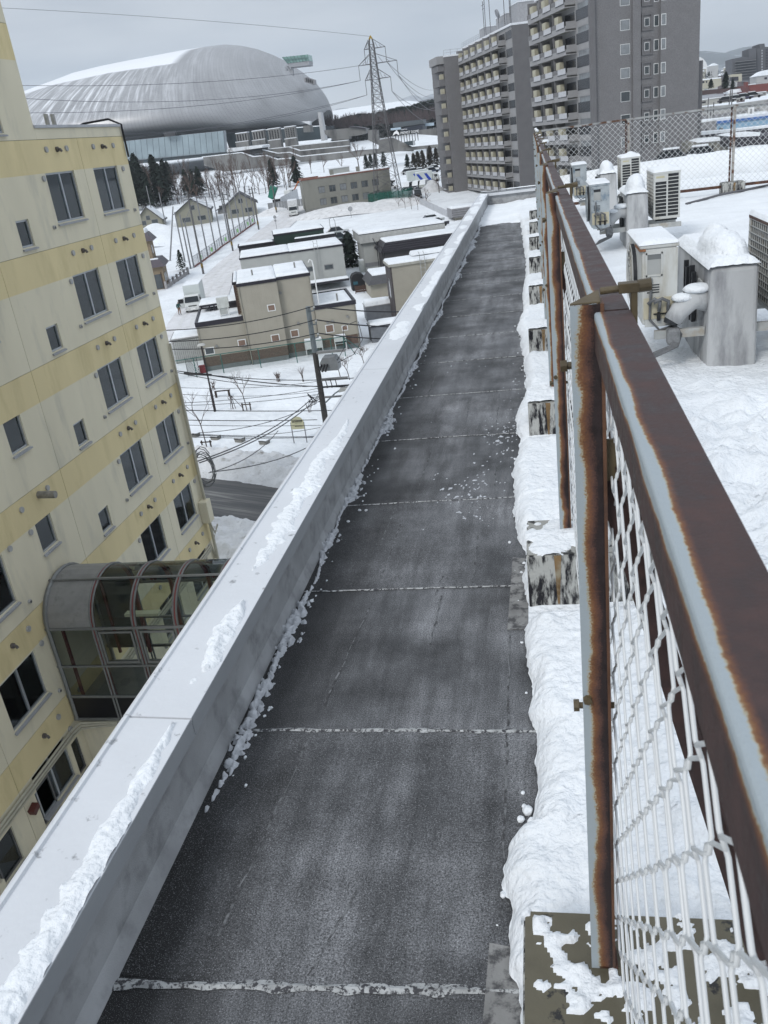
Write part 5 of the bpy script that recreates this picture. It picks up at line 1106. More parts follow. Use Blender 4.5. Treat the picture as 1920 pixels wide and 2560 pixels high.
# ---------------------------------------------------------------- office building
zO = None; pO = ong(*kd(885, 910)); O = Frame(pO, math.radians(17.5)); uO = O.uz(*kd(1572, 560))[0]; zOt = O.uz(*kd(1100, 603))[1]
OW = mat('office_grey_beige', (0.225, 0.225, 0.20), .85, .06, .8, .2, 8, dirt=(.17, .17, .15), dsc=.6, dlo=.5, dhi=.75, vert=True)
ops = []
for row, (x0, y0) in enumerate(((978, 683), (992, 782))):
    for q in range(6):
        a, b = kd(x0 + q * 89.6, y0 - q * 10.6), kd(x0 + 62 + q * 89.6, y0 + 48 - q * 10.6); ua, zt_ = O.uz(*a); ub, zb_ = O.uz(*b); ops.append((0, ua, ub, zb_, zt_))
zr1 = (sum(o[3] for o in ops[:6]) / 6, sum(o[4] for o in ops[:6]) / 6); zr2 = (sum(o[3] for o in ops[6:]) / 6, sum(o[4] for o in ops[6:]) / 6)
ops = [(0, o[1], o[2], *(zr1 if i < 6 else zr2)) for i, o in enumerate(ops)]
for i in range(6): ops[6 + i] = (0, ops[i][1], ops[i][2], *zr2)
hO = thing('office_building', 'two-storey grey beige office block with two rows of windows and a red-edged roof', 'building', pO, O.th)
mb = MB()
for (ya, yb, za, zc) in wall_cells(0, uO, .9, zOt, ops): mb.box(ya, 0, za, yb, .3, zc)
mb.build('front_wall', OW, hO); vol(hO, 0, .0, uO, .3, -2, .899, mat('office_plinth', (.19, .19, .175), .9), 'plinth'); vol(hO, 0, .301, uO, 11, -2, zOt - .3, OW, 'side_walls')
for q, o_ in enumerate(ops): win_part(hO, o_[1], o_[2], o_[3], o_[4], .15, mat('office_frame', (.13, .125, .12), .5), GLASSL if q in (0, 6, 8, 10, 11, 2) else GLASS, True, False, .08, .06)
cp = MB()
for (x0, y0, x1, y1) in ((-.1, -.1, uO + .1, .35), (-.1, .351, .35, 11.1), (uO - .35, .351, uO + .1, 11.1), (.351, 10.7, uO - .351, 11.1)): cp.box(x0, y0, zOt, x1, y1, zOt + .28)
cp.build('parapet_cap', mat('red_brown_edge', (.19, .085, .065), .7), hO)
snow_sheet_local(hO, 4.5, .0, uO, 10.7, zOt + .05, .35); vol(hO, uO * .36, 5.5, uO * .58, 10, zOt - .3, zOt + 1.5, GREYW, 'penthouse'); MB().box(uO * .36 - .2, 5.3, zOt + 1.5, uO * .58 + .2, 10.2, zOt + 1.7).build('penthouse_roof', SNOWF, hO)
MB().box(.0, .36, zOt - .1, 4.4, 10.6, zOt + .02).build('red_deck', mat('red_deck', (.27, .14, .11)), hO)
for x in (6.6, 12.6): vol(hO, x, .4, x + .8, 1.2, zOt, zOt + 1.4, OW, 'chimney')
# ================================================================ helpers for the farther town
def pxprism(nm, kf, pts, y, th, m, parent=None, dz=0):
    P = [ony(*kf(*p), y) for p in pts]; n = len(P)
    a = sum((P[i][0] * P[(i + 1) % n][2] - P[(i + 1) % n][0] * P[i][2]) for i in range(n))
    if a < 0: P = P[::-1]
    V = [(p[0], y, p[2]) for p in P] + [(p[0], y + th, p[2]) for p in P]
    F_ = [tuple(range(n)), tuple(range(2 * n - 1, n - 1, -1))] + [((i + 1) % n, i, n + i, n + (i + 1) % n) for i in range(n)]
    return MB().add(V, F_).build(nm, m, parent, world=parent is not None)
def zat(px, py, y): return float(ony(px, py, y)[2])
CEDAR = mat('conifer_needles', (0.016, 0.026, 0.020), .9, .5, .9)
BARK = mat('bark', (.075, .060, .052), .9, .3, 8); TWIG = mat('twigs', (.10, .072, .062), .9, .3, 6); TRUNKG = mat('birch_bark', (.20, .19, .18), .9, .3, 8)
def conifer_mesh(mb, x, y, z, h, r, n=260, seed=0, shape=1.0):
    rd = random.Random(seed)
    for i in range(n):
        f = rd.random() ** .8; zz = z + h * (.08 + .92 * f); rr = r * (1 - f) ** shape * rd.uniform(.25, 1.08) + .05; a = rd.uniform(0, 2 * PI)
        cx, cy = x + rr * math.cos(a), y + rr * math.sin(a); s = h * rd.uniform(.025, .06); t = rd.uniform(-.5, .2)
        dx, dy = math.cos(a), math.sin(a)
        mb.add([(cx - dy * s, cy + dx * s, zz), (cx + dx * s * 1.6, cy + dy * s * 1.6, zz - s * (.9 + t)), (cx + dy * s, cy - dx * s, zz), (cx - dx * s, cy - dy * s, zz + s * .8)], [(0, 1, 2), (0, 2, 3)])
    return mb
def conifer(lb, p, h, r, seed, group=None, n=260, shape=1.0, m=None):
    t = thing('conifer', lb, 'tree', p, 0, group); MB().cyl((0, 0, -.3), (0, 0, h * .9), .03 * h * .5, .02, 6).build('trunk', BARK, t); conifer_mesh(MB(), 0, 0, 0, h, r, n, seed, shape).build('crown', m or CEDAR, t); return t
def branches(mb, p, d, L, r, depth, rd, spread=.55, up=.25):
    q = p + d * L; mid = p + d * L * .5 + Vector((rd.uniform(-1, 1), rd.uniform(-1, 1), 0)) * L * .04
    mb.tube([p, mid, q], r, 4 if depth < 3 else 5, r * .62)
    if depth == 0: return
    for k in range(rd.choice((2, 3, 3))):
        a = rd.uniform(0, 2 * PI); s = rd.uniform(spread * .5, spread * 1.2); nd = (d + Vector((math.cos(a) * s, math.sin(a) * s, up * rd.uniform(0, 1)))).normalized()
        branches(mb, p + d * L * rd.uniform(.55, 1.0), nd, L * rd.uniform(.6, .85), r * .60, depth - 1, rd, spread, up)
def bare_tree(lb, p, h, seed, depth=4, group=None, r=None, spread=.55, nm='bare_tree', m=None):
    rd = random.Random(seed); t = thing(nm, lb, 'tree', p, 0, group); r = r or h * .018
    MB().tube([(0, 0, -.2), (h * .01, 0, h * .18), (0, h * .01, h * .36)], r * 1.3, 6, r).build('trunk', m or BARK, t)
    mb = MB(); v = Vector((0, h * .01, h * .34))
    branches(mb, v, Vector((0, 0, 1)), h * .22, r, depth, rd, spread)
    for k in range(2): a = rd.uniform(0, 6.28); branches(mb, Vector((0, 0, h * rd.uniform(.2, .34))), Vector((math.cos(a) * .6, math.sin(a) * .6, .8)).normalized(), h * .2, r * .7, depth - 1, rd, spread)
    mb.build('branches', TWIG, t); return t
# ================================================================ grey apartment towers
TILE = mat('grey_tile_wall', (.18, .177, .18), .8, .07, .8, .5, 9, dirt=(.14, .138, .142), dsc=9, dlo=.45, dhi=.6); TILED = mat('dark_grey_tile_wall', (.138, .136, .14), .8, .06, .8, .4, 6)
BALC = mat('balcony_concrete', (.28, .278, .28), .8, .06, 1); PANL = mat('balcony_panel', (.46, .465, .48), .6, .05, 2); CRBOX = mat('cream_box', (.40, .38, .29), .7, .06, 2); DKW = mat('dark_glazing', (.035, .038, .045), .25, .3, 2); UND = mat('slab_underside', (.36, .35, .31), .8)
def tower(lb, P, th, floors, fh, V, U, vb, side_m, nb, top_extra=1.0, pent=None, bay0=1.2):
    """P: top near corner; balcony side runs back along v from the corner, broad end wall along u"""
    t = thing('apartment_tower', lb, 'building', (P[0], P[1], P[2]), th)
    zb = -floors * fh
    MB().box(0.002, 0, zb, U, V, 0).build('wall', side_m, t); MB().box(-.3, -.05, 0, U + .05, V + .05, .35).build('roof_edge', mat('roof_edge_snow', (.7, .72, .75)), t)
    wall2 = MB().box(-.05, .3, zb, 0.0, V - .2, -.05).build('recess_wall', BALC, t)
    bw = (V - bay0) / nb; protos = {}
    def P_(key, mbf, nm, m, dz, dv):
        if key not in protos: protos[key] = mbf().build(nm, m, t); protos[key].location = (0, dv, dz); return protos[key]
        return share_at(protos[key], dv, dz)
    def share_at(o, dv, dz): c = o.copy(); COL.objects.link(c); c.parent = t; c.location = (0, dv, dz); return c
    for f in range(floors):
        z = -(f + 1) * fh
        P_('slab', lambda: MB().box(-1.5, bay0 - .1, -.02, -.051, V - .3, .16), 'balcony_slab', UND, z, 0)
        P_('par', lambda: MB().box(-1.55, bay0 - .1, -.15, -1.42, V - .3, .55).box(-1.42, bay0 - .1, -.15, -.051, bay0 + .02, 1.05), 'balcony_parapet', BALC, z, 0)
        P_('cw', lambda: MB().box(-.09, .35, .9, -.052, bay0 - .3, 2.2), 'corner_window', DKW, z, 0)
        for b in range(nb):
            v0 = bay0 + b * bw
            P_('fin', lambda: MB().box(-1.42, bw - .14, .17, -.052, bw, fh - .16).box(-1.56, bw * .62, .551, -1.42, bw, 1.12), 'divider', TILE, z, v0)
            P_('pan', lambda: MB().box(-1.60, .08, .40, -1.56, bw * .62, 1.10), 'balcony_panel', PANL, z, v0)
            P_('frm', lambda: MB().box(-1.615, .03, .33, -1.56, .08, 1.12).box(-1.615, .081, .33, -1.56, bw * .64, .40), 'panel_frame', BLACK, z, v0)
            P_('dkw', lambda: MB().box(-.10, .25, .2, -.055, bw * .72, 2.1), 'balcony_door', DKW, z, v0)
            P_('box', lambda: MB().box(-1.35, bw * .58, .9, -.75, bw * .86, 2.05), 'storage_box', CRBOX, z, v0)
    return t
P2 = ony(1280, 63, 172); G2 = Frame(P2); V2 = G2.vz(1156, 121)[0]; U2 = G2.uz(1341, 56)[0]; V2 = max(20, min(V2, 45))
tower('long grey apartment block with nine rows of cream-boxed balconies', P2, TH, 10, 2.80, V2, max(U2, 9), .3, TILED, 6, bay0=V2 * .12)
gt = [o for o in bpy.data.objects if o.name.startswith('apartment_tower')][-1]
pen = MB(); 
for (v0, v1, h_) in ((2.5, 8, 3.3), (10, 17, 2.6), (V2 - 12, V2 - 7.5, 2.3)): MB().box(2.0, v0, .35, 6.5, v1, .35 + h_).build('penthouse', mat('penthouse_grey', (.34, .345, .36), .7), gt); MB().box(1.9, v0 - .1, .351 + h_, 6.6, v1 + .1, .5 + h_).build('penthouse_snow', SNOWF, gt)
r_ = MB()
for v in np.linspace(.3, V2 - .5, 26): r_.cyl((-.2, v, .35), (-.2, v, 1.25), .03, n=4)
for z in (.6, .9, 1.25): r_.cyl((-.2, .3, z), (-.2, V2 - .5, z), .025, n=4)
r_.build('roof_railing', mat('rail_grey', (.30, .31, .33)), gt)
for (v, h_) in ((6.0, 9.5), (9.5, 12), (19.5, 8), (23, 9.5), (24.2, 7)):
    a_ = MB()
    a_.cyl((1.5, v, .3), (1.5, v, h_), .07, n=5)
    if h_ < 9: a_.cyl((1.5, v - 1.2, h_ - .6), (1.5, v + 1.2, h_ - .6), .05, n=4); a_.cyl((1.5, v - .8, h_ - 1.3), (1.5, v + .8, h_ - 1.3), .05, n=4)
    a_.build('roof_antenna', mat('antenna_grey', (.12, .125, .13)), gt)
for v, z in ((11.5, 3.2), (3.4, 6.5)): MB().cyl((.6, v, z), (.9, v, z + .1), .75, n=16).build('roof_dish', mat('dish_grey', (.25, .26, .28)), gt); MB().cyl((.9, v, .3), (.9, v, z), .07, n=5).build('dish_post', mat('antenna_grey', (.12, .125, .13)), gt)
bx = MB().box(-1.0, V2 + 3, -30, 6, V2 + 10, -25.5).build('entrance_block', TILE, gt); MB().box(-1.2, V2 + 2.9, -25.5, 6, V2 + 10, -25.2).build('entrance_snow', SNOWF, gt)
P1 = ony(1478, 0, 128) + np.array([0, 0, 3.0]); G1 = Frame(P1); V1 = max(10, min(G1.vz(1337, 120)[0], 22)); U1 = G1.uz(1745, 60)[0]
fh1 = 2.80
tower('tall grey tile apartment block rising behind the cross fence', P1, TH, 12, fh1, V1, U1, .3, TILE, 3, bay0=V1 * .26)
g1 = [o for o in bpy.data.objects if o.name.startswith('apartment_tower')][-1]
def rel1(px, py): 
    u, z = G1.uz(px, py); return u, z
# windows of the end wall, read on the wall plane and repeated by storey
zw = rel1(*kh(948, 660))[1]; ks = range(-3, 8)
wA = (rel1(*kh(906, 640))[0], rel1(*kh(992, 640))[0]); wB = (rel1(*kh(1122, 430))[0], rel1(*kh(1166, 430))[0]); wC = (rel1(*kh(1205, 620))[0], rel1(*kh(1295, 620))[0])
uP0, uP1 = rel1(*kh(1095, 600))[0], rel1(*kh(1190, 600))[0]; uS = rel1(*kh(1080, 600))[0]; uC = rel1(*kh(1250, 600))[0]; uQ = rel1(*kh(1010, 600))[0]
MB().box(uQ, -.35, -34, uS, -.001, 0).build('pilaster', TILE, g1); MB().box(rel1(*kh(625, 600))[0], -.5, -34, rel1(*kh(672, 600))[0], -.001, 0).build('pilaster', TILED, g1)
MB().box(uC, -.6, -34, U1 - .02, -.001, 0).build('pilaster', TILE, g1); MB().box(U1 + .01, .5, -34, U1 + 1.1, 8, -11.5).build('rear_wing', TILED, g1)
random.seed(12)
for k in ks:
    z = zw + k * fh1
    if z > -.5: continue
    win_part(g1, wA[0], wA[1], z - .62, z + .62, -.02, WHITE, GLASSL if random.random() < .5 else GLASS, True, fw=.06, rec=-.01)
    fr = MB(); zc = z + .05
    for (a, b, c, d) in ((uP0, zc - 1.0, uP1, zc - .78), (uP0, zc + .78, uP1, zc + 1.0), (uP0, zc - .78, uP0 + .2, zc + .78), (uP1 - .2, zc - .78, uP1, zc + .78)): fr.box(a, -.16, b, c, -.001, d)
    fr.build('window_surround', TILED, g1); win_part(g1, wB[0], wB[1], z - .45, z + .5, -.02, WHITE, GLASS, True, fw=.06, rec=-.01)
    win_part(g1, wC[0], uC - .02, z - .6, z + .7, -.02, WHITE, GLASS, True, fw=.08, rec=-.01); win_part(g1, uC + .03, wC[1], z - .6, z + .7, -.62, WHITE, GLASSL, False, fw=.08, rec=-.01)
    win_part(g1, .5, V1 * .26 - .9, z - .8, z + .8, -.06, mat('grey_window_frame', (.25, .26, .27)), GLASSL, True, True, fw=.08, rec=-.01)
# third tower at the left
P3 = ony(1110, 143, 205); G3 = Frame(P3); U3 = max(6, G3.uz(1175, 130)[0]); g3 = thing('apartment_tower', 'narrow grey apartment block at the left end of the grey towers', 'building', P3, TH)
MB().box(0, 0, -36, U3 + 8, 14, 0).build('wall', TILE, g3); MB().box(-.1, -.1, 0, U3 + 8, 14, .3).build('roof_edge', mat('roof_edge_snow', (.7, .72, .75)), g3); 
r_ = MB()
for x in np.linspace(0, U3 + 6, 9): r_.cyl((x, .1, .3), (x, .1, 1.3), .04, n=4)
for z in (.8, 1.3): r_.cyl((0, .1, z), (U3 + 6, .1, z), .035, n=4)
r_.build('roof_railing', mat('rail_grey', (.30, .31, .33)), g3)
for k in range(11):
    z = -2.6 - 2.85 * k
    MB().box(-1.3, 1.0, z, -.001, 8, z + 1.3).build('balcony', TILE, g3); MB().box(-.95, 1.3, z + 1.301, -.15, 2.3, z + 2.3).build('storage_box', CRBOX, g3)
MB().box(-1.6, .6, -1.2, -.001, 8.5, .3).build('top_canopy', BALC, g3); MB().box(-3.2, -.8, -36, .002, 5, -31.5).build('base_block', TILED, g3)
# ================================================================ dome
DY = 520.0
top = [(-160, 640), (-120, 560), (-60, 500), (0, 468), (115, 413), (200, 375), (330, 328), (400, 300), (520, 270), (640, 245), (780, 218), (900, 200), (970, 192), (1040, 197), (1110, 212), (1180, 238), (1230, 262), (1290, 300), (1350, 345), (1390, 395), (1412, 440), (1421, 474)]
bot = [(-160, 641), (-60, 690), (0, 680), (100, 664), (300, 640), (540, 610), (760, 590), (970, 567), (1100, 557), (1250, 547), (1330, 543), (1390, 533), (1412, 506), (1421, 476)]
T_ = np.array([[ony(*k1(*p), DY)[i] for i in (0, 2)] for p in top]); B_ = np.array([[ony(*k1(*p), DY)[i] for i in (0, 2)] for p in bot])
x0_, x1_ = T_[0, 0], T_[-1, 0]; uu = np.concatenate([np.linspace(0, .9, 100), 1 - .1 * (1 - np.linspace(0, 1, 40)) ** 2][0:2]); xsd = x0_ + (x1_ - x0_) * np.unique(uu)
# rotate heights slightly so that the outline is read in the camera's tilted frame
def lerp(A_, x): return np.interp(x, A_[:, 0], A_[:, 1])
ns = 33; vs = []; uvs = []
xc = (x0_ + x1_) / 2; hw = (x1_ - x0_) / 2
for i, x in enumerate(xsd):
    zt_, zb_ = float(lerp(T_, x)), float(lerp(B_, x)); zt_ = max(zt_, zb_ + .2); d = 95 * max(0, 1 - abs((x - xc) / hw) ** 2.4) ** .5
    for j in range(ns):
        s = j / (ns - 1)            # 0 front bottom .. .5 top .. 1 back bottom
        q = 1 - abs(2 * s - 1); qq = q ** 1.15; z = zb_ + (zt_ - zb_) * qq
        v = d * (1 - qq ** 1.7) ** .62 * min(1, .94 + qq)
        if qq < .2: v *= .96 + .2 * qq
        vs.append((x, DY + (-v if s < .5 else v), z))
n = len(xsd); fs = [(i * ns + j, (i + 1) * ns + j, (i + 1) * ns + j + 1, i * ns + j + 1) for i in range(n - 1) for j in range(ns - 1)]
dome = thing('dome_stadium', 'huge silver shell dome stadium with snow along its crown', 'stadium', (xc, DY, float(ground(xc, DY))))
def dome_mat():
    m = bpy.data.materials.new('dome_shell'); m.use_nodes = True; t = m.node_tree; p = t.nodes['Principled BSDF']; L = t.links.new
    u = N('ShaderNodeUVMap', t); u.uv_map = 'UVMap'; sp = N('ShaderNodeSeparateXYZ', t); L(u.outputs[0], sp.inputs[0])
    ks_ = N('ShaderNodeMath', t, operation='MULTIPLY_ADD'); L(sp.outputs['Y'], ks_.inputs[0]); ks_.inputs[1].default_value = -.62; ks_.inputs[2].default_value = 1.5
    ux = N('ShaderNodeMath', t, operation='SUBTRACT'); L(sp.outputs['X'], ux.inputs[0]); ux.inputs[1].default_value = .64
    ud = N('ShaderNodeMath', t, operation='DIVIDE'); L(ux.outputs[0], ud.inputs[0]); L(ks_.outputs[0], ud.inputs[1]); uc_ = N('ShaderNodeCombineXYZ', t); L(ud.outputs[0], uc_.inputs[0]); L(sp.outputs['Y'], uc_.inputs[1])
    def nz(sx_, sy_, det, ro=.6):
        mm = N('ShaderNodeMapping', t); mm.inputs['Scale'].default_value = (sx_, sy_, 1); L(uc_.outputs[0], mm.inputs[0]); n = N('ShaderNodeTexNoise', t); n.inputs['Scale'].default_value = 1; n.inputs['Detail'].default_value = det; n.inputs['Roughness'].default_value = ro; L(mm.outputs[0], n.inputs['Vector']); return n.outputs['Fac']
    def rg(v, a, b, c, d):
        r = N('ShaderNodeMapRange', t); [setattr(r.inputs[i + 1], 'default_value', q) for i, q in enumerate((a, b, c, d))]; L(v, r.inputs[0]); return r.outputs[0]
    def mt(op, a, b):
        n = N('ShaderNodeMath', t, operation=op); n.use_clamp = False
        for i, q in enumerate((a, b)):
            if isinstance(q, (int, float)): n.inputs[i].default_value = q
            else: L(q, n.inputs[i])
        return n.outputs[0]
    streak = rg(nz(130, 3.0, 6, .7), .47, .62, 0, 1); streak = mt('MULTIPLY', streak, rg(sp.outputs['Y'], .18, .40, 0, 1)); streak = mt('MULTIPLY', streak, rg(sp.outputs['X'], .55, .80, 1, .12))
    cap = mt('MULTIPLY', rg(mt('ADD', sp.outputs['Y'], mt('MULTIPLY', nz(14, 2, 4), .06)), .80, .815, 0, 1), rg(sp.outputs['X'], .70, .72, 1, 0))
    pan = N('ShaderNodeTexBrick', t); mm = N('ShaderNodeMapping', t); mm.inputs['Scale'].default_value = (46, 24, 1); L(uc_.outputs[0], mm.inputs[0]); L(mm.outputs[0], pan.inputs[0]); pan.inputs['Color1'].default_value = (.345, .35, .36, 1); pan.inputs['Color2'].default_value = (.37, .375, .385, 1); pan.inputs['Mortar'].default_value = (.235, .24, .25, 1); pan.inputs['Mortar Size'].default_value = .02; pan.inputs['Scale'].default_value = 1
    gr = rg(nz(9, 3, 6), .3, .7, .86, 1.14); s_ = N('ShaderNodeVectorMath', t, operation='SCALE'); L(pan.outputs[0], s_.inputs[0]); L(gr, s_.inputs['Scale'])
    mx = N('ShaderNodeMix', t, data_type='RGBA'); L(mt('MINIMUM', mt('MAXIMUM', mt('MULTIPLY', streak, .75), cap), 1.0), mx.inputs[0]); L(s_.outputs[0], mx.inputs[6]); mx.inputs[7].default_value = (.80, .82, .85, 1); L(mx.outputs[2], p.inputs['Base Color'])
    p.inputs['Metallic'].default_value = .35; p.inputs['Roughness'].default_value = .42; L(rg(mt('MAXIMUM', streak, cap), 0, 1, .35, 0), p.inputs['Metallic']); return m
sh = MB().add(vs, fs).build('shell', dome_mat(), dome, smooth=True, world=True)
uvl = sh.data.uv_layers.new(name='UVMap'); uvd = np.zeros((len(sh.data.loops), 2)); vi = np.zeros(len(sh.data.loops), int); sh.data.loops.foreach_get('vertex_index', vi)
jj = vi % ns; uvd[:, 0] = (xsd[vi // ns] - x0_) / (x1_ - x0_); uvd[:, 1] = 1 - np.abs(2 * jj / (ns - 1) - 1); uvl.data.foreach_set('uv', uvd.ravel())
# lower glass curtain, undercroft, pier
GC = mat('curtain_glass', (.25, .31, .34), .15, .2, .12, spec=.8); GCD = mat('dark_glass', (.035, .05, .058), .2, .3, .1, spec=.7); CD = mat('dome_concrete', (.19, .19, .185), .9, .2, .15, dirt=(.085, .085, .085), dsc=.25, dlo=.48, dhi=.66, vert=True)
y_ = 418.
nP = 30
for q in range(nP):
    a = (200 + 765 * q / nP, 200 + 765 * (q + 1) / nP - 1.4); f = lambda x: 565 + (965 - x) * (45 / 420.); g_ = lambda x: 655 + (965 - x) * (38 / 420.)
    pxprism('curtain_pane', k1, [(a[0], f(a[0])), (a[1], f(a[1])), (a[1] + 8, g_(a[1])), (a[0] + 8, g_(a[0]))], y_, .4, GC, dome)
pxprism('curtain_frame', k1, [(200, 645), (967, 564), (975, 657), (208, 728)], y_ + .5, 3, mat('frame_grey', (.30, .33, .35)), dome)
pxprism('undercroft', k1, [(200, 728), (975, 652), (980, 668), (230, 745)], y_ + 1, 40, GCD, dome); pxprism('side_glazing', k1, [(968, 575), (1390, 545), (1400, 600), (990, 640)], 455, 30, GCD, dome)
cl_ = MB(); random.seed(8)
for q in range(24): p = ony(*k1(560 + q * 17, 696 - q * 1.55), y_ - 1); cl_.box(p[0] - .25, p[1], p[2] - 2.5, p[0] + .25, p[1] + .5, p[2] + 1.0)
cl_.build('undercroft_column', mat('column_pale', (.35, .35, .35)), dome)['kind'] = 'stuff'
pxprism('vent_box', k1, [(708, 571), (755, 566), (757, 586), (710, 591)], 415, 2, mat('dark_box', (.05, .05, .055)), dome)
pxprism('end_pier', k1, [(1372, 484), (1385, 484), (1406, 606), (1388, 609)], 425, 5, mat('pier_white', (.42, .43, .44), .6), dome); pxprism('canopy_beak', k1, [(1303, 525), (1338, 523), (1338, 540)], 425, 4, SNOWF, dome)
pxprism('beak_wall', k1, [(1308, 543), (1338, 541), (1342, 570), (1312, 572)], 424, 6, CD, dome)
ob = thing('observatory', 'green glass observation box jutting from the top right of the dome', 'observation deck', ony(*k1(1275, 265), 470))
pxprism('cabin', k1, [(1217, 247), (1329, 235), (1334, 262), (1240, 274)], 466, 9, mat('green_glass', (.20, .34, .31), .15, .25, .3, spec=.8), ob); pxprism('deck_floor', k1, [(1240, 275), (1334, 263), (1334, 282), (1250, 291)], 466, 9, mat('deck_grey', (.30, .31, .33)), ob)
fr = MB()
for q in range(8): a, b = ony(*k1(1222 + q * 15.3, 246 - q * 1.5), 465.5), ony(*k1(1243 + q * 13, 273 - q * 1.4), 465.5); fr.cyl(a, b, .22, n=4)
a, b = ony(*k1(1225, 258), 465.5), ony(*k1(1331, 248), 465.5); fr.cyl(a, b, .2, n=4); fr.build('mullions', mat('mullion_teal', (.12, .2, .19)), ob, world=True)
sp_ = MB()
for (a, b) in (((1236, 288), (1238, 306)), ((1262, 292), (1266, 328)), ((1240, 288), (1264, 322))): sp_.cyl(ony(*k1(*a), 468), ony(*k1(*b), 468), .7, n=5)
sp_.build('support', mat('deck_grey', (.30, .31, .33)), ob, world=True)
tr_ = MB()
for q in range(5): a = ony(*k1(1325 + q * 8, 346 + q * 2.5), 500); tr_.box(a[0] - .8, 498, a[2] - 1, a[0] + .8, 502, a[2] + 1.2)
tr_.build('roof_machinery', mat('machine_grey', (.25, .25, .26)), dome, world=True)['kind'] = 'stuff'
# perforated concrete towers
for q, (x0, y0, x1, y1, lbw) in enumerate(((313, 240, 410, 355, 'leftmost perforated concrete vent tower in front of the dome'), (448, 220, 548, 345, 'second perforated concrete vent tower from the left'), (583, 203, 680, 355, 'third perforated concrete vent tower from the left'), (720, 187, 808, 345, 'rightmost perforated concrete vent tower in front of the dome'))):
    pb_ = ony(*kd((x0 + x1) / 2, y1), 400); t = thing('vent_tower', lbw, 'vent tower', pb_, 0, 'perforated vent towers')
    w = abs(ony(*kd(x1, y0), 400)[0] - ony(*kd(x0, y0), 400)[0]); hgt = zat(*kd((x0 + x1) / 2, y0), 400) - pb_[2]
    MB().box(-w / 2, 0, -3, w / 2, w * .6, hgt).build('shaft', CD, t); MB().box(-w / 2 - .1, -.1, hgt + .01, w / 2 + .1, w * .6 + .1, hgt + .35).build('snow_cap', SNOWF, t); MB().box(-w * .5 - .3, -1.4, -3, w * .5 + .3, -.01, hgt * .38).build('lower_box', CD, t); MB().box(-w * .5 - .3, -1.4, hgt * .38, w * .5 + .3, -.01, hgt * .38 + .25).build('lower_snow', SNOWF, t)
    h_ = MB()
    for a in range(4):
        for b in range(5): cx = -w / 2 + w * (a + .65) / 4.3; cz = hgt * (.50 + .095 * b); h_.box(cx - w * .055, -.06, cz - w * .055, cx + w * .055, -.002, cz + w * .055)
    h_.build('holes', mat('hole_dark', (.02, .02, .022), .9), t)['kind'] = 'stuff'
# canopy and concrete terrace walls
cy_ = thing('entrance_canopy', 'long snow-topped canopy at the foot of the glass curtain', 'canopy', ony(*kd(370, 400), 385)); pxprism('snow_top', kd, [(222, 380), (240, 368), (505, 338), (517, 345), (515, 362), (225, 402)], 380, 12, SNOWF, cy_); pxprism('dark_base', kd, [(300, 395), (515, 364), (505, 402), (400, 420), (330, 405)], 381, 10, mat('dark_base', (.04, .045, .05)), cy_)
def wallthing(lb, pts, y, th=1.5, snow=None):
    t = thing('terrace_wall', lb, 'wall', ony(*kd(*pts[0]), y)); pxprism('wall', kd, pts, y, th, CD, t)
    if snow:
        mb = MB()
        for a, b in zip(snow[:-1], snow[1:]): mb.bar(ony(*kd(*a), y + th / 2) + np.array([0, 0, .15]), ony(*kd(*b), y + th / 2) + np.array([0, 0, .15]), th, .35)
        mb.build('snow_cap', SNOWF, t, world=True)
    return t
wallthing('long leaning concrete wall with stepped snowy top below the glass curtain', [(25, 442), (340, 406), (438, 440), (545, 430), (640, 462), (745, 452), (828, 482), (700, 508), (205, 562), (35, 512)], 372, 3, [(25, 442), (340, 406), (438, 440), (545, 430), (640, 462), (745, 452), (828, 482)])
wallthing('middle concrete terrace wall with weep stains', [(515, 382), (640, 412), (742, 404), (832, 438), (1240, 396), (1300, 385), (1650, 360), (1650, 440), (1240, 452), (830, 482), (700, 450), (520, 410)], 382, 3, [(515, 382), (640, 412), (742, 404), (832, 438), (1240, 396), (1650, 360)])
wallthing('upper concrete terrace wall with windows below the vent towers', [(540, 380), (735, 358), (828, 390), (1240, 348), (1240, 396), (832, 438), (742, 404), (640, 412)], 390, 3, [(540, 380), (735, 358), (828, 390), (1240, 348)])
wallthing('topmost terrace parapet beside the end pier', [(760, 352), (1230, 302), (1240, 346), (828, 388)], 396, 3, [(760, 352), (1230, 302)])
wallthing('dark concrete wall block right of the end pier', [(1030, 218), (1235, 200), (1240, 290), (1110, 302), (1035, 250)], 410, 5)
t_ = thing('gatehouse', 'small wedge-roofed concrete gatehouse right of the dome', 'building', ony(*kd(1300, 270), 405)); pxprism('wall', kd, [(1235, 190), (1290, 196), (1375, 205), (1378, 240), (1300, 262), (1240, 268)], 405, 8, CD, t_); pxprism('roof', kd, [(1232, 184), (1292, 188), (1376, 202), (1374, 208), (1290, 197), (1235, 192)], 404, 10, DTRIM, t_)
wallthing('far right concrete retaining wall under the big sign', [(1392, 216), (1470, 214), (1480, 300), (1650, 420), (1395, 300)], 400, 4)
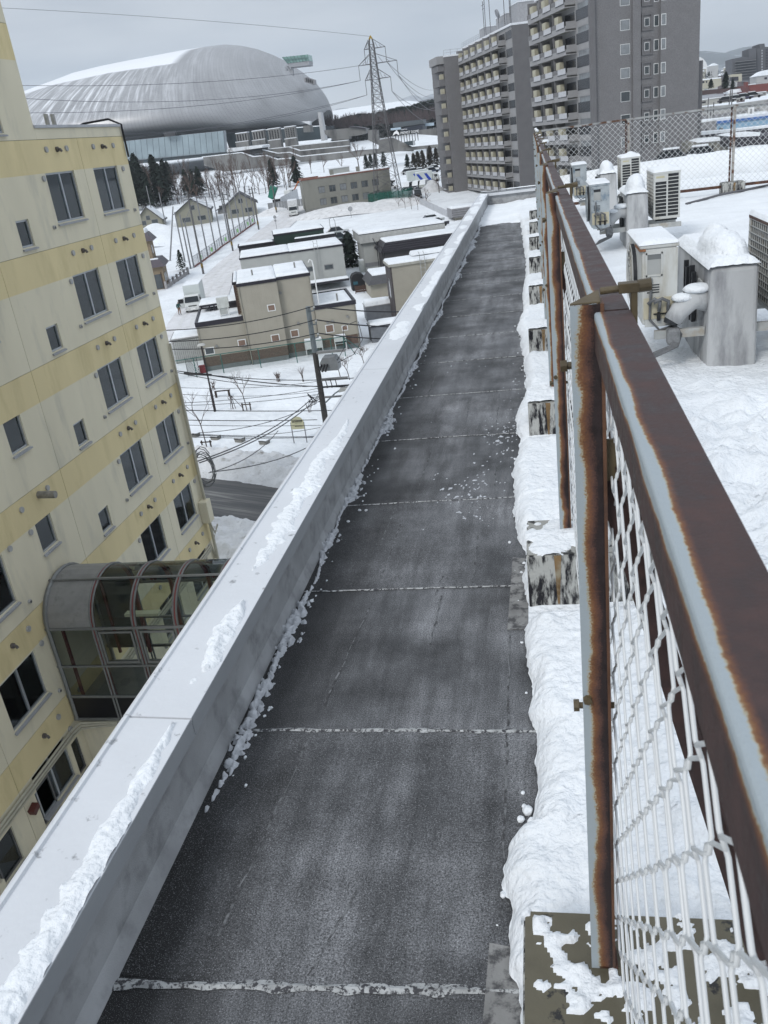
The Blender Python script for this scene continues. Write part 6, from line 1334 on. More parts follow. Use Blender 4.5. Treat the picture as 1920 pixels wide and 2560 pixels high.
# ================================================================ sign, forest, hills
def text_mesh(nm, s, size, ext, m, parent, loc, ang=0, cx=False, xscale=1.0):
    cu = bpy.data.curves.new(nm, 'FONT'); cu.body = s; cu.size = size; cu.extrude = ext; cu.align_x = 'CENTER' if cx else 'LEFT'; cu.resolution_u = 2
    tmp = bpy.data.objects.new(nm, cu); COL.objects.link(tmp); bpy.context.view_layer.update()
    me = bpy.data.meshes.new_from_object(tmp); bpy.data.objects.remove(tmp); o = bpy.data.objects.new(nm, me); COL.objects.link(o); me.materials.clear(); me.materials.append(m)
    o.parent = parent; o.location = loc; o.rotation_euler = (PI / 2, 0, ang); o.scale = (xscale, 1, 1); return o
ks_ = crop(970, 290, 12.76); yS = 335.
tS = thing('dome_sign', 'large white letter sign on posts in the snow right of the dome', 'sign', ony(*ks_(400, 590), yS))
o0 = ony(*ks_(392, 590), yS); o1 = ony(*ks_(968, 520), yS); wS = o1[0] - o0[0]; oh = zat(*ks_(392, 500), yS) - o0[2]
WSIGN = mat('sign_white', (.78, .78, .78), .6, .03)
tx = text_mesh('lettering', 'PREMIST DOME', oh * 1.36, .12, WSIGN, tS, (.0, 0, 0)); bpy.context.view_layer.update(); tx.scale[0] = wS / max(tx.dimensions[0], .1); tx.rotation_euler = (PI / 2, math.atan2(o0[2] - o1[2], wS), 0)
o2 = ony(*ks_(415, 455), yS); tx2 = text_mesh('small_lettering', 'Daiwa House', oh * .62, .08, WSIGN, tS, tuple(o2 - np.array(tS.location))); bpy.context.view_layer.update(); tx2.scale[0] = (ony(*ks_(612, 440), yS)[0] - o2[0]) / max(tx2.dimensions[0], .1)
lg = pxprism('logo_mark', ks_, [(145, 635), (190, 520), (245, 485), (262, 455), (285, 455), (300, 485), (345, 530), (358, 610), (325, 600), (250, 560), (205, 590)], yS, .4, WSIGN, tS)
for q in range(9):
    a = ony(*ks_(235 + q * 88, 600 - q * 8), yS + .4); MB().box(a[0] - .12, a[1], a[2] - 2.6, a[0] + .12, a[1] + .2, a[2] + .3).build('post', BLACK, tS, world=True)
pxprism('back_panel', ks_, [(385, 500), (430, 400), (620, 350), (1110, 262), (1110, 430), (960, 432), (380, 480)], 352, 14, mat('dark_navy_wall', (.028, .035, .05), .6), thing('dark_hall', 'dark hall with a sloping grey roof behind the big letter sign', 'building', ony(*ks_(700, 400), 352)))
dh = [o for o in bpy.data.objects if o.name.startswith('dark_hall')][-1]; pxprism('roof', ks_, [(155, 220), (1120, 105), (1140, 250), (560, 330), (160, 372)], 353, 10, mat('slate_roof', (.09, .105, .115), .6), dh)
bl_ = thing('site_fence', 'pale blue construction sheeting right of the dark hall', 'fence', ony(*ks_(1300, 300), 360)); 
for q in range(5): pxprism('sheet', ks_, [(1150 + q * 64, 235 - q * 5), (1208 + q * 64, 230 - q * 5), (1208 + q * 64, 320 - q * 4), (1150 + q * 64, 328 - q * 4)], 360, .4, mat('pale_blue_sheet', (.42, .52, .60), .6), bl_)
for q in range(5): pxprism('sheet', ks_, [(85 + q * 66, 395 - q * 8), (146 + q * 66, 388 - q * 8), (146 + q * 66, 450 - q * 6), (85 + q * 66, 462 - q * 6)], 352, .4, mat('pale_blue_sheet', (.42, .52, .60)), bl_)
cw_ = thing('retaining_wall', 'long rough concrete retaining wall behind the big letter sign', 'wall', ony(*ks_(1300, 500), 345)); pxprism('wall', ks_, [(955, 450), (1380, 400), (1659, 375), (2000, 350), (2000, 650), (1659, 632), (1200, 600), (960, 585)], 345, 5, CD, cw_)
br_ = thing('bridge_parapet', 'long concrete footbridge parapet crossing below the sign', 'bridge', ony(*ks_(600, 950), 300)); pxprism('deck', kt, [(1130, 1170), (1640, 1120), (1640, 1150), (1140, 1200)], 300, 4, CD, br_); pxprism('ramp', kt, [(930, 1090), (1050, 1070), (1260, 1170), (1250, 1200), (930, 1200)], 302, 3, CD, br_)
for x in (1380, 1480, 1590): pxprism('pier', kt, [(x, 1150), (x + 30, 1148), (x + 32, 1260), (x, 1262)], 301, 3, CD, br_)
pxprism('glazed_front', ks_, [(490, 830), (790, 790), (800, 940), (640, 930)], 298, 6, mat('dark_glass', (.035, .05, .058)), br_)
rd = random.Random(3); mb = MB()
def forest(mb, kf, pts, y0, dy, n, hmin, hmax, seed):
    rd = random.Random(seed)
    for i in range(n):
        f = rd.random(); a = np.interp(f, np.linspace(0, 1, len(pts)), [p[0] for p in pts]); b = np.interp(f, np.linspace(0, 1, len(pts)), [p[1] for p in pts])
        y = y0 + rd.random() * dy; p = ony(*kf(a, b), y); h = rd.uniform(hmin, hmax); conifer_mesh(mb, p[0], y, p[2] - h, h, h * .17, 46, rd.random(), .9)
forest(mb, kt, [(480, 925), (620, 880), (760, 850), (860, 850), (1000, 820), (1100, 790), (1220, 780), (1330, 740), (1500, 710), (1600, 700)], 560, 45, 520, 15, 24, 1)
tag(mb.build('forest', CEDAR), 'band of dark conifer forest beyond the dome', 'forest', kind='stuff')
mb = MB(); rd = random.Random(5)
BROWNT = mat('bare_forest', (.075, .055, .055), .9, .3, .2)
for i in range(420):
    a = rd.uniform(430, 1650); b = 960 - (a - 430) * .085 + rd.uniform(-35, 25); y = rd.uniform(520, 560); p = ony(*kt(a, b), y); h = rd.uniform(3, 6)
    for q in range(3): mb.tube([(p[0] + q * .6, y, p[2] - h * .2), (p[0] + rd.uniform(-1, 1), y, p[2] + h * .8)], .22, 3, .04)
tag(mb.build('bare_thicket', BROWNT), 'brown bare thicket at the foot of the conifer forest', 'thicket', kind='stuff')
def ridge(nm, kf, pts, y, m, base=-60, th=400, amp=0):
    P = [ony(*kf(*p), y) for p in pts]; V = []; xs_ = np.linspace(P[0][0], P[-1][0], 90); zs_ = np.interp(xs_, [p[0] for p in P], [p[2] for p in P])
    zs_ = zs_ + amp * (fbm(xs_ / (y * .02), xs_ * 0 + 3, 5) - .5)
    nj = 7
    for j in range(nj):
        f = j / (nj - 1)
        for x, z in zip(xs_, zs_): V.append((x, y - th + th * f, base + (z - base) * (math.sin(f * PI / 2) ** .8) + amp * .4 * (vnoise(np.array([x / (y * .01)]), np.array([f * 6]))[0] - .5) * (f < 1)))
    n = len(xs_); F_ = [(j * n + i, j * n + i + 1, (j + 1) * n + i + 1, (j + 1) * n + i) for j in range(nj - 1) for i in range(n - 1)]
    o = MB().add(V, F_).build(nm, m, None, smooth=True); o['kind'] = 'structure'; return o
ridge('hills', kt, [(300, 850), (460, 825), (560, 812), (700, 795), (850, 780), (1000, 755), (1150, 752), (1300, 730), (1450, 705), (1650, 680), (2200, 690), (3000, 730)], 2400, mat('far_wood', (.075, .078, .085), .9, .3, .01, dirt=(.35, .36, .38), dsc=.006, dlo=.62, dhi=.7), 0, 500, 6)
ridge('mountains', kt, [(600, 800), (1050, 760), (1160, 735), (1210, 690), (1290, 668), (1360, 700), (1420, 680), (1490, 655), (1560, 650), (1800, 690), (2600, 740)], 5700, mat('far_mountain', (.16, .17, .18), .9, .3, .002, dirt=(.55, .56, .58), dsc=.002, dlo=.5, dhi=.7), 0, 1200, 24)
MTN = mat('blue_mountain', (.060, .070, .075), .95, .3, .004, dirt=(.42, .44, .47), dsc=.0032, dlo=.56, dhi=.68)
ridge('mountains', kq, [(-600, 340), (-200, 250), (300, 200), (540, 228), (620, 240), (760, 232), (860, 190), (950, 152), (1040, 145), (1120, 160), (1230, 190), (1500, 215), (1900, 260), (2600, 330)], 5200, MTN, -16, 1900, 22)
SL = thing('ski_slope', 'pale bare snow slope at the left foot of the mountain', 'slope', ony(*kq(600, 350), 3800)); SL['kind'] = 'structure'; del SL['label']; del SL['category']
pxprism('slope', kq, [(500, 240), (560, 235), (600, 262), (640, 310), (655, 360), (690, 400), (740, 425), (740, 470), (500, 470)], 3200, 250, mat('slope_snow', (.55, .54, .52), .9), SL)
# ================================================================ lattice pylon and lines
pb_ = ong(*kt(1030, 1690)); zt_ = zat(*kt(885, 112), pb_[1]); Hh = zt_ - pb_[2]; ST = mat('pylon_steel', (.095, .095, .10), .5, .15, 2)
py = thing('power_pylon', 'tall lattice power pylon rising beside the grey beige office block', 'pylon', pb_, 0)
def wd(f): return 2.5 * (1 - f) ** 1.3 + .48
def leg(f, i): s = wd(f); return Vector(((1, 1, -1, -1)[i] * s, (1, -1, -1, 1)[i] * s, Hh * .955 * f))
lvls = [0, .09, .18, .26, .34, .41, .48, .54, .60, .65, .70, .745, .79, .83, .87, .91, .95, 1.0]
lg_ = [MB() for _ in range(4)]
for a, b in zip(lvls[:-1], lvls[1:]):
    for i in range(4): lg_[i].bar(leg(a, i), leg(b, i), .16, .16)
for i in range(4): lg_[i].build('leg', ST, py)
br = MB()
for a, b in zip(lvls[:-1], lvls[1:]):
    for i in range(4):
        j = (i + 1) % 4; br.bar(leg(a, i), leg(b, j), .07, .07); br.bar(leg(a, j), leg(b, i), .07, .07); br.bar(leg(b, i), leg(b, j), .06, .06)
br.build('lattice', ST, py)['kind'] = 'stuff'
pk = MB()
for i in range(4): pk.tube([leg(1, i), Vector((leg(1, i).x * .6, leg(1, i).y * .6, Hh * .985)), Vector((0, 0, Hh))], .10, 5)
pk.build('peak', ST, py); pc_ = MB()
for i in range(4): pc_.tube([Vector((leg(1, i).x * .62, leg(1, i).y * .62, Hh * .984)), Vector((0, 0, Hh + .1))], .14, 5)
pc_.build('yellow_cap', mat('pylon_yellow', (.35, .24, .03)), py)
arms = []
for (kx0, kx1, ky, ri, kin) in ((792, 990, 232, .05, (318, 275)), (738, 1102, 375, .055, (480, 410)), (802, 1042, 522, .055, (612, 572))):
    zc = zat(*kt((kx0 + kx1) / 2 * .5 + 900 * .5, ky - 5), pb_[1]) - pb_[2]; xl = ony(*kt(kx0, ky), pb_[1])[0] - pb_[0]; xr = ony(*kt(kx1, ky - 20), pb_[1])[0] - pb_[0]; f = zc / (Hh * .955)
    am = MB(); s = wd(min(f, 1))
    for sx_, xe in ((-1, xl), (1, xr)):
        for sy_ in (-1, 1):
            am.bar((sx_ * s, sy_ * s, zc), (xe, 0, zc), .11, .11); am.bar((sx_ * s, sy_ * s, zc + Hh * ri), (xe, 0, zc), .09, .09)
        for q in (.33, .66): xx = sx_ * s + (xe - sx_ * s) * q; am.bar((xx, 0, zc), (sx_ * s + (xe - sx_ * s) * (q - .2), 0, zc + Hh * ri * (1 - q) * 1.0), .07, .07)
        am.cyl((xe, 0, zc), (xe, 0, zc - 2.8), .06, n=6); arms.append(Vector((xe + pb_[0], pb_[1], zc - 2.8 + pb_[2])))
    am.build('crossarm', ST, py)
CBL = mat('cable_grey', (.10, .105, .12), .5)
def wire(lb, a, b, sag, r, n=20, cat='power line', nm='power_line', m=None, group=None):
    a, b = Vector(a), Vector(b); pts = [a.lerp(b, q / n) - Vector((0, 0, sag * 4 * (q / n) * (1 - q / n))) for q in range(n + 1)]
    o = MB().tube(pts, r, 4).build(nm, m or CBL); return tag(o, lb, cat, group)
ends = [((88, 333), 'upper'), ((1605, 0), ''), ((98, 372), 'middle'), ((0, 0), ''), ((135, 508), 'lower'), ((0, 0), '')]
lvl_n = ['top', 'widest middle', 'bottom']
for q in range(3):
    a = arms[2 * q]; e = ony(*k1(*((88, 333), (98, 372), (135, 508))[q]), 150); d = e - np.array(a); e2 = np.array(a) + d * 1.25
    wire('conductor running left across the dome from the %s pylon arm' % lvl_n[q], a, e2, 2.0 + q, .045, 30, group='high voltage lines')
    if q: e3 = e2 + np.array([0, 0, -3.2]); wire('lower twin conductor running left across the dome from the %s pylon arm' % lvl_n[q], a, e3, 2.5, .045, 30, group='high voltage lines')
    b = arms[2 * q + 1]; e = ony(*kt(1520, (590, 640, 740)[q]), 380); wire('conductor running right to the grey towers from the %s pylon arm' % lvl_n[q], b, e, 3, .05, 16, group='high voltage lines')
    e = e + np.array([0, 0, -5]); wire('second conductor running right from the %s pylon arm' % lvl_n[q], b, e, 4, .05, 16, group='high voltage lines')
wire('thin earth wire running left from the very top of the pylon', (pb_[0], pb_[1], zt_), ony(*k1(-40, 32), 150), -.5, .035, 24)
# green netted enclosure at the pylon foot
gn = thing('netted_enclosure', 'green netted enclosure around the pylon foot', 'fence', pb_, 0); NG2 = net_mat('dark_green_net', (.015, .10, .075), .55)
cs = [(-4, -3.5), (5, -3.5), (5, 4), (-4, 4)]
for a, b in zip(cs, cs[1:] + cs[:1]):
    MB().quad((a[0], a[1], -1), (b[0], b[1], -1), (b[0], b[1], 2.6), (a[0], a[1], 2.6)).build('net_panel', NG2, gn)
    for q in range(5): x, y = a[0] + (b[0] - a[0]) * q / 4, a[1] + (b[1] - a[1]) * q / 4; MB().cyl((x, y, -1), (x, y, 2.7), .06, n=5).build('post', GRN, gn)
# ================================================================ net poles, street poles, low fence
POLEG = mat('pole_grey', (.20, .205, .215), .6, .08, 3); POLEB = mat('pole_concrete', (.12, .12, .122), .75, .1, 3); STRIPE = mat('pole_yellow', (.22, .15, .04), .6, .2, 4, dirt=(.02, .02, .02), dsc=3)
def pole(lb, base, topp, r0, r1, nm, cat, group, m, stripe=False, arm=0):
    p = ong(*k7(*base)); zt_ = zat(*k7(*topp), p[1]); h = zt_ - p[2]; t = thing(nm, lb, cat, p, 0, group)
    MB().cyl((0, 0, -.2), (0, 0, h), r0, r1, 8).build('shaft', m, t)
    if stripe: MB().cyl((0, 0, 1.0), (0, 0, 1.7), r0 + .02, r0 + .01, 8).build('stripe_band', STRIPE, t)
    for q in range(arm): MB().box(-.9, -.06, h - .5 - .8 * q, .9, .06, h - .4 - .8 * q).build('crossarm', BLACK, t)
    return p, h
nets = [((640, 792), (540, 395)), ((762, 706), (668, 170)), ((830, 656), (742, 180)), ((886, 610), (806, 165)), ((946, 570), (868, 150)), ((996, 531), (930, 130)), ((1045, 496), (985, 110)), ((1087, 465), (1035, 95)), ((1130, 436), (1080, 90)), ((1168, 410), (1122, 85))]
np_ = []
onames = ['nearest', 'second nearest', 'third nearest', 'fourth nearest', 'fifth nearest', 'sixth', 'seventh', 'eighth', 'ninth', 'farthest']
for i, (b, t_) in enumerate(nets): np_.append(pole('%s tall grey net pole in the row along the snowy street' % onames[i], b, t_, .15, .11, 'net_pole', 'net pole', 'net poles along the street', POLEG))
for i, (b, t_, l) in enumerate((((612, 800), (515, 330), 'net pole in the corner cluster, left of the nearest street net pole'), ((562, 742), (490, 310), 'leaning net pole at the left of the corner cluster'), ((402, 452), (340, 140), 'distant net pole in front of the left gable house'), ((302, 430), (225, 85), 'leftmost distant net pole beside the cream building'))): pole(l, b, t_, .15, .11, 'net_pole', 'net pole', None, POLEG)
pa, pbb = ong(*k7(430, 735)), ong(*k7(612, 800)); zt_ = zat(*k7(455, 265), pa[1] + 4); t = thing('pole_stay', 'slanted grey steel stay propping the corner net poles', 'stay', pa); MB().cyl((0, 0, -.2), (1.2, 4, zt_ - pa[2]), .16, .12, 8).build('shaft', POLEG, t)
NETW = net_mat('pale_net', (.30, .31, .33), .10)
nt_ = thing('sports_net', 'faint tall sports net strung between the grey net poles', 'net', np_[0][0])
for (p, h), (p2, h2) in zip(np_[:-1], np_[1:]):
    MB().quad((p[0], p[1], p[2] + 1.4), (p2[0], p2[1], p2[2] + 1.4), (p2[0], p2[1], p2[2] + h2), (p[0], p[1], p[2] + h)).build('net_panel', NETW, nt_, world=True)
    MB().cyl((p[0], p[1], p[2] + h), (p2[0], p2[1], p2[2] + h2), .03, n=4).build('top_cable', POLEG, nt_, world=True)
lf = thing('street_fence', 'low grey mesh fence with a reddish base along the left side of the street', 'fence', np_[0][0]); k = 0
RB = mat('red_base', (.22, .10, .09), .8); GL_ = mat('lime_notice', (.30, .62, .22), .6); LM = net_mat('grey_mesh', (.30, .32, .34), .45)
for (p, h), (p2, h2) in zip(np_[:-1], np_[1:]):
    n = 3
    for q in range(n):
        a = p + (p2 - p) * q / n; b = p + (p2 - p) * (q + 1) / n
        MB().quad((a[0], a[1], a[2] + .25), (b[0], b[1], b[2] + .25), (b[0], b[1], b[2] + 1.8), (a[0], a[1], a[2] + 1.8)).build('mesh_panel', LM, lf, world=True)
        MB().cyl((a[0], a[1], a[2]), (a[0], a[1], a[2] + 1.85), .05, n=5).build('post', POLEG, lf, world=True); MB().cyl((a[0], a[1], a[2] + 1.8), (b[0], b[1], b[2] + 1.8), .035, n=4).build('rail', POLEG, lf, world=True)
        MB().bar((a[0] + .05, a[1], a[2] + .12), (b[0], b[1], b[2] + .12), .15, .28).build('base_kerb', RB, lf, world=True)
    if k in (0, 1, 3, 5, 7, 8): m_ = p + (p2 - p) * .5; MB().box(m_[0] + .05, m_[1] - .4, m_[2] + .6, m_[0] + .12, m_[1] + .4, m_[2] + 1.3).build('notice', GL_, lf, world=True)
    k += 1
sp = [pole('leaning concrete street pole with yellow band nearest to the parked truck', (722, 846), (597, 130), .19, .14, 'street_pole', 'utility pole', 'poles along the snowy street', POLEB, True, 2),
      pole('second concrete street pole with yellow band along the street', (976, 646), (882, 140), .18, .14, 'street_pole', 'utility pole', 'poles along the snowy street', POLEB, True, 2),
      pole('third concrete street pole in front of the right gable house', (1200, 462), (1118, 95), .18, .14, 'street_pole', 'utility pole', 'poles along the snowy street', POLEB, True, 2),
      pole('farthest concrete street pole by the construction hoarding', (1356, 332), (1300, 60), .18, .14, 'street_pole', 'utility pole', 'poles along the snowy street', POLEB, True, 1)]
for (p, h), (p2, h2) in zip(sp[:-1], sp[1:]):
    for dz in (-.4, -1.2): wire('%s street cable between the %s street poles' % ('upper' if dz > -1 else 'lower', 'first and second' if p is sp[0][0] else 'second and third' if p is sp[1][0] else 'third and farthest'), (p[0], p[1], p[2] + h + dz), (p2[0], p2[1], p2[2] + h2 + dz), .5, .03, 8, group='street cables')
# ================================================================ gable houses and corner shop house
GAB = mat('gable_cream', (.25, .245, .195), .8, .06, 1); RDK = mat('gable_roof_dark', (.045, .045, .05), .6, .2, 2)
def gable(lb, bl, br, apex, eave, depth, m=GAB, snow=True, wins_=()):
    p = ong(*k7(*bl)); fz = Frame(p, TH); w = fz.uz(*k7(*br))[0]; za = fz.uz(*k7(*apex))[1]; ze = fz.uz(*k7(*eave))[1]
    t = thing('gable_house', lb, 'house', p, TH); MB().extr([(0, -1), (w, -1), (w, ze), (w / 2, za), (0, ze)], 1, 0, depth).build('wall', m, t)
    for s in (-1, 1):
        x0, x1 = w / 2, (w + .5 if s > 0 else -.5); zz = ze - .5 * (za - ze) / (w / 2); o = MB(); q = [(x0, -.5, za + .05), (x1, -.5, zz + .05), (x1, depth + .5, zz + .05), (x0, depth + .5, za + .05)]
        if s < 0: q = q[::-1]
        o.hexa(q, [(a, b, c + .18) for a, b, c in q]); o.build('roof_slope', RDK, t)
        if snow:
            f0, f1 = (.05, .95) if s > 0 else (.1, .9); qs = [(x0 + (x1 - x0) * .05, .0, za + .24 - (za - zz) * .05), (x0 + (x1 - x0) * f1, .0, zz + .24 + (za - zz) * .05), (x0 + (x1 - x0) * f1, depth, zz + .24 + (za - zz) * .05), (x0 + (x1 - x0) * .05, depth, za + .24 - (za - zz) * .05)]
            if s < 0: qs = qs[::-1]
            MB().hexa(qs, [(a, b, c + .15) for a, b, c in qs]).build('roof_snow', SNOWF, t)
    win_part(t, w * .42, w * .58, ze + .2, ze + 1.3, -.02, mat('steel_grey_frame', (.2, .2, .2)), GLASS, True, fw=.1, rec=-.01)
    win_part(t, w * .15, w * .4, .9, 2.0, -.02, mat('steel_grey_frame', (.2, .2, .2)), GLASS, True, fw=.1, rec=-.01); win_part(t, w * .6, w * .85, .9, 2.0, -.02, mat('steel_grey_frame', (.2, .2, .2)), GLASS, True, fw=.1, rec=-.01)
    return t
gable('left cream gable house partly hidden by the cream building', (150, 470), (375, 440), (262, 268), (372, 372), 9)
gable('middle cream gable house with snowy right roof slope behind the net poles', (505, 446), (800, 412), (640, 200), (490, 322), 10)
gable('right cream gable house with a long dark roof beside the street', (935, 372), (1195, 350), (1072, 143), (918, 262), 12, snow=False)
gable('small grey gable shed behind the middle gable house', (850, 330), (960, 318), (905, 262), (850, 295), 5, mat('grey_shed_wall', (.2, .2, .2)))
ps_ = ong(*k7(400, 972)); SF = Frame(ps_, TH); t = thing('corner_house', 'tan corner house with purple brown two-tier eaves at the street corner', 'house', ps_, TH); TAN = mat('tan_siding', (.25, .195, .13), .8, .06, 2); PBR = mat('purple_brown_metal', (.085, .072, .085), .45, .1, 3)
z1_, z2_ = SF.uz(*k7(400, 745))[1], SF.uz(*k7(395, 520))[1]; z1_ = max(z1_, 3.0)
MB().box(-9, 0, -.3, 0, 6.5, z1_ - .5).build('lower_wall', TAN, t); MB().box(-9, 1.0, z1_ + .6, -1.1, 5.5, z2_ - .4).build('upper_wall', TAN, t)
def hip(z, h, x0, y0, x1, y1, ins): return MB().hexa([(x0, y0, z), (x1, y0, z), (x1, y1, z), (x0, y1, z)], [(x0 + ins, y0 + ins, z + h), (x1 - ins, y0 + ins, z + h), (x1 - ins, y1 - ins, z + h), (x0 + ins, y1 - ins, z + h)])
hip(z1_ - .5, 1.1, -9.5, -.6, .6, 7.1, .8).build('lower_eave', PBR, t); hip(z2_ - .4, 1.2, -9.5, .4, -.4, 6.2, .9).build('upper_eave', PBR, t)
snow_sheet_local(t, -8.5, 1.35, -1.4, 5.2, z2_ + .8, .5); snow_sheet_local(t, -8.6, .25, -.3, .95, z1_ + .58, .2)
for x in (-.9, -2.3, -3.7): MB().box(x - .5, -.04, .1, x + .5, -.001, 2.3).build('porch_window', GLASS, t); MB().box(x + .52, -.08, 0, x + .64, -.001, 2.6).build('porch_post', mat('brown_post', (.06, .04, .035)), t)
for y in (1.2, 2.6, 4.0): MB().box(.001, y, .9, .05, y + .8, 2.2).build('side_window', GLASSL, t)
MB().box(-1.099, 2.0, z1_ + 1.4, -1.05, 3.0, z1_ + 2.6).build('upper_window', GLASSL, t)
bf = thing('block_fence', 'concrete block garden fence with pale posts by the corner house', 'fence', ong(*k7(405, 972))); a0, a1 = ong(*k7(402, 975)), ong(*k7(600, 842))
for q in range(7):
    a = a0 + (a1 - a0) * q / 6.3; MB().box(a[0] - .16, a[1] - .16, a[2] - .1, a[0] + .16, a[1] + .16, a[2] + 1.15).build('block_post', mat('block_pale', (.33, .32, .32), .9, .15, 4), bf, world=True)
    if q < 6: b = a0 + (a1 - a0) * (q + 1) / 6.3; MB().bar((a[0], a[1], a[2] + .28), (b[0], b[1], b[2] + .28), .14, .5).build('block_course', mat('block_pale', (.33, .32, .32)), bf, world=True); MB().bar((a[0], a[1], a[2] + .9), (b[0], b[1], b[2] + .9), .06, .06).build('bar', BLACK, bf, world=True)
conifer('small dark conifer in the garden of the corner house', ong(*k7(540, 815)), 3.4, 1.2, 5, None, 320)
# construction fence and hoarding
ho = thing('hoarding', 'white corrugated construction hoarding beside the far end of the street', 'fence', ong(*k7(1420, 250))); a0, a1 = ong(*k7(1400, 285)), ong(*k7(1590, 175)); a1 = a0 + (a1 - a0) * .75
for q in range(8): a = a0 + (a1 - a0) * q / 8; b = a0 + (a1 - a0) * (q + .93) / 8; MB().bar((a[0], a[1], a[2] + 1.3), (b[0], b[1], b[2] + 1.3), .06, 2.8).build('panel', mat('hoarding_white', (.50, .52, .54), .5), ho, world=True)
gf = thing('panel_fence', 'short grey panel fence by the yellow gable house', 'fence', ong(*k7(1285, 300))); a0 = ong(*k7(1285, 300)); a1 = a0 + np.array([9.5, 1.0, 0])
for q in range(7): a = a0 + (a1 - a0) * q / 7; b = a0 + (a1 - a0) * (q + .93) / 7; MB().bar((a[0], a[1], a[2] + .8), (b[0], b[1], b[2] + .8), .06, 1.9).build('panel', mat('panel_grey', (.24, .25, .26), .6), gf, world=True)
# ================================================================ vehicles
TYRE = mat('tyre', (.012, .012, .013), .8); CHR = mat('lamp_clear', (.55, .56, .58), .15)
def wheel(mb, x, y, r, w): mb.cyl((x - w / 2, y, r), (x + w / 2, y, r), r, n=14)
def box_truck(lb, p, rz, L=6.0, W_=2.1, H_=3.0, cabm=None, boxm=None, door=False, stripes=None):
    """front faces -y locally"""
    cabm = cabm or mat('truck_white', (.60, .62, .61), .35, .04, 1); boxm = boxm or mat('truck_box', (.52, .56, .55), .4, .05, 1); t = thing('box_truck', lb, 'truck', p, rz); w = W_ / 2
    cab = MB().hexa([(-w * .95, 0, .55), (w * .95, 0, .55), (w * .95, 1.7, .55), (-w * .95, 1.7, .55)], [(-w * .88, .42, 2.15), (w * .88, .42, 2.15), (w * .9, 1.7, 2.15), (-w * .9, 1.7, 2.15)]).build('cab', cabm, t, bevel=.08)
    MB().hexa([(-w * .84, .13, 1.32), (w * .84, .13, 1.32), (w * .84, .3, 1.32), (-w * .84, .3, 1.32)], [(-w * .79, .385, 2.02), (w * .79, .385, 2.02), (w * .79, .6, 2.02), (-w * .79, .6, 2.02)]).build('windscreen', mat('windscreen', (.02, .025, .03), .08), t)
    MB().box(-w * .9, -.1, .32, w * .9, .06, .62).build('bumper', mat('bumper_pale', (.50, .51, .50)), t, bevel=.02); MB().box(-.32, -.115, .42, .32, -.1, .55).build('number_plate', WSIGN, t); MB().box(-w * .5, -.012, .82, w * .5, .012, .93).build('grille', BLACK, t)
    for s in (-1, 1): MB().box(s * w * .80 - .14, -.02, .68, s * w * .80 + .14, .03, .84).build('headlight', CHR, t); MB().box(s * w * 1.06 - .07, .25, 1.5, s * w * 1.06 + .07, .32, 1.85).build('mirror', BLACK, t)
    for s in (-1, 1): MB().box(s * w * .93 - .01, .55, 1.35, s * w * .93 + .01, 1.35, 1.95).build('side_window', GLASS, t)
    MB().box(-w, 1.85, .75, w, L, H_).build('cargo_box', boxm, t, bevel=.05); MB().box(-w * .97, 1.88, H_ - .01, w * .97, L - .03, H_ + .07).build('roof_snow', SNOWF, t, bevel=.03)
    MB().box(-w * .45, .3, .45, w * .45, L, .75).build('chassis', BLACK, t)
    for y in (.75, L - 1.2):
        for s in (-1, 1): m_ = MB(); wheel(m_, s * (w - .16), y, .38, .24); m_.build('wheel', TYRE, t)
    if stripes:
        for (y0, y1) in ((2.1, 3.1), (4.0, 5.2)): MB().extr([(y0, .80), (y0 + .9, .80), (y1 + .9, 2.5), (y1 + .2, 2.5)], 0, -w - .012, -w - .002).build('blue_mark', stripes, t)
    if door: MB().hexa([(-w - .75, .15, .65), (-w + .02, .45, .65), (-w + .02, .52, .65), (-w - .75, .22, .65)], [(-w - .72, .3, 1.9), (-w + .05, .5, 1.9), (-w + .05, .57, 1.9), (-w - .72, .37, 1.9)]).build('open_door', cabm, t); MB().hexa([(-w - .68, .16, 1.32), (-w - .06, .40, 1.32), (-w - .06, .42, 1.32), (-w - .68, .18, 1.32)], [(-w - .66, .25, 1.83), (-w - .06, .46, 1.83), (-w - .06, .48, 1.83), (-w - .66, .27, 1.83)]).build('door_window', BLACK, t)
    return t
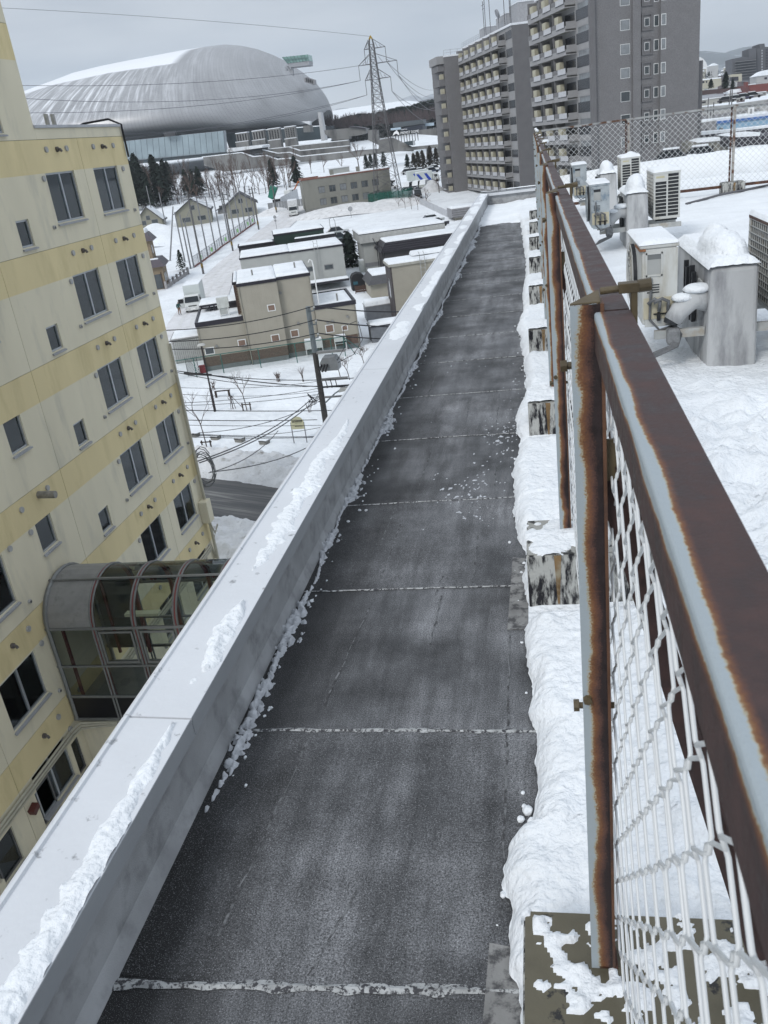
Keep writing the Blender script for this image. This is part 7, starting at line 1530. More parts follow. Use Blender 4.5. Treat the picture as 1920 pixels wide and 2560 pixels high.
def car(lb, p, rz, col, L=4.3, W_=1.7, H_=1.5, snow=True, van=False, nm='parked_car', cat='car', group=None):
    t = thing(nm, lb, cat, p, rz, group); w = W_ / 2; m = mat('car_' + '_'.join('%02d' % int(c * 99) for c in col), col, .3, .03, 1, spec=.6)
    hb = H_ * .52
    MB().hexa([(-w, .1, .28), (w, .1, .28), (w, L - .05, .28), (-w, L - .05, .28)], [(-w * .97, .0, hb), (w * .97, .0, hb), (w * .97, L, hb), (-w * .97, L, hb)]).build('body', m, t, bevel=.09)
    y0, y1, y2, y3 = (.35, .9, L - .35, L - .08) if van else (1.0, 1.75, L - 1.1, L - .3)
    MB().hexa([(-w * .93, y0, hb), (w * .93, y0, hb), (w * .93, y3, hb), (-w * .93, y3, hb)], [(-w * .80, y1, H_), (w * .80, y1, H_), (w * .80, y2, H_), (-w * .80, y2, H_)]).build('cabin_glass', mat('car_glass', (.018, .022, .026), .08), t, bevel=.05)
    MB().box(-w * .82, y1 - .03, H_ - .015, w * .82, y2 + .03, H_ + .03).build('roof', m, t, bevel=.02)
    if snow and van: MB().hexa([(-w * .86, y0 - .06, hb + .05), (w * .86, y0 - .06, hb + .05), (w * .80, y1 - .06, H_ + .03), (-w * .80, y1 - .06, H_ + .03)], [(-w * .86, y0 - .01, hb + .05), (w * .86, y0 - .01, hb + .05), (w * .80, y1, H_ + .12), (-w * .80, y1, H_ + .12)]).build('windscreen_snow', SNOWF, t)
    if snow: MB().box(-w * .78, y1, H_ + .031, w * .78, y2, H_ + .17).build('roof_snow', SNOWF, t, bevel=.05); MB().hexa([(-w * .85, .05, hb + .01), (w * .85, .05, hb + .01), (w * .85, y0 - .02, hb + .01), (-w * .85, y0 - .02, hb + .01)], [(-w * .8, .15, hb + .11), (w * .8, .15, hb + .11), (w * .8, y0 + .05, hb + .11), (-w * .8, y0 + .05, hb + .11)]).build('bonnet_snow', SNOWF, t)
    for y in (.85, L - .85):
        for s in (-1, 1): m_ = MB(); wheel(m_, s * (w - .09), y, .32, .2); m_.build('wheel', TYRE, t)
    for s in (-1, 1): MB().box(s * w * .72 - .16, -.02, .58, s * w * .72 + .16, .05, .72).build('headlight', CHR, t)
    MB().box(-.25, -.03, .38, .25, -.005, .5).build('number_plate', WSIGN, t); return t
a = ong(*k7(640, 1185)); tdir = cl3[2] - cl3[1]; hd = math.atan2(-tdir[0], tdir[1])
box_truck('white box truck with its left door open parked in the snowy street', (a[0], a[1], a[2] + .1), hd, 6.2, 2.2, 3.3, door=True)
a = ong(*k7(1505, 352)); box_truck('white box truck driving towards us at the far end of the street', (a[0], a[1], a[2] + .1), hd, 6.5, 2.2, 3.3, boxm=mat('truck_box_white', (.6, .61, .62)))
bl = mat('van_blue', (.015, .05, .35), .4)
k9 = crop(980, 410, 11.85)
def at9(x, y): return ong(*k9(x, y))
box_truck('longer white delivery truck with slanted blue marks in the parking lot', at9(560, 640) + np.array([5.5, 9, 0]), math.radians(107), 7.5, 2.2, 3.2, stripes=bl); box_truck('shorter white delivery truck with a blue triangle mark, nearer of the two', at9(640, 640) + np.array([6.2, 4.5, 0]), math.radians(107), 6, 2.1, 2.9, stripes=bl)
for (x, y, c, l) in ((420, 800, (.03, .03, .04), 'snow-covered dark minivan, leftmost of the three parked in the lot'), (680, 765, (.04, .045, .06), 'snow-covered dark minivan in the middle of the three parked in the lot'), (900, 735, (.38, .40, .37), 'snow-covered pale minivan, rightmost of the three parked in the lot')): car(l, at9(x, y) - np.array([0, 0, 0]), math.radians(-8), c, 4.4, 1.75, 1.8, True, True, group='minivans parked in the lot')
car('black van driving away on the snowy lane beside the lot', at9(790, 1050), math.radians(10), (.012, .012, .014), 4.6, 1.8, 2.0, False, True, 'van', 'van')
for (x, y, c, l) in ((1250, 330, (.02, .025, .04), 'dark car with snowy roof in the back row of the lot'), (1200, 400, (.3, .32, .34), 'grey car with snowy roof at the back of the lot'), (1420, 230, (.03, .04, .07), 'dark blue car at the far right of the lot'), (1500, 160, (.55, .56, .56), 'white van parked by the grey tower'), (100, 560, (.05, .05, .05), 'dark car with snowy roof beside the pylon legs'), (190, 720, (.5, .5, .5), 'white car half hidden by the pylon legs'), (700, 270, (.45, .46, .47), 'snow-covered silver car in the back row above the trucks'), (880, 250, (.06, .06, .07), 'snow-covered dark car in the back row above the trucks'), (1080, 250, (.5, .51, .52), 'snow-covered white car in the middle of the back row'), (1330, 430, (.35, .37, .39), 'grey car nearest to the snow heap of the lot')): car(l, at9(x, y), math.radians(100), c, 4.4, 1.7, 1.5, True)
for (px, py_, c, l, a_) in ((990, 385, (.42, .44, .45), 'silver car with green-lit windows behind the dark house', 105), (1000, 412, (.02, .05, .045), 'dark green car between the houses', 105), (1010, 440, (.03, .035, .05), 'dark car parked nearest to the conifer', 105), (1400, 335, (.35, .37, .38), 'snowy car beside the tall white house', 110), (1420, 350, (.03, .03, .04), 'second snowy car beside the tall white house', 110)):
    p = onz(*k3(px, py_), -13.6 if px < 1100 else -13); car(l, p, math.radians(a_), c, 4.4, 1.75, 1.5, 'snowy' in l)
# dump truck and plant at the works
a = ong(*k7(1330, 250)); t = thing('dump_truck', 'dump truck with a raised green bed at the works beyond the gable house', 'truck', a + np.array([0, 3, 0]), 0)
MB().box(-1.1, 0, .5, 2.2, 2.2, 1.1).build('chassis', BLACK, t); MB().box(2.3, 0, .6, 4.0, 2.2, 3.0).build('cab', mat('truck_white', (.6, .62, .61)), t, bevel=.1); MB().hexa([(-2.2, 0, 1.9), (-1.1, 0, 1.2), (-1.1, 2.0, 1.2), (-2.2, 2.0, 1.9)], [(-1.0, 0, 4.6), (.4, 0, 3.8), (.4, 2.0, 3.8), (-1.0, 2.0, 4.6)]).build('green_bed', mat('bed_green', (.02, .16, .11)), t)
MB().bar((-1.2, 1.1, 1.2), (-.3, 1.1, 3.6), .2, .2).build('ram', mat('ram_cream', (.5, .48, .4)), t)
for x in (-.6, 3.0): m_ = MB(); m_.cyl((x, -.05, .5), (x, .3, .5), .5, n=12); m_.build('wheel', TYRE, t)
t = thing('excavator', 'small orange excavator at the works beside the white hoarding', 'excavator', ong(*k7(1440, 215)) + np.array([0, 4, 0])); MB().box(-1.2, 0, .3, 1.4, 2, .9).build('tracks', BLACK, t, bevel=.1); MB().box(-1, .1, .95, 1.2, 1.9, 2.4).build('cab', mat('dark_cab', (.05, .05, .05)), t, bevel=.08); MB().tube([(1, 1, 2.0), (2.6, 1, 4.2), (4.4, 1, 3.0), (4.8, 1, 1.6)], .22, 6).build('boom', mat('orange_boom', (.40, .12, .04)), t)
# person by the open truck door
def person(lb, p, rz):
    pts = {'hip': (0, 0, .92), 'chest': (0, .02, 1.28), 'neck': (0, .01, 1.46), 'head': (0, -.03, 1.62), 'lk': (.11, -.02, .50), 'lf': (.13, .02, .08), 'lt': (.14, -.14, .05), 'rk': (-.11, .0, .50), 'rf': (-.14, .05, .08), 'rt': (-.15, -.11, .05), 'ls': (.20, .02, 1.38), 'le': (.27, -.06, 1.12), 'lh': (.24, -.28, 1.05), 'rs': (-.20, .02, 1.38), 're': (-.26, .03, 1.10), 'rh': (-.24, -.08, .88), 'lhp': (.1, 0, .88), 'rhp': (-.1, 0, .88)}
    e = [('hip', 'chest'), ('chest', 'neck'), ('neck', 'head'), ('hip', 'lhp'), ('lhp', 'lk'), ('lk', 'lf'), ('lf', 'lt'), ('hip', 'rhp'), ('rhp', 'rk'), ('rk', 'rf'), ('rf', 'rt'), ('chest', 'ls'), ('ls', 'le'), ('le', 'lh'), ('chest', 'rs'), ('rs', 're'), ('re', 'rh')]
    rad = {'hip': .15, 'chest': .17, 'neck': .06, 'head': .105, 'lk': .075, 'rk': .075, 'lf': .05, 'rf': .05, 'lt': .045, 'rt': .045, 'ls': .08, 'rs': .08, 'le': .06, 're': .06, 'lh': .045, 'rh': .045, 'lhp': .11, 'rhp': .11}
    ks = list(pts); me = bpy.data.meshes.new('body'); me.from_pydata([pts[k] for k in ks], [(ks.index(a), ks.index(b)) for a, b in e], []); t = thing('person', lb, 'person', p, rz); o = bpy.data.objects.new('body', me); COL.objects.link(o); o.parent = t
    s = o.modifiers.new('skin', 'SKIN'); sv = me.skin_vertices[0].data if me.skin_vertices else None
    if sv is None:
        bm = __import__('bmesh').new(); bm.from_mesh(me); lay = bm.verts.layers.skin.verify(); bm.to_mesh(me); bm.free(); sv = me.skin_vertices[0].data
    for i, k in enumerate(ks): sv[i].radius = (rad[k], rad[k]); sv[i].use_root = (k == 'hip')
    u = o.modifiers.new('sub', 'SUBSURF'); u.levels = 2; u.render_levels = 2
    m = bpy.data.materials.new('work_clothes'); m.use_nodes = True; tt = m.node_tree; tc_ = N('ShaderNodeTexCoord', tt); sp = N('ShaderNodeSeparateXYZ', tt); tt.links.new(tc_.outputs['Object'], sp.inputs[0]); r = N('ShaderNodeValToRGB', tt); r.color_ramp.interpolation = 'CONSTANT'
    mr = N('ShaderNodeMapRange', tt); mr.inputs[2].default_value = 1.75; tt.links.new(sp.outputs['Z'], mr.inputs[0]); tt.links.new(mr.outputs[0], r.inputs[0]); el = r.color_ramp.elements; el[0].position = 0; el[0].color = (.02, .02, .02, 1); el[1].position = .09; el[1].color = (.16, .085, .05, 1)
    for pos, c in ((.55, (.015, .06, .055)), (.835, (.35, .22, .16)), (.935, (.02, .018, .016))): q = el.new(pos); q.color = (*c, 1)
    tt.links.new(r.outputs[0], tt.nodes['Principled BSDF'].inputs['Base Color']); me.materials.append(m)
    MB().box(-.09, -.14, 1.66, .09, -.06, 1.70).build('cap_brim', mat('cap_dark', (.02, .03, .03)), t); return t
PERSON_AT = ong(*k7(555, 1192)) + np.array([-.15, -1.0, .1])
person('person in teal jacket and brown trousers standing by the open truck door', PERSON_AT, hd + .6)
# ================================================================ park in front of the houses
def pxg(px, py): return onz(px, py, -16)
CB = mat('planter_concrete', (.22, .215, .20), .9, .12, 4)
boxes = [((230, 1615), 'leftmost concrete planter block behind the cream building corner'), ((562, 1660), 'second concrete planter block from the left in the snowy park'), ((945, 1695), 'third concrete planter block from the left in the snowy park'), ((1335, 1730), 'rightmost concrete planter block in the snowy park')]
for b, l in boxes:
    p = pxg(*kp(*b)); t = thing('planter_block', l, 'planter', p, math.radians(-20), 'planter blocks in the park'); MB().hexa([(0, 0, -.2), (.56, 0, -.2), (.56, .42, -.2), (0, .42, -.2)], [(-.04, -.03, .26), (.60, -.03, .26), (.60, .45, .26), (-.04, .45, .26)]).build('body', CB, t, bevel=.02)
    MB().box(-.03, -.02, .261, .59, .44, .31).build('snow_top', SNOWF, t, bevel=.04)
    MB().box(-.04, -.04, .21, .60, -.031, .26).build('dark_rim', BLACK, t)
BR = mat('dark_brown_wood', (.04, .028, .022), .8)
def support(t, w=.62, h=.62):
    for x in (-w / 2, w / 2): MB().box(x - .04, -.04, -.2, x + .04, .04, h).build('stake', BR, t)
    MB().box(-w / 2 - .1, -.03, h - .16, w / 2 + .1, .03, h - .09).build('crossbar', BR, t)
def sapling(lb, pb, hpx, seed, sup=True, spread=.7, depth=4, nm='young_tree', kf=kp):
    p = pxg(*kf(*pb)); h = max(2, zat(*kf(*hpx), p[1]) - p[2]); rd = random.Random(seed); t = thing(nm, lb, 'tree', p, 0)
    MB().tube([(0, 0, -.1), (-.05, 0, h * .22), (-.12, .02, h * .40)], .045, 6, .03).build('trunk', BARK, t); mb = MB()
    for k in range(3): a = rd.uniform(0, 6.28); branches(mb, Vector((-.12, .02, h * rd.uniform(.36, .42))), Vector((math.cos(a) * .5, math.sin(a) * .3, 1)).normalized(), h * .22, .026, depth, rd, spread, .2)
    mb.build('branches', TWIG, t)
    if sup: support(t)
    return t
sapling('young bare tree with seed clusters and a stake frame by the cream building corner', (500, 1800), (300, 740), 31)
sapling('upright young bare tree with a stake frame in the middle of the park', (1135, 1190), (1040, 520), 12, spread=.45)
for (b, tp, s, l) in (((610, 860), (600, 650), 3, 'small bare shrub left of the park lamp'), ((1640, 720), (1640, 560), 4, 'small reddish bare shrub near the green fence'),): 
    p = pxg(*kp(*b)); h = max(1.2, zat(*kp(*tp), p[1]) - p[2]); rd = random.Random(s); t = thing('bare_shrub', l, 'shrub', p); mb = MB()
    for k in range(5): a = rd.uniform(0, 6.28); branches(mb, Vector((rd.uniform(-.2, .2), rd.uniform(-.2, .2), -.1)), Vector((math.cos(a) * .3, math.sin(a) * .3, 1)).normalized(), h * .4, .03, 2, rd, .5)
    mb.build('branches', TWIG, t)
kx = crop(770, 740, 6.913)
for (b, tp, s, l, dpt) in (((560, 1400), (700, 1020), 41, 'bare garden tree right of the transformer pole', 4), ((720, 1450), (740, 1000), 42, 'dense bare tree right of the transformer', 5), ((980, 1220), (980, 850), 43, 'dark bare tree at the corner of the green fence', 5)): sapling(l, b, tp, s, False, .8, dpt, 'bare_tree', kx)
k4b = crop(400, 640, 2.37)
for (b, tp, s, l) in (((850, 745), (835, 640), 51, 'thin bare sapling beside the green fence'), ((705, 745), (705, 685), 52, 'tiny red-brown sapling by the green fence'), ((890, 925), (885, 850), 53, 'tiny staked sapling near the power pole')):
    p = pxg(*k4b(*b)); rd = random.Random(s); t = thing('sapling', l, 'shrub', p); mb = MB(); h = max(1, zat(*k4b(*tp), p[1]) - p[2])
    for k in range(3): branches(mb, Vector((rd.uniform(-.1, .1), 0, -.1)), Vector((rd.uniform(-.2, .2), rd.uniform(-.2, .2), 1)).normalized(), h * .45, .03, 2, rd, .4)
    mb.build('branches', TWIG, t)
# fallen bench-like beam with stakes
a, b = pxg(*kp(635, 985)), pxg(*kp(880, 960)); t = thing('wooden_bench', 'long dark wooden bench with snow beside the park lamp', 'bench', a); v = b - a
MB().bar((0, 0, .55), (v[0], v[1], .55), .18, .10).build('seat', BR, t); MB().bar((0, 0, .63), (v[0], v[1], .63), .16, .05).build('snow', SNOWF, t)
for f in (.05, .9): MB().box(v[0] * f - .06, v[1] * f - .1, -.2, v[0] * f + .06, v[1] * f + .1, .49).build('leg', BR, t)
p = pxg(*kp(905, 1165)); t = thing('tripod_stakes', 'cluster of wrapped shrub stakes right of the bench', 'stakes', p)
for (x, y, x2, y2) in ((-.15, 0, -.05, .1), (.05, 0, 0, .1), (.22, .1, .05, .1), (.75, .3, .05, .1), (-.05, .15, 0, .12)): MB().bar((x, y, -.1), (x2, y2, 1.05), .035, .035).build('stake', BR, t)
rd = random.Random(6); mb = MB(); [branches(mb, Vector((0, 0, .5)), Vector((rd.uniform(-.4, .4), rd.uniform(-.4, .4), 1)).normalized(), .35, .014, 2, rd, .6) for _ in range(4)]; mb.build('branches', TWIG, t)
# park lamp
p = pxg(*kp(625, 1205)); zt_ = zat(*kp(395, 150), p[1]) - p[2]; t = thing('park_lamp', 'dark brown park lamp post standing in front of the beige house', 'street lamp', p); DB = mat('lamp_brown', (.022, .016, .016), .5)
MB().cyl((0, 0, -.2), (0, 0, zt_ * .36), .11, .10, 10).build('lower_post', DB, t); MB().cyl((0, 0, zt_ * .36), (0, 0, zt_), .07, .06, 10).build('upper_post', DB, t); MB().cyl((0, 0, zt_), (0, 0, zt_ + .12), .34, .22, 14).build('lamp_head', mat('lamp_pale', (.4, .4, .38)), t)
a = ony(*kp(130, 595), p[1]); b = ony(*kp(565, 622), p[1] - .12); t2 = thing('cable_sleeve', 'thick black cable sleeve crossing the park lamp', 'cable', a); MB().cyl((0, 0, 0), tuple(b - a), .09, n=8).build('sleeve', BLACK, t2)
# information sign
ksn = crop(700, 1020, 20.74); p0 = pxg(*ksn(735, 1820)); fs_ = Frame(p0, 0); u1_, zb_ = fs_.uz(*ksn(1040, 1090)); u0_, zt_ = fs_.uz(*ksn(560, 560)); uL_ = fs_.uz(*ksn(610, 1110))[0]
t = thing('park_sign', 'arched cream sign with faded lettering on two thin posts by the road', 'sign', p0); wv = max(.9, fs_.uz(*ksn(1165, 1840))[0]); zs1, zs0 = fs_.uz(*ksn(700, 460))[1], fs_.uz(*ksn(620, 1110))[1]
for x in (0, wv): MB().cyl((x, 0, -.1), (x, 0, zs1 - .4), .035, n=6).build('post', mat('sign_post', (.16, .16, .17)), t)
pts = [(0, zs0), (wv, zs0), (wv, zs1 - .45)] + [(wv / 2 + wv / 2 * math.cos(a_), zs1 - .45 + .45 * math.sin(a_)) for a_ in np.linspace(.2, PI - .2, 9)] + [(0, zs1 - .45)]
MB().extr(pts, 1, -.03, .03).build('board', mat('sign_cream', (.52, .50, .33), .6, .06, 3), t)
DKT = mat('sign_ink', (.03, .035, .03)); 
for (x, z, s, w_) in ((.12, zs0 + (zs1 - zs0) * .52, 'PARK GARDEN', wv * .78), (.3, zs0 + (zs1 - zs0) * .16, 'CARE', wv * .45)):
    pass
mb = MB(); rd = random.Random(2)
for (z, x0, x1, hh) in ((.55, .12, .88, .16), (.47, .35, .86, .03), (.20, .3, .85, .10)):
    x = x0
    while x < x1: w_ = rd.uniform(.03, .07); mb.box(wv * x, -.034, zs0 + (zs1 - zs0) * z, wv * (x + w_), -.031, zs0 + (zs1 - zs0) * (z + hh * .8)); x += w_ + .02
mb.build('faded_lettering', DKT, t)['kind'] = 'stuff'
# utility pole with transformer
pY = 52.; zb = -16; P0 = ony(*k4(1000, 960), pY + 2)
top_ = ony(*k4(875, 300), pY); P0 = np.array([top_[0], top_[1], -16.0]); zt_ = top_[2] + 16
t = thing('utility_pole', 'grey utility pole with a transformer standing by the road, cut by the parapet', 'utility pole', P0); PG = mat('pole_sleeve', (.145, .17, .18), .6, .1, 4); PB = mat('pole_dark', (.055, .052, .05), .8, .25, 6)
MB().cyl((0, 0, -.3), (0, 0, zt_ - 2.9), .21, .17, 14).build('shaft', PB, t); MB().cyl((0, 0, zt_ - 2.9), (0, 0, zt_), .175, .15, 14).build('upper_sleeve', PG, t)
for q, dz in enumerate((.3, 1.15, 2.0)):
    MB().tube([(.1, -.02, zt_ - dz), (.38, -.05, zt_ - dz + .04), (.40, -.05, zt_ - dz + .22)], .045, 7).build('insulator_arm', PG, t); MB().cyl((.40, -.05, zt_ - dz + .2), (.40, -.05, zt_ - dz + .32), .075, n=10).build('insulator', mat('insulator_grey', (.4, .41, .4)), t)
tz = zt_ - 4.05
tr = MB().extr([(.0, 0), (1.15, 0), (1.15, .55), (.95, .85), (.2, .85), (.0, .55)], 1, -.45, .45).build('transformer', mat('transformer_grey', (.20, .21, .215), .5, .1, 4), t); tr.location = (.35, -.05, tz)
for q in range(3): c = MB().tube([(.45 + q * .2, -.55, tz + .45), (.32 + q * .2, -.85, tz + .05)], .06, 7).build('bushing', BLACK, t)
MB().box(-.1, -.12, tz + 1.05, 2.0, .12, tz + 1.2).build('crossarm', mat('arm_grey', (.22, .22, .22)), t); MB().box(-.1, -.1, tz - .75, 1.9, .1, tz - .6).build('crossarm', mat('arm_grey', (.22, .22, .22)), t)
MB().box(-.1, -.1, tz - 1.2, 2.4, .05, tz - 1.12).build('crossarm', BLACK, t); MB().cyl((.1, 0, tz - 1.85), (1.6, 0, tz - 1.85), .07, n=8).build('crossarm', mat('arm_grey', (.22, .22, .22)), t)
for q in range(3):
    MB().cyl((.45 + q * .32, -.12, tz - .7), (.5 + q * .32, -.12, tz - 1.1), .03, n=5).build('dropper', BLACK, t); MB().cyl((.5 + q * .32, -.12, tz - 1.2), (.5 + q * .32, -.12, tz - 1.05), .07, .03, 8).build('cutout', BLACK, t)
MB().tube([(.2, -.1, tz - 2.2), (1.0, -.3, tz - 1.55), (1.35, -.4, tz - 1.35)], .05, 6).build('lamp_arm', PG, t); MB().extr([(0, 0), (.75, .1), (.75, .25), (.1, .25)], 1, -.16, .16).build('lamp_head', mat('lamp_pale', (.4, .4, .38)), t).location = (1.3, -.4, tz - 1.45)
rd = random.Random(9); ck = MB()
for q in range(9): a_ = rd.uniform(0, 6); ck.tube([(-.2, 0, tz - 1.8 + rd.uniform(-.4, .4)), (-.5, -.2, tz - 1.9 + rd.uniform(-.4, .4)), (-.9, -.1, tz - 1.8 + rd.uniform(-.4, .4)), (-.4, .1, tz - 2.1)], .018, 4)
ck.build('cable_coils', BLACK, t)
MB().tube([(3.0, -.1, zt_ - 1.15), (2.1, -.2, zt_ - 1.4), (2.1, -.4, zt_ - 2.6), (1.4, -.3, tz + .5)], .02, 5).build('drop_cable', BLACK, t); MB().tube([(3.1, -.1, zt_ - 1.2), (3.25, -.2, zt_ - 2.3), (2.6, -.4, tz + .9), (1.4, -.3, tz + .4)], .02, 5).build('drop_cable', BLACK, t)
# wires of the pole: three thick ones at the top, a fan of thinner ones below
BW = mat('black_wire', (.018, .018, .022), .5)
def w2(lb, pa, ya, pb, yb, sag, r, grp): return wire(lb, ony(*k4(*pa), ya), ony(*k4(*pb), yb), sag, r, 16, 'cable', 'overhead_cable', BW, grp)
tp = lambda dz, dx=.40: (P0[0] + dx, P0[1] - .05, -16 + zt_ - dz + .31)
for q, (dz, l) in enumerate(((.3, 'top'), (1.15, 'second'), (2.0, 'third'))):
    e = ony(*k4(-40, (442, 508, 550)[q]), 46); wire('%s thick cable running left from the utility pole across the beige house' % l, tp(dz), e, .35, .035, 16, 'cable', 'overhead_cable', BW, 'thick cables of the utility pole')
    e = ony(*k4(1450, (330, 420, 490)[q]), 54); wire('%s thick cable running right from the utility pole' % l, tp(dz), e, .12, .045, 12, 'cable', 'overhead_cable', BW, 'thick cables of the utility pole')
fan = [((95, 680), (1160, 722), .3, .028), ((290, 705), (1150, 775), .2, .035), ((100, 690), (940, 770), .3, .022), ((140, 870), (960, 780), .15, .018), ((140, 885), (960, 815), .15, .018), ((130, 914), (1060, 914), .05, .030), ((150, 972), (930, 970), .05, .030), ((160, 1002), (975, 1002), .05, .020), ((180, 1060), (975, 1068), .08, .030), ((185, 1072), (975, 1072), .08, .024), ((230, 1048), (930, 870), .4, .022), ((190, 1052), (975, 1010), .3, .020), ((140, 820), (950, 800), .2, .016), ((120, 780), (950, 740), .2, .016)]
for q, (a, b, s, r) in enumerate(fan): w2('%s thin cable of the bundle crossing the snowy park' % (['first', 'second', 'third', 'fourth', 'fifth', 'sixth', 'seventh', 'eighth', 'ninth', 'tenth', 'eleventh', 'twelfth', 'thirteenth', 'fourteenth'][q]), a, 40, b, 50, s, r, 'thin cables over the park')
for q, (a, b, l) in enumerate((((225, 1215), (905, 840), 'steep service cable from the cream building corner to the pole'), ((235, 1225), (925, 850), 'second steep service cable beside the first'), ((300, 1280), (975, 1075), 'low service cable sweeping over the road'), ((290, 1285), (700, 1035), 'thin low cable over the road'))):
    wire(l, ony(*k4(*a), 30), ony(*k4(*b), 50), .4, .022 + .006 * (q < 3), 16, 'cable', 'overhead_cable', BW)
cc = MB(); rd = random.Random(14)
for q in range(8):
    c = ony(*k4(258 + rd.uniform(-10, 10), 1262 + rd.uniform(-25, 25)), 29.6); pts = []
    for a_ in np.linspace(0, 5.2, 12): pts.append((c[0] + .45 * math.cos(a_ + q) * rd.uniform(.9, 1), c[1] + .1 * math.sin(a_), c[2] + (.55 + .04 * q) * math.sin(a_ + q)))
    cc.tube(pts, .018, 4)
tag(cc.build('cable_loops', mat('grey_cable', (.13, .135, .14), .5)), 'tangle of looped cables hanging at the corner of the cream building', 'cable')
# hedge bush and condenser beyond the skywalk
p = onz(672, 1410, -15.6); p = onz(675, 1415, -16); t = thing('round_bush', 'round bare reddish brown bush beside the cream building', 'bush', p); rd = random.Random(77); mb = MB()
for q in range(260):
    a_ = rd.uniform(0, 6.28); e_ = rd.uniform(.05, 1.4); d = Vector((math.cos(a_) * math.cos(e_), math.sin(a_) * math.cos(e_), math.sin(e_) * .9)); L_ = rd.uniform(.8, 1.25); mb.tube([(0, 0, .2), d * L_ * .5, d * L_ + Vector((rd.uniform(-.1, .1), rd.uniform(-.1, .1), .1))], .022, 3, .006)
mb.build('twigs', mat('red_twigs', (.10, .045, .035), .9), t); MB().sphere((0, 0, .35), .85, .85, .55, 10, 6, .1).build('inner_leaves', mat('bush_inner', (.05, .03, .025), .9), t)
p = onz(620, 1395, -15.2); t = thing('condenser', 'small grey condenser unit at the foot of the cream building', 'air conditioner', (WX + 1.0, 28.2, -15.9)); MB().box(0, 0, 0, .9, .4, .8).build('casing', mat('cond_grey', (.25, .26, .27)), t, bevel=.02); MB().box(.3, -.012, .1, .85, -.001, .7).build('grille', BLACK, t); MB().box(0, 0, .801, .9, .4, .85).build('snow_cap', SNOWF, t)
# ================================================================ trees between park and dome
rd = random.Random(91)
cps = [(k1, (605, 770), (600, 705)), (k1, (640, 800), (635, 720)), (k1, (680, 810), (665, 735)), (k1, (740, 790), (740, 700)), (k1, (700, 830), (700, 745)), (k1, (815, 830), (812, 740)), (k1, (870, 820), (868, 725)), (k1, (845, 835), (842, 750)), (k1, (620, 850), (615, 770)), (k1, (1185, 790), (1180, 735)), (k1, (1285, 780), (1280, 715))]
wd_ = ['first', 'second', 'third', 'fourth', 'fifth', 'sixth', 'seventh', 'eighth', 'ninth', 'tenth', 'eleventh', 'twelfth', 'thirteenth', 'fourteenth', 'fifteenth', 'sixteenth', 'seventeenth', 'eighteenth']
order = sorted(range(len(cps)), key=lambda i: cps[i][1][0]); rank = {i: r for r, i in enumerate(order)}
for i, (kf, b, tp) in enumerate(cps):
    p = ong(b[0] / 1.728, b[1] / 1.728 + 12); h = max(8, zat(*kf(*tp), p[1]) - p[2]) * 1.05; conifer('dark conifer below the dome, %s from the left' % wd_[rank[i]], p, h, h * .30, 100 + i, 'conifers below the dome', 620, .75)
for i in range(14):
    px_ = rd.uniform(572, 735); py_ = 905 - (px_ - 572) * .12 + rd.uniform(-45, 10); p = ong(px_ / 1.728, py_ / 1.728); h = rd.uniform(9, 15); conifer('dark conifer in the dense clump beside the cream building', p, h, h * .27, 800 + i, 'conifer clump beside the cream building', 420, .75)
cr2 = [(kt, (1270, 1390), (1280, 1215)), (kt, (1310, 1385), (1305, 1200)), (kt, (1355, 1380), (1345, 1190)), (kt, (1425, 1360), (1425, 1150)), (kt, (1480, 1350), (1475, 1165)), (kt, (820, 1385), (818, 1300)), (kt, (865, 1380), (862, 1305)), (kt, (910, 1370), (908, 1260)), (kt, (985, 1360), (985, 1230)), (kt, (155, 1500), (150, 1330)), (kt, (1210, 1400), (1205, 1270))]
order = sorted(range(len(cr2)), key=lambda i: cr2[i][1][0]); rank = {i: r for r, i in enumerate(order)}
for i, (kf, b, tp) in enumerate(cr2):
    p = ong(*kf(*b)); h = max(5, zat(*kf(*tp), p[1]) - p[2]); conifer('conifer behind the office block and lot, %s from the left' % wd_[rank[i]], p, h, h * .27, 140 + i, 'conifers behind the office block', 420, .6, mat('brown_conifer', (.035, .030, .022), .9, .4, .8) if i < 5 else None)
bt = [(k1, (770, 870), (745, 740)), (k1, (665, 880), (655, 770)), (k1, (830, 880), (820, 745)), (k1, (905, 850), (895, 725)), (k1, (950, 850), (930, 740)), (k1, (990, 850), (985, 745)), (k1, (1060, 830), (1040, 735)), (k1, (1120, 840), (1105, 730)), (k1, (1165, 850), (1150, 720)), (k1, (1250, 810), (1225, 665)), (k1, (1345, 750), (1345, 700)), (k1, (1400, 745), (1400, 690)), (k1, (1550, 735), (1530, 600)), (k1, (1480, 745), (1490, 690)), (k1, (1020, 870), (1005, 770)), (k1, (700, 895), (685, 790)), (k1, (860, 900), (850, 790))]
order = sorted(range(len(bt)), key=lambda i: bt[i][1][0]); rank = {i: r for r, i in enumerate(order)}
for i, (kf, b, tp) in enumerate(bt):
    p = ong(*kf(*b)); h = max(6, zat(*kf(*tp), p[1]) - p[2]); bare_tree('bare tree on the slope below the dome, %s from the left' % wd_[rank[i]], p, h, 200 + i, 5, 'bare trees below the dome', r=h * .016, spread=.38)
for i in range(34):
    px_ = rd.uniform(590, 1290); py_ = 880 - (px_ - 590) * .10 + rd.uniform(-45, 20)
    p = ong(px_ / 1.728, py_ / 1.728); bare_tree('slim bare birch among many on the slope below the dome', p, rd.uniform(8, 14), 500 + i, 5, 'slim birches on the slope below the dome', r=.10, spread=.30)
mb = MB()
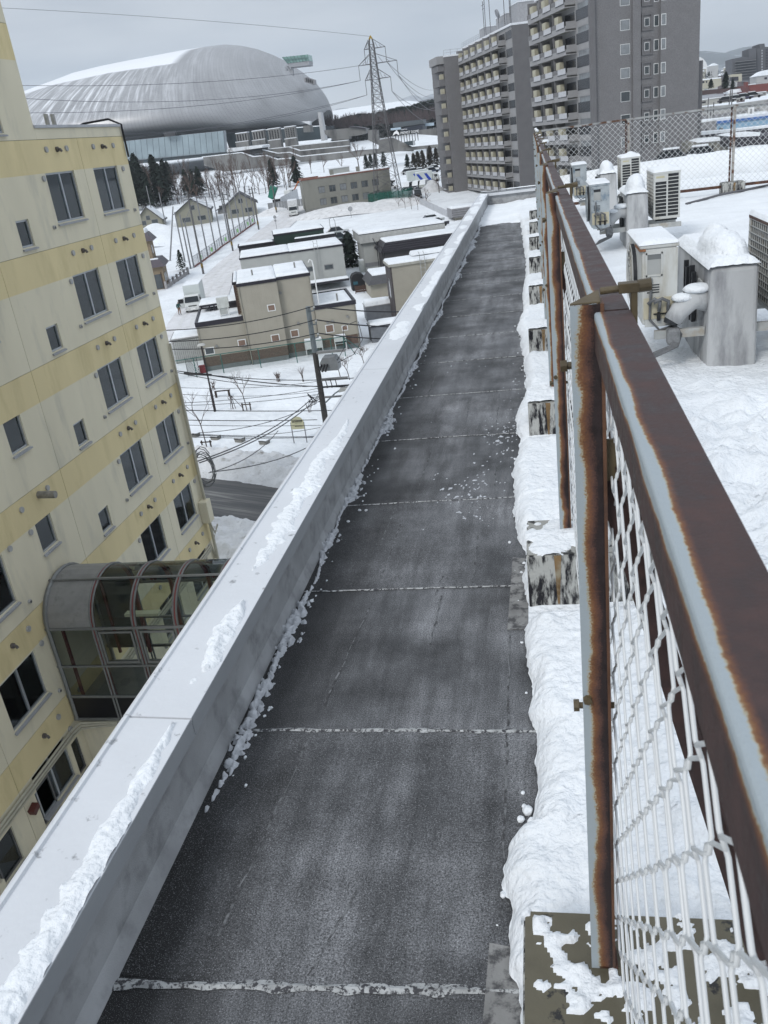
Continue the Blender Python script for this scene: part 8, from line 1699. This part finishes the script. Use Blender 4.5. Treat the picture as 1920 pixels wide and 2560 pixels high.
for i in range(420):
    px_ = rd.uniform(565, 1000); py_ = 900 - (px_ - 565) * .12 + rd.uniform(-60, 10); p = ong(px_ / 1.728, py_ / 1.728); h = rd.uniform(1.5, 5)
    for q in range(2): mb.tube([(p[0] + q * .5, p[1], p[2] - .1), (p[0] + rd.uniform(-1, 1), p[1], p[2] + h)], .05, 3, .015)
tag(mb.build('undergrowth', BROWNT), 'brown leafless undergrowth between the birches below the dome', 'undergrowth', kind='stuff')
conifer('dark rounded conifer squeezed between the pale grey and the tall white house', onz(*k3(1003, 545), -15.8), 5.6, 1.9, 61, None, 900, .55)
for (x, y, tx_, s) in ((1150, 1560, 1420, 61), (1220, 1700, 1560, 62)): bare_tree('low bare tree by the snow heap of the lot' if s == 61 else 'bare tree above the lane by the lot', ong(*kt(1500 if s == 61 else 1380, 1590 if s == 61 else 1700)), 5 if s == 61 else 4, s, 4, None, spread=.9)
rd = random.Random(17)
for q in range(4):
    p = ong(*kt(1120 + q * 60, 1735 + q * 6)); bare_tree('wispy bare shrub in front of the pylon, %s from the left' % wd_[q], p, 3.6, 300 + q, 4, 'wispy shrubs in front of the pylon', r=.04, spread=.8)
# snow heaps
def heap(lb, p, rx, ry, h, m=None):
    n = 26; xs_ = np.linspace(-1, 1, n); X, Y = np.meshgrid(xs_, xs_); R_ = np.sqrt(X * X + Y * Y); Z = h * np.clip(1 - R_ ** 1.6, 0, 1) * (.6 + .8 * fbm(X * 2.5 + p[0], Y * 2.5 + p[1], 4)) - .1 - 2.5 * np.clip(R_ - .95, 0, 1)
    o = MB().add([(p[0] + X.flat[i] * rx, p[1] + Y.flat[i] * ry, p[2] + Z.flat[i]) for i in range(X.size)], [(j * n + i, j * n + i + 1, (j + 1) * n + i + 1, (j + 1) * n + i) for j in range(n - 1) for i in range(n - 1)]).build('snow_heap', m or bankmat(), None, smooth=True); return tag(o, lb, 'snow heap')
heap('big ploughed snow heap at the right of the parking lot', at9(1180, 800), 3.2, 3.8, 2.3); heap('long snow heap between the office block and the houses', ong(*k3(1000, 290)), 16, 7, 1.6); heap('snow heap at the pylon foot', ong(*k3(1180, 262)), 9, 6, 1.4); heap('snow heap by the works hoarding', ong(*k7(1330, 320)), 5, 5, 1.2)
heap('high snow pile behind the corner house', ong(*k7(300, 560)), 12, 10, 3.0, SNOWF)
hb_ = thing('panel_wall', 'low white panel wall along the lane beside the lot', 'fence', ong(*kt(1250, 1650))); a0, a1 = ong(*kt(1245, 1660)), ong(*kt(1620, 1840))
for q in range(10): a = a0 + (a1 - a0) * q / 10; b = a0 + (a1 - a0) * (q + .95) / 10; MB().bar((a[0], a[1], a[2] + .6), (b[0], b[1], b[2] + .6), .1, 1.3).build('panel', mat('panel_white', (.45, .46, .48), .6), hb_, world=True)
p = ong(*kr(1390, 330)); t = thing('flat_kiosk', 'small flat-roofed shed with ribbed fascia and snow at the parapet corner', 'shed', onz(*kr(1330, 400), -14), TH); fk = Frame(t.location, TH); zt_ = fk.uz(*kr(1385, 200))[1]
zk = max(2.6, zt_); MB().box(.6, .5, -1, 5, 4, zk - 1.6).build('wall', BEIGE, t); MB().box(0, 0, zk - 1.6, 5.5, 4.2, zk).build('fascia', mat('fascia_grey', (.25, .25, .26), .6), t); snow_sheet_local(t, .05, .05, 5.4, 4.1, zk, .3)
for q in range(4): MB().box(-.02, -.03, zk - 1.5 + q * .38, 5.5, -.001, zk - 1.42 + q * .38).build('rib', mat('fascia_dark', (.12, .12, .125)), t)
for (x, y, l) in ((905, 290, 'round convex mirror on a thin pole behind the tall white house'),):
    p = onz(*k3(1003, 345), -13.5); t = thing('street_mirror', l, 'mirror', p); MB().cyl((0, 0, 0), (0, 0, 3.2), .05, n=6).build('pole', POLEG, t); MB().cyl((0, -.1, 3.0), (0, -.02, 3.0), .5, n=16).build('disc', mat('mirror_grey', (.3, .31, .32), .2), t)
t = thing('road_sign', 'round road sign on a thin pole at the bend of the street', 'sign', ong(*k7(1358, 478))); MB().cyl((0, 0, 0), (0, 0, 3.0), .05, n=6).build('pole', POLEG, t); MB().cyl((0, -.06, 2.8), (0, -.01, 2.8), .34, n=14).build('disc', mat('mirror_grey', (.3, .31, .32)), t); MB().cyl((0, -.06, 2.1), (0, -.01, 2.1), .25, n=14).build('disc', mat('mirror_grey', (.3, .31, .32)), t)
# ================================================================ city at the right
kz = crop(1740, 160, 9.217)
def cityb(nm, lb, cat, parts, y):
    t = thing(nm, lb, cat, ony(*kz(*parts[0][1][0]), y))
    for (n_, pts, m_, dy, th) in parts: pxprism(n_, kz, pts, y + dy, th, m_, t)
    return t
LGW = mat('city_white', (.36, .36, .355), .8, .06, .3); LGB = mat('city_beige', (.38, .36, .29), .8, .05, .3); RED_ = mat('city_red_brown', (.16, .055, .05), .8, .08, .4); BLU = mat('store_blue', (.04, .13, .36), .5); LBL = mat('store_light_blue', (.22, .36, .48), .5); DKG = mat('city_dark', (.035, .035, .045), .6); MGR = mat('city_grey', (.22, .22, .225), .8, .1, .3)
cityb('parking_deck', 'long white parking deck with a sloping parapet and a vertical letter sign', 'building', [('parapet', [(-100, 1010), (0, 1000), (820, 935), (1659, 815), (2400, 700), (2400, 800), (1659, 905), (820, 990), (0, 1075), (-100, 1090)], LGW, 0, 3), ('lower_wall', [(-100, 1092), (0, 1077), (820, 992), (1659, 908), (2400, 805), (2400, 1150), (1659, 1200), (0, 1330), (-100, 1330)], mat('deck_wall', (.40, .40, .39), .8), .5, 30),
      ('opening', [(380, 1180), (790, 1110), (790, 1220), (380, 1260)], MGR, .3, .6), ('opening', [(945, 1090), (1170, 1055), (1170, 1130), (945, 1160)], MGR, .3, .6), ('opening', [(1350, 1030), (1480, 1015), (1480, 1080), (1350, 1095)], MGR, .3, .6), ('opening', [(0, 1190), (105, 1180), (105, 1290), (0, 1300)], MGR, .3, .6), ('opening', [(125, 1178), (240, 1165), (240, 1270), (125, 1285)], MGR, .3, .6),
      ('sign_board', [(1205, 1005), (1340, 990), (1340, 1190), (1205, 1200)], WSIGN, -.3, .3), ('snow_ledge', [(940, 1165), (1190, 1130), (1190, 1155), (940, 1190)], SNOWF, -.5, 3), ('snow_ledge', [(1345, 1100), (1640, 1075), (1640, 1130), (1345, 1145)], SNOWF, -.5, 3)], 230)
pd_ = [o for o in bpy.data.objects if o.name.startswith('parking_deck')][-1]; pL = ony(*kz(1250, 1035), 229.6); hx = (ony(*kz(1250, 1035), 229.6)[2] - ony(*kz(1250, 1180), 229.6)[2])
tx3 = text_mesh('sign_letters', 'STEP', hx * .42, .05, mat('sign_black', (.02, .02, .02)), pd_, tuple(pL - np.array(pd_.location))); tx3.rotation_euler = (PI / 2, PI / 2, 0)
cityb('blue_store', 'blue and grey roadside store with snowy roof seen through the cross fence', 'building', [('grey_wall', [(-100, 1380), (0, 1370), (470, 1300), (475, 1560), (0, 1590), (-100, 1600)], MGR, 0, 12), ('light_blue_wall', [(477, 1385), (1659, 1245), (2400, 1150), (2400, 1400), (1659, 1500), (477, 1558)], LBL, 0, 12), ('blue_band', [(477, 1322), (1659, 1190), (2400, 1100), (2400, 1148), (1659, 1243), (477, 1383)], BLU, -.3, 12.3), ('snow_roof', [(-100, 1330), (780, 1235), (1500, 1150), (2400, 1040), (2400, 1098), (1659, 1188), (477, 1320), (-100, 1378)], SNOWF, .2, 12),
      ('window', [(0, 1500), (82, 1490), (82, 1560), (0, 1565)], DKG, -.2, .2), ('window', [(170, 1500), (255, 1490), (255, 1555), (170, 1560)], DKG, -.2, .2), ('window', [(540, 1475), (625, 1465), (625, 1545), (540, 1550)], DKG, -.5, .2)], 190)
kq2 = crop(1650, 100, 5.53)
def cq(nm, lb, cat, parts, y):
    t = thing(nm, lb, cat, ony(*kq2(*parts[0][1][0]), y))
    for (n_, pts, m_, dy, th) in parts: pxprism(n_, kq2, pts, y + dy, th, m_, t)
    return t
cq('low_warehouse', 'dark warehouse strip with a long snow roof behind the cross fence', 'building', [('dark_wall', [(400, 1335), (980, 1275), (1659, 1195), (1900, 1170), (1900, 1330), (960, 1370), (400, 1400)], DKG, 0, 6), ('snow_roof', [(400, 1290), (700, 1262), (1000, 1240), (1380, 1200), (1900, 1140), (1900, 1168), (1659, 1193), (980, 1273), (400, 1333)], SNOWF, -.2, 6)], 160)
cq('grey_depot', 'low beige depot with thick snow slab roof behind the cross fence', 'building', [('wall', [(400, 1420), (950, 1370), (960, 1600), (400, 1640)], mat('depot_beige', (.20, .195, .17), .8, .08, .5), 0, 10), ('snow_slab', [(500, 1415), (620, 1375), (940, 1352), (945, 1382), (700, 1405), (520, 1420)], SNOWF, -.3, 8), ('dark_gap', [(722, 1460), (738, 1458), (738, 1600), (722, 1602)], DKG, -.2, .2), ('dark_door', [(950, 1360), (1000, 1355), (1000, 1590), (955, 1598)], DKG, .1, 6)], 125)
cq('dark_depot', 'dark depot with a long sagging snow roof at the right edge', 'building', [('wall', [(1060, 1345), (1900, 1290), (1900, 1470), (1060, 1500)], DKG, 0, 10), ('snow_roof', [(960, 1330), (1100, 1300), (1390, 1275), (1380, 1325), (1060, 1345)], SNOWF, -.3, 8), ('snow_roof', [(1060, 1500), (1300, 1460), (1900, 1430), (1900, 1480), (1060, 1515)], SNOWF, -1.5, 5), ('low_wall', [(1060, 1518), (1900, 1482), (1900, 1590), (1060, 1630)], MGR, -1.4, 4)], 115)
for q, (x, y, l, c) in enumerate(((450, 1700, 'dark car with a snow-loaded roof behind the cross fence', (.03, .03, .035)), (850, 1660, 'dark car half hidden behind the snow ridge beyond the cross fence', (.05, .05, .06)))):
    p = ony(*kq2(x + 60, y), 100); car(l, p, math.radians(80), c, 4.5, 1.8, 1.6, True)
cityb('row_house', 'long low white annex with small windows above the parking deck', 'building', [('wall', [(40, 850), (280, 810), (480, 780), (800, 740), (1625, 635), (1625, 720), (930, 860), (400, 930), (50, 985)], mat('annex_wall', (.42, .42, .40), .8, .05, .3), 0, 8), ('snow_roof', [(40, 825), (480, 765), (1620, 622), (1625, 640), (800, 742), (40, 850)], SNOWF, -.2, 8), ('window', [(130, 870), (225, 855), (225, 895), (130, 905)], DKG, -.1, .2), ('dark_front', [(960, 730), (1200, 700), (1200, 770), (960, 805)], MGR, -.1, .2), ('dark_front', [(1430, 680), (1600, 655), (1600, 705), (1430, 730)], MGR, -.1, .2), ('door', [(530, 800), (548, 798), (548, 915), (530, 918)], DKG, -.1, .2)], 262)
for q, (x, y) in enumerate(((930, 865), (1130, 835), (1330, 800), (1540, 760))):
    p = ony(*kz(x, y), 240); car(('first', 'second', 'third', 'fourth')[q] + ' snow-covered car from the left on the parking deck', p, math.radians(80), ((.05, .05, .06), (.35, .36, .36), (.05, .05, .09), (.2, .2, .2))[q], 4.4, 1.7, 1.4, True, group='cars on the parking deck')
cityb('brick_building', 'long red brown building with a chimney behind the white annex', 'building', [('wall', [(1180, 490), (1659, 440), (2200, 380), (2200, 600), (1250, 640), (1240, 600)], RED_, 0, 15), ('chimney', [(1145, 415), (1200, 410), (1200, 520), (1145, 530)], RED_, -1, 3), ('snow_line', [(1195, 470), (1380, 450), (1380, 465), (1195, 488)], SNOWF, -.2, 3)], 330)
cityb('brown_building', 'low brown roofed building left of the chimney', 'building', [('wall', [(40, 620), (560, 570), (950, 520), (1150, 500), (1150, 590), (700, 650), (40, 730)], mat('brown_low', (.085, .06, .06), .8), 0, 12), ('snow_roof', [(720, 640), (820, 590), (1210, 540), (1250, 610), (760, 680)], SNOWF, -3, 8), ('grey_roof', [(50, 740), (640, 680), (650, 740), (50, 820)], mat('dull_snow', (.33, .34, .37), .8), -8, 6)], 345)
cityb('white_house', 'white flat block with dark windows at the left of the conifers', 'building', [('wall', [(60, 385), (580, 325), (590, 480), (420, 560), (60, 560)], LGB, 0, 10), ('snow_roof', [(55, 360), (580, 300), (582, 325), (60, 388)], SNOWF, -.2, 10), ('window', [(140, 395), (195, 388), (195, 440), (140, 445)], DKG, -.1, .2), ('window', [(70, 410), (100, 405), (100, 450), (70, 452)], DKG, -.1, .2), ('window', [(225, 392), (260, 388), (260, 430), (225, 435)], DKG, -.1, .2)], 420)
cityb('beige_block', 'beige cube building right of the tall conifer', 'building', [('wall', [(790, 245), (1058, 222), (1060, 395), (985, 400), (980, 290), (800, 300)], LGB, 0, 8), ('dark_front', [(830, 300), (978, 290), (978, 380), (830, 385)], DKG, .2, 5)], 470)
cityb('snow_roof_house', 'house with a large white hipped roof at the right edge', 'building', [('wall', [(1400, 285), (1659, 250), (2000, 230), (2000, 440), (1400, 450)], LGW, 0, 12), ('roof', [(1385, 285), (1560, 165), (1659, 130), (2000, 90), (2000, 240), (1659, 255)], SNOWF, -.5, 12), ('window', [(1580, 310), (1640, 300), (1640, 350), (1580, 355)], DKG, -.2, .2)], 400)
for q, (b, tp, l) in enumerate((((340, 575), (340, 340), 'broad dark conifer left of the tall one in the city'), ((680, 600), (660, 190), 'tallest dark conifer in the city beside the beige cube'), ((840, 600), (830, 345), 'dark conifer right of the tallest one in the city'), ((300, 290), (305, 170), 'small distant conifer near the mountain foot'))):
    p = ony(*kz(*b), 300 if q < 3 else 700); h = zat(*kz(*tp), p[1]) - p[2]; conifer(l, p, h, h * (.42 if q == 0 else .3), 400 + q, None, 700, .7)
# distant dark apartment house, snowy suburb
t = thing('dark_apartment_house', 'dark stepped apartment house before the mountain at the right edge', 'building', ony(*kq2(1000, 450), 620)); DA = mat('dark_apartment', (.085, .087, .095), .8, .1, .1)
pxprism('left_wing', kq2, [(995, 262), (1130, 235), (1230, 240), (1235, 120), (1330, 110), (1335, 560), (1140, 560), (995, 460)], 620, 20, DA, t); pxprism('right_wing', kq2, [(1336, 112), (1375, 118), (1375, 55), (1445, 48), (1450, 95), (1800, 100), (1800, 560), (1336, 560)], 626, 20, DA, t)
for k in range(7): pxprism('balcony_band', kq2, [(1040, 300 + k * 37), (1330, 268 + k * 37), (1330, 276 + k * 37), (1040, 308 + k * 37)], 618.5, 1.4, mat('band_pale', (.15, .155, .16)), t)
for k in range(9): pxprism('window', kq2, [(1405, 135 + k * 38), (1418, 133 + k * 38), (1418, 155 + k * 38), (1405, 157 + k * 38)], 625.6, .3, mat('pale_window', (.4, .42, .45)), t); pxprism('window', kq2, [(1460, 130 + k * 38), (1493, 126 + k * 38), (1493, 142 + k * 38), (1460, 146 + k * 38)], 625.6, .3, DKG, t)
rd = random.Random(33)
for q in range(26):
    px_, py_ = rd.uniform(545, 1300), rd.uniform(420, 560); y = rd.uniform(950, 1700); p = ony(*kq2(px_, py_ + 10), y); w = rd.uniform(5, 9); hgt = rd.uniform(3, 6)
    t = thing('distant_house', 'small snow-roofed house in the suburb scattered below the mountain', 'house', p, rd.uniform(-.4, .6), 'suburban houses below the mountain')
    MB().box(0, 0, -20, w, 7, hgt).build('wall', rd.choice((LGW, LGB, mat('brown_low', (.085, .06, .06)), MGR)), t); MB().extr([(-.4, hgt), (w + .4, hgt), (w / 2, hgt + 2.2)], 1, -.4, 7.4).build('roof', SNOWF, t)
mb = MB(); rd = random.Random(35)
for q in range(120): p = ony(*kq2(rd.uniform(560, 1320), rd.uniform(430, 520)), rd.uniform(700, 1500)); h = rd.uniform(6, 11); conifer_mesh(mb, p[0], p[1], p[2] - h * .7, h, h * .3, 22, q, .8)
tag(mb.build('distant_trees', mat('distant_tree', (.05, .055, .055), .9)), 'dark scattered trees among the far snowy suburb', 'trees', kind='stuff')
for (b, tp, l, r) in (((255, 1280), (290, 780), 'thin steel mast above the parking deck, leftmost', .10), ((330, 1260), (345, 980), 'short pole on the parking deck', .12), ((400, 1200), (410, 880), 'second short pole on the parking deck', .12), ((760, 975), (800, 600), 'leaning thin mast right of the tall conifer', .12), ((820, 970), (835, 600), 'upright thin mast beside the leaning one', .12)):
    p = ony(*kz(*b), 228); q_ = ony(*kz(*tp), 228); t = thing('mast', l, 'pole', p); MB().cyl((0, 0, 0), tuple(q_ - p), r, n=6).build('shaft', POLEB, t)
# rooftop parapet snow ridge beyond the cross fence
tag(MB().tube([(.4, 22.7, .12), (2, 22.75, .22), (5, 22.8, .27), (9, 22.8, .3), (15.5, 22.8, .3)], .42, 14).build('snow_ridge', SNOW, None, smooth=True), 'long smooth snow ridge along the far parapet beyond the cross fence', 'snow')
# ================================================================ air
hzm = bpy.data.materials.new('air'); hzm.use_nodes = True; _t = hzm.node_tree; _t.nodes.clear(); _v = N('ShaderNodeVolumePrincipled', _t); _v.inputs['Color'].default_value = (.88, .94, 1.0, 1); _v.inputs['Density'].default_value = .00010; _v.inputs['Anisotropy'].default_value = 0.2
_o = N('ShaderNodeOutputMaterial', _t); _t.links.new(_v.outputs[0], _o.inputs['Volume'])
hz_ = MB().box(-5200, -300, -62, 5200, 5900, 560).build('haze', hzm); hz_['kind'] = 'stuff'
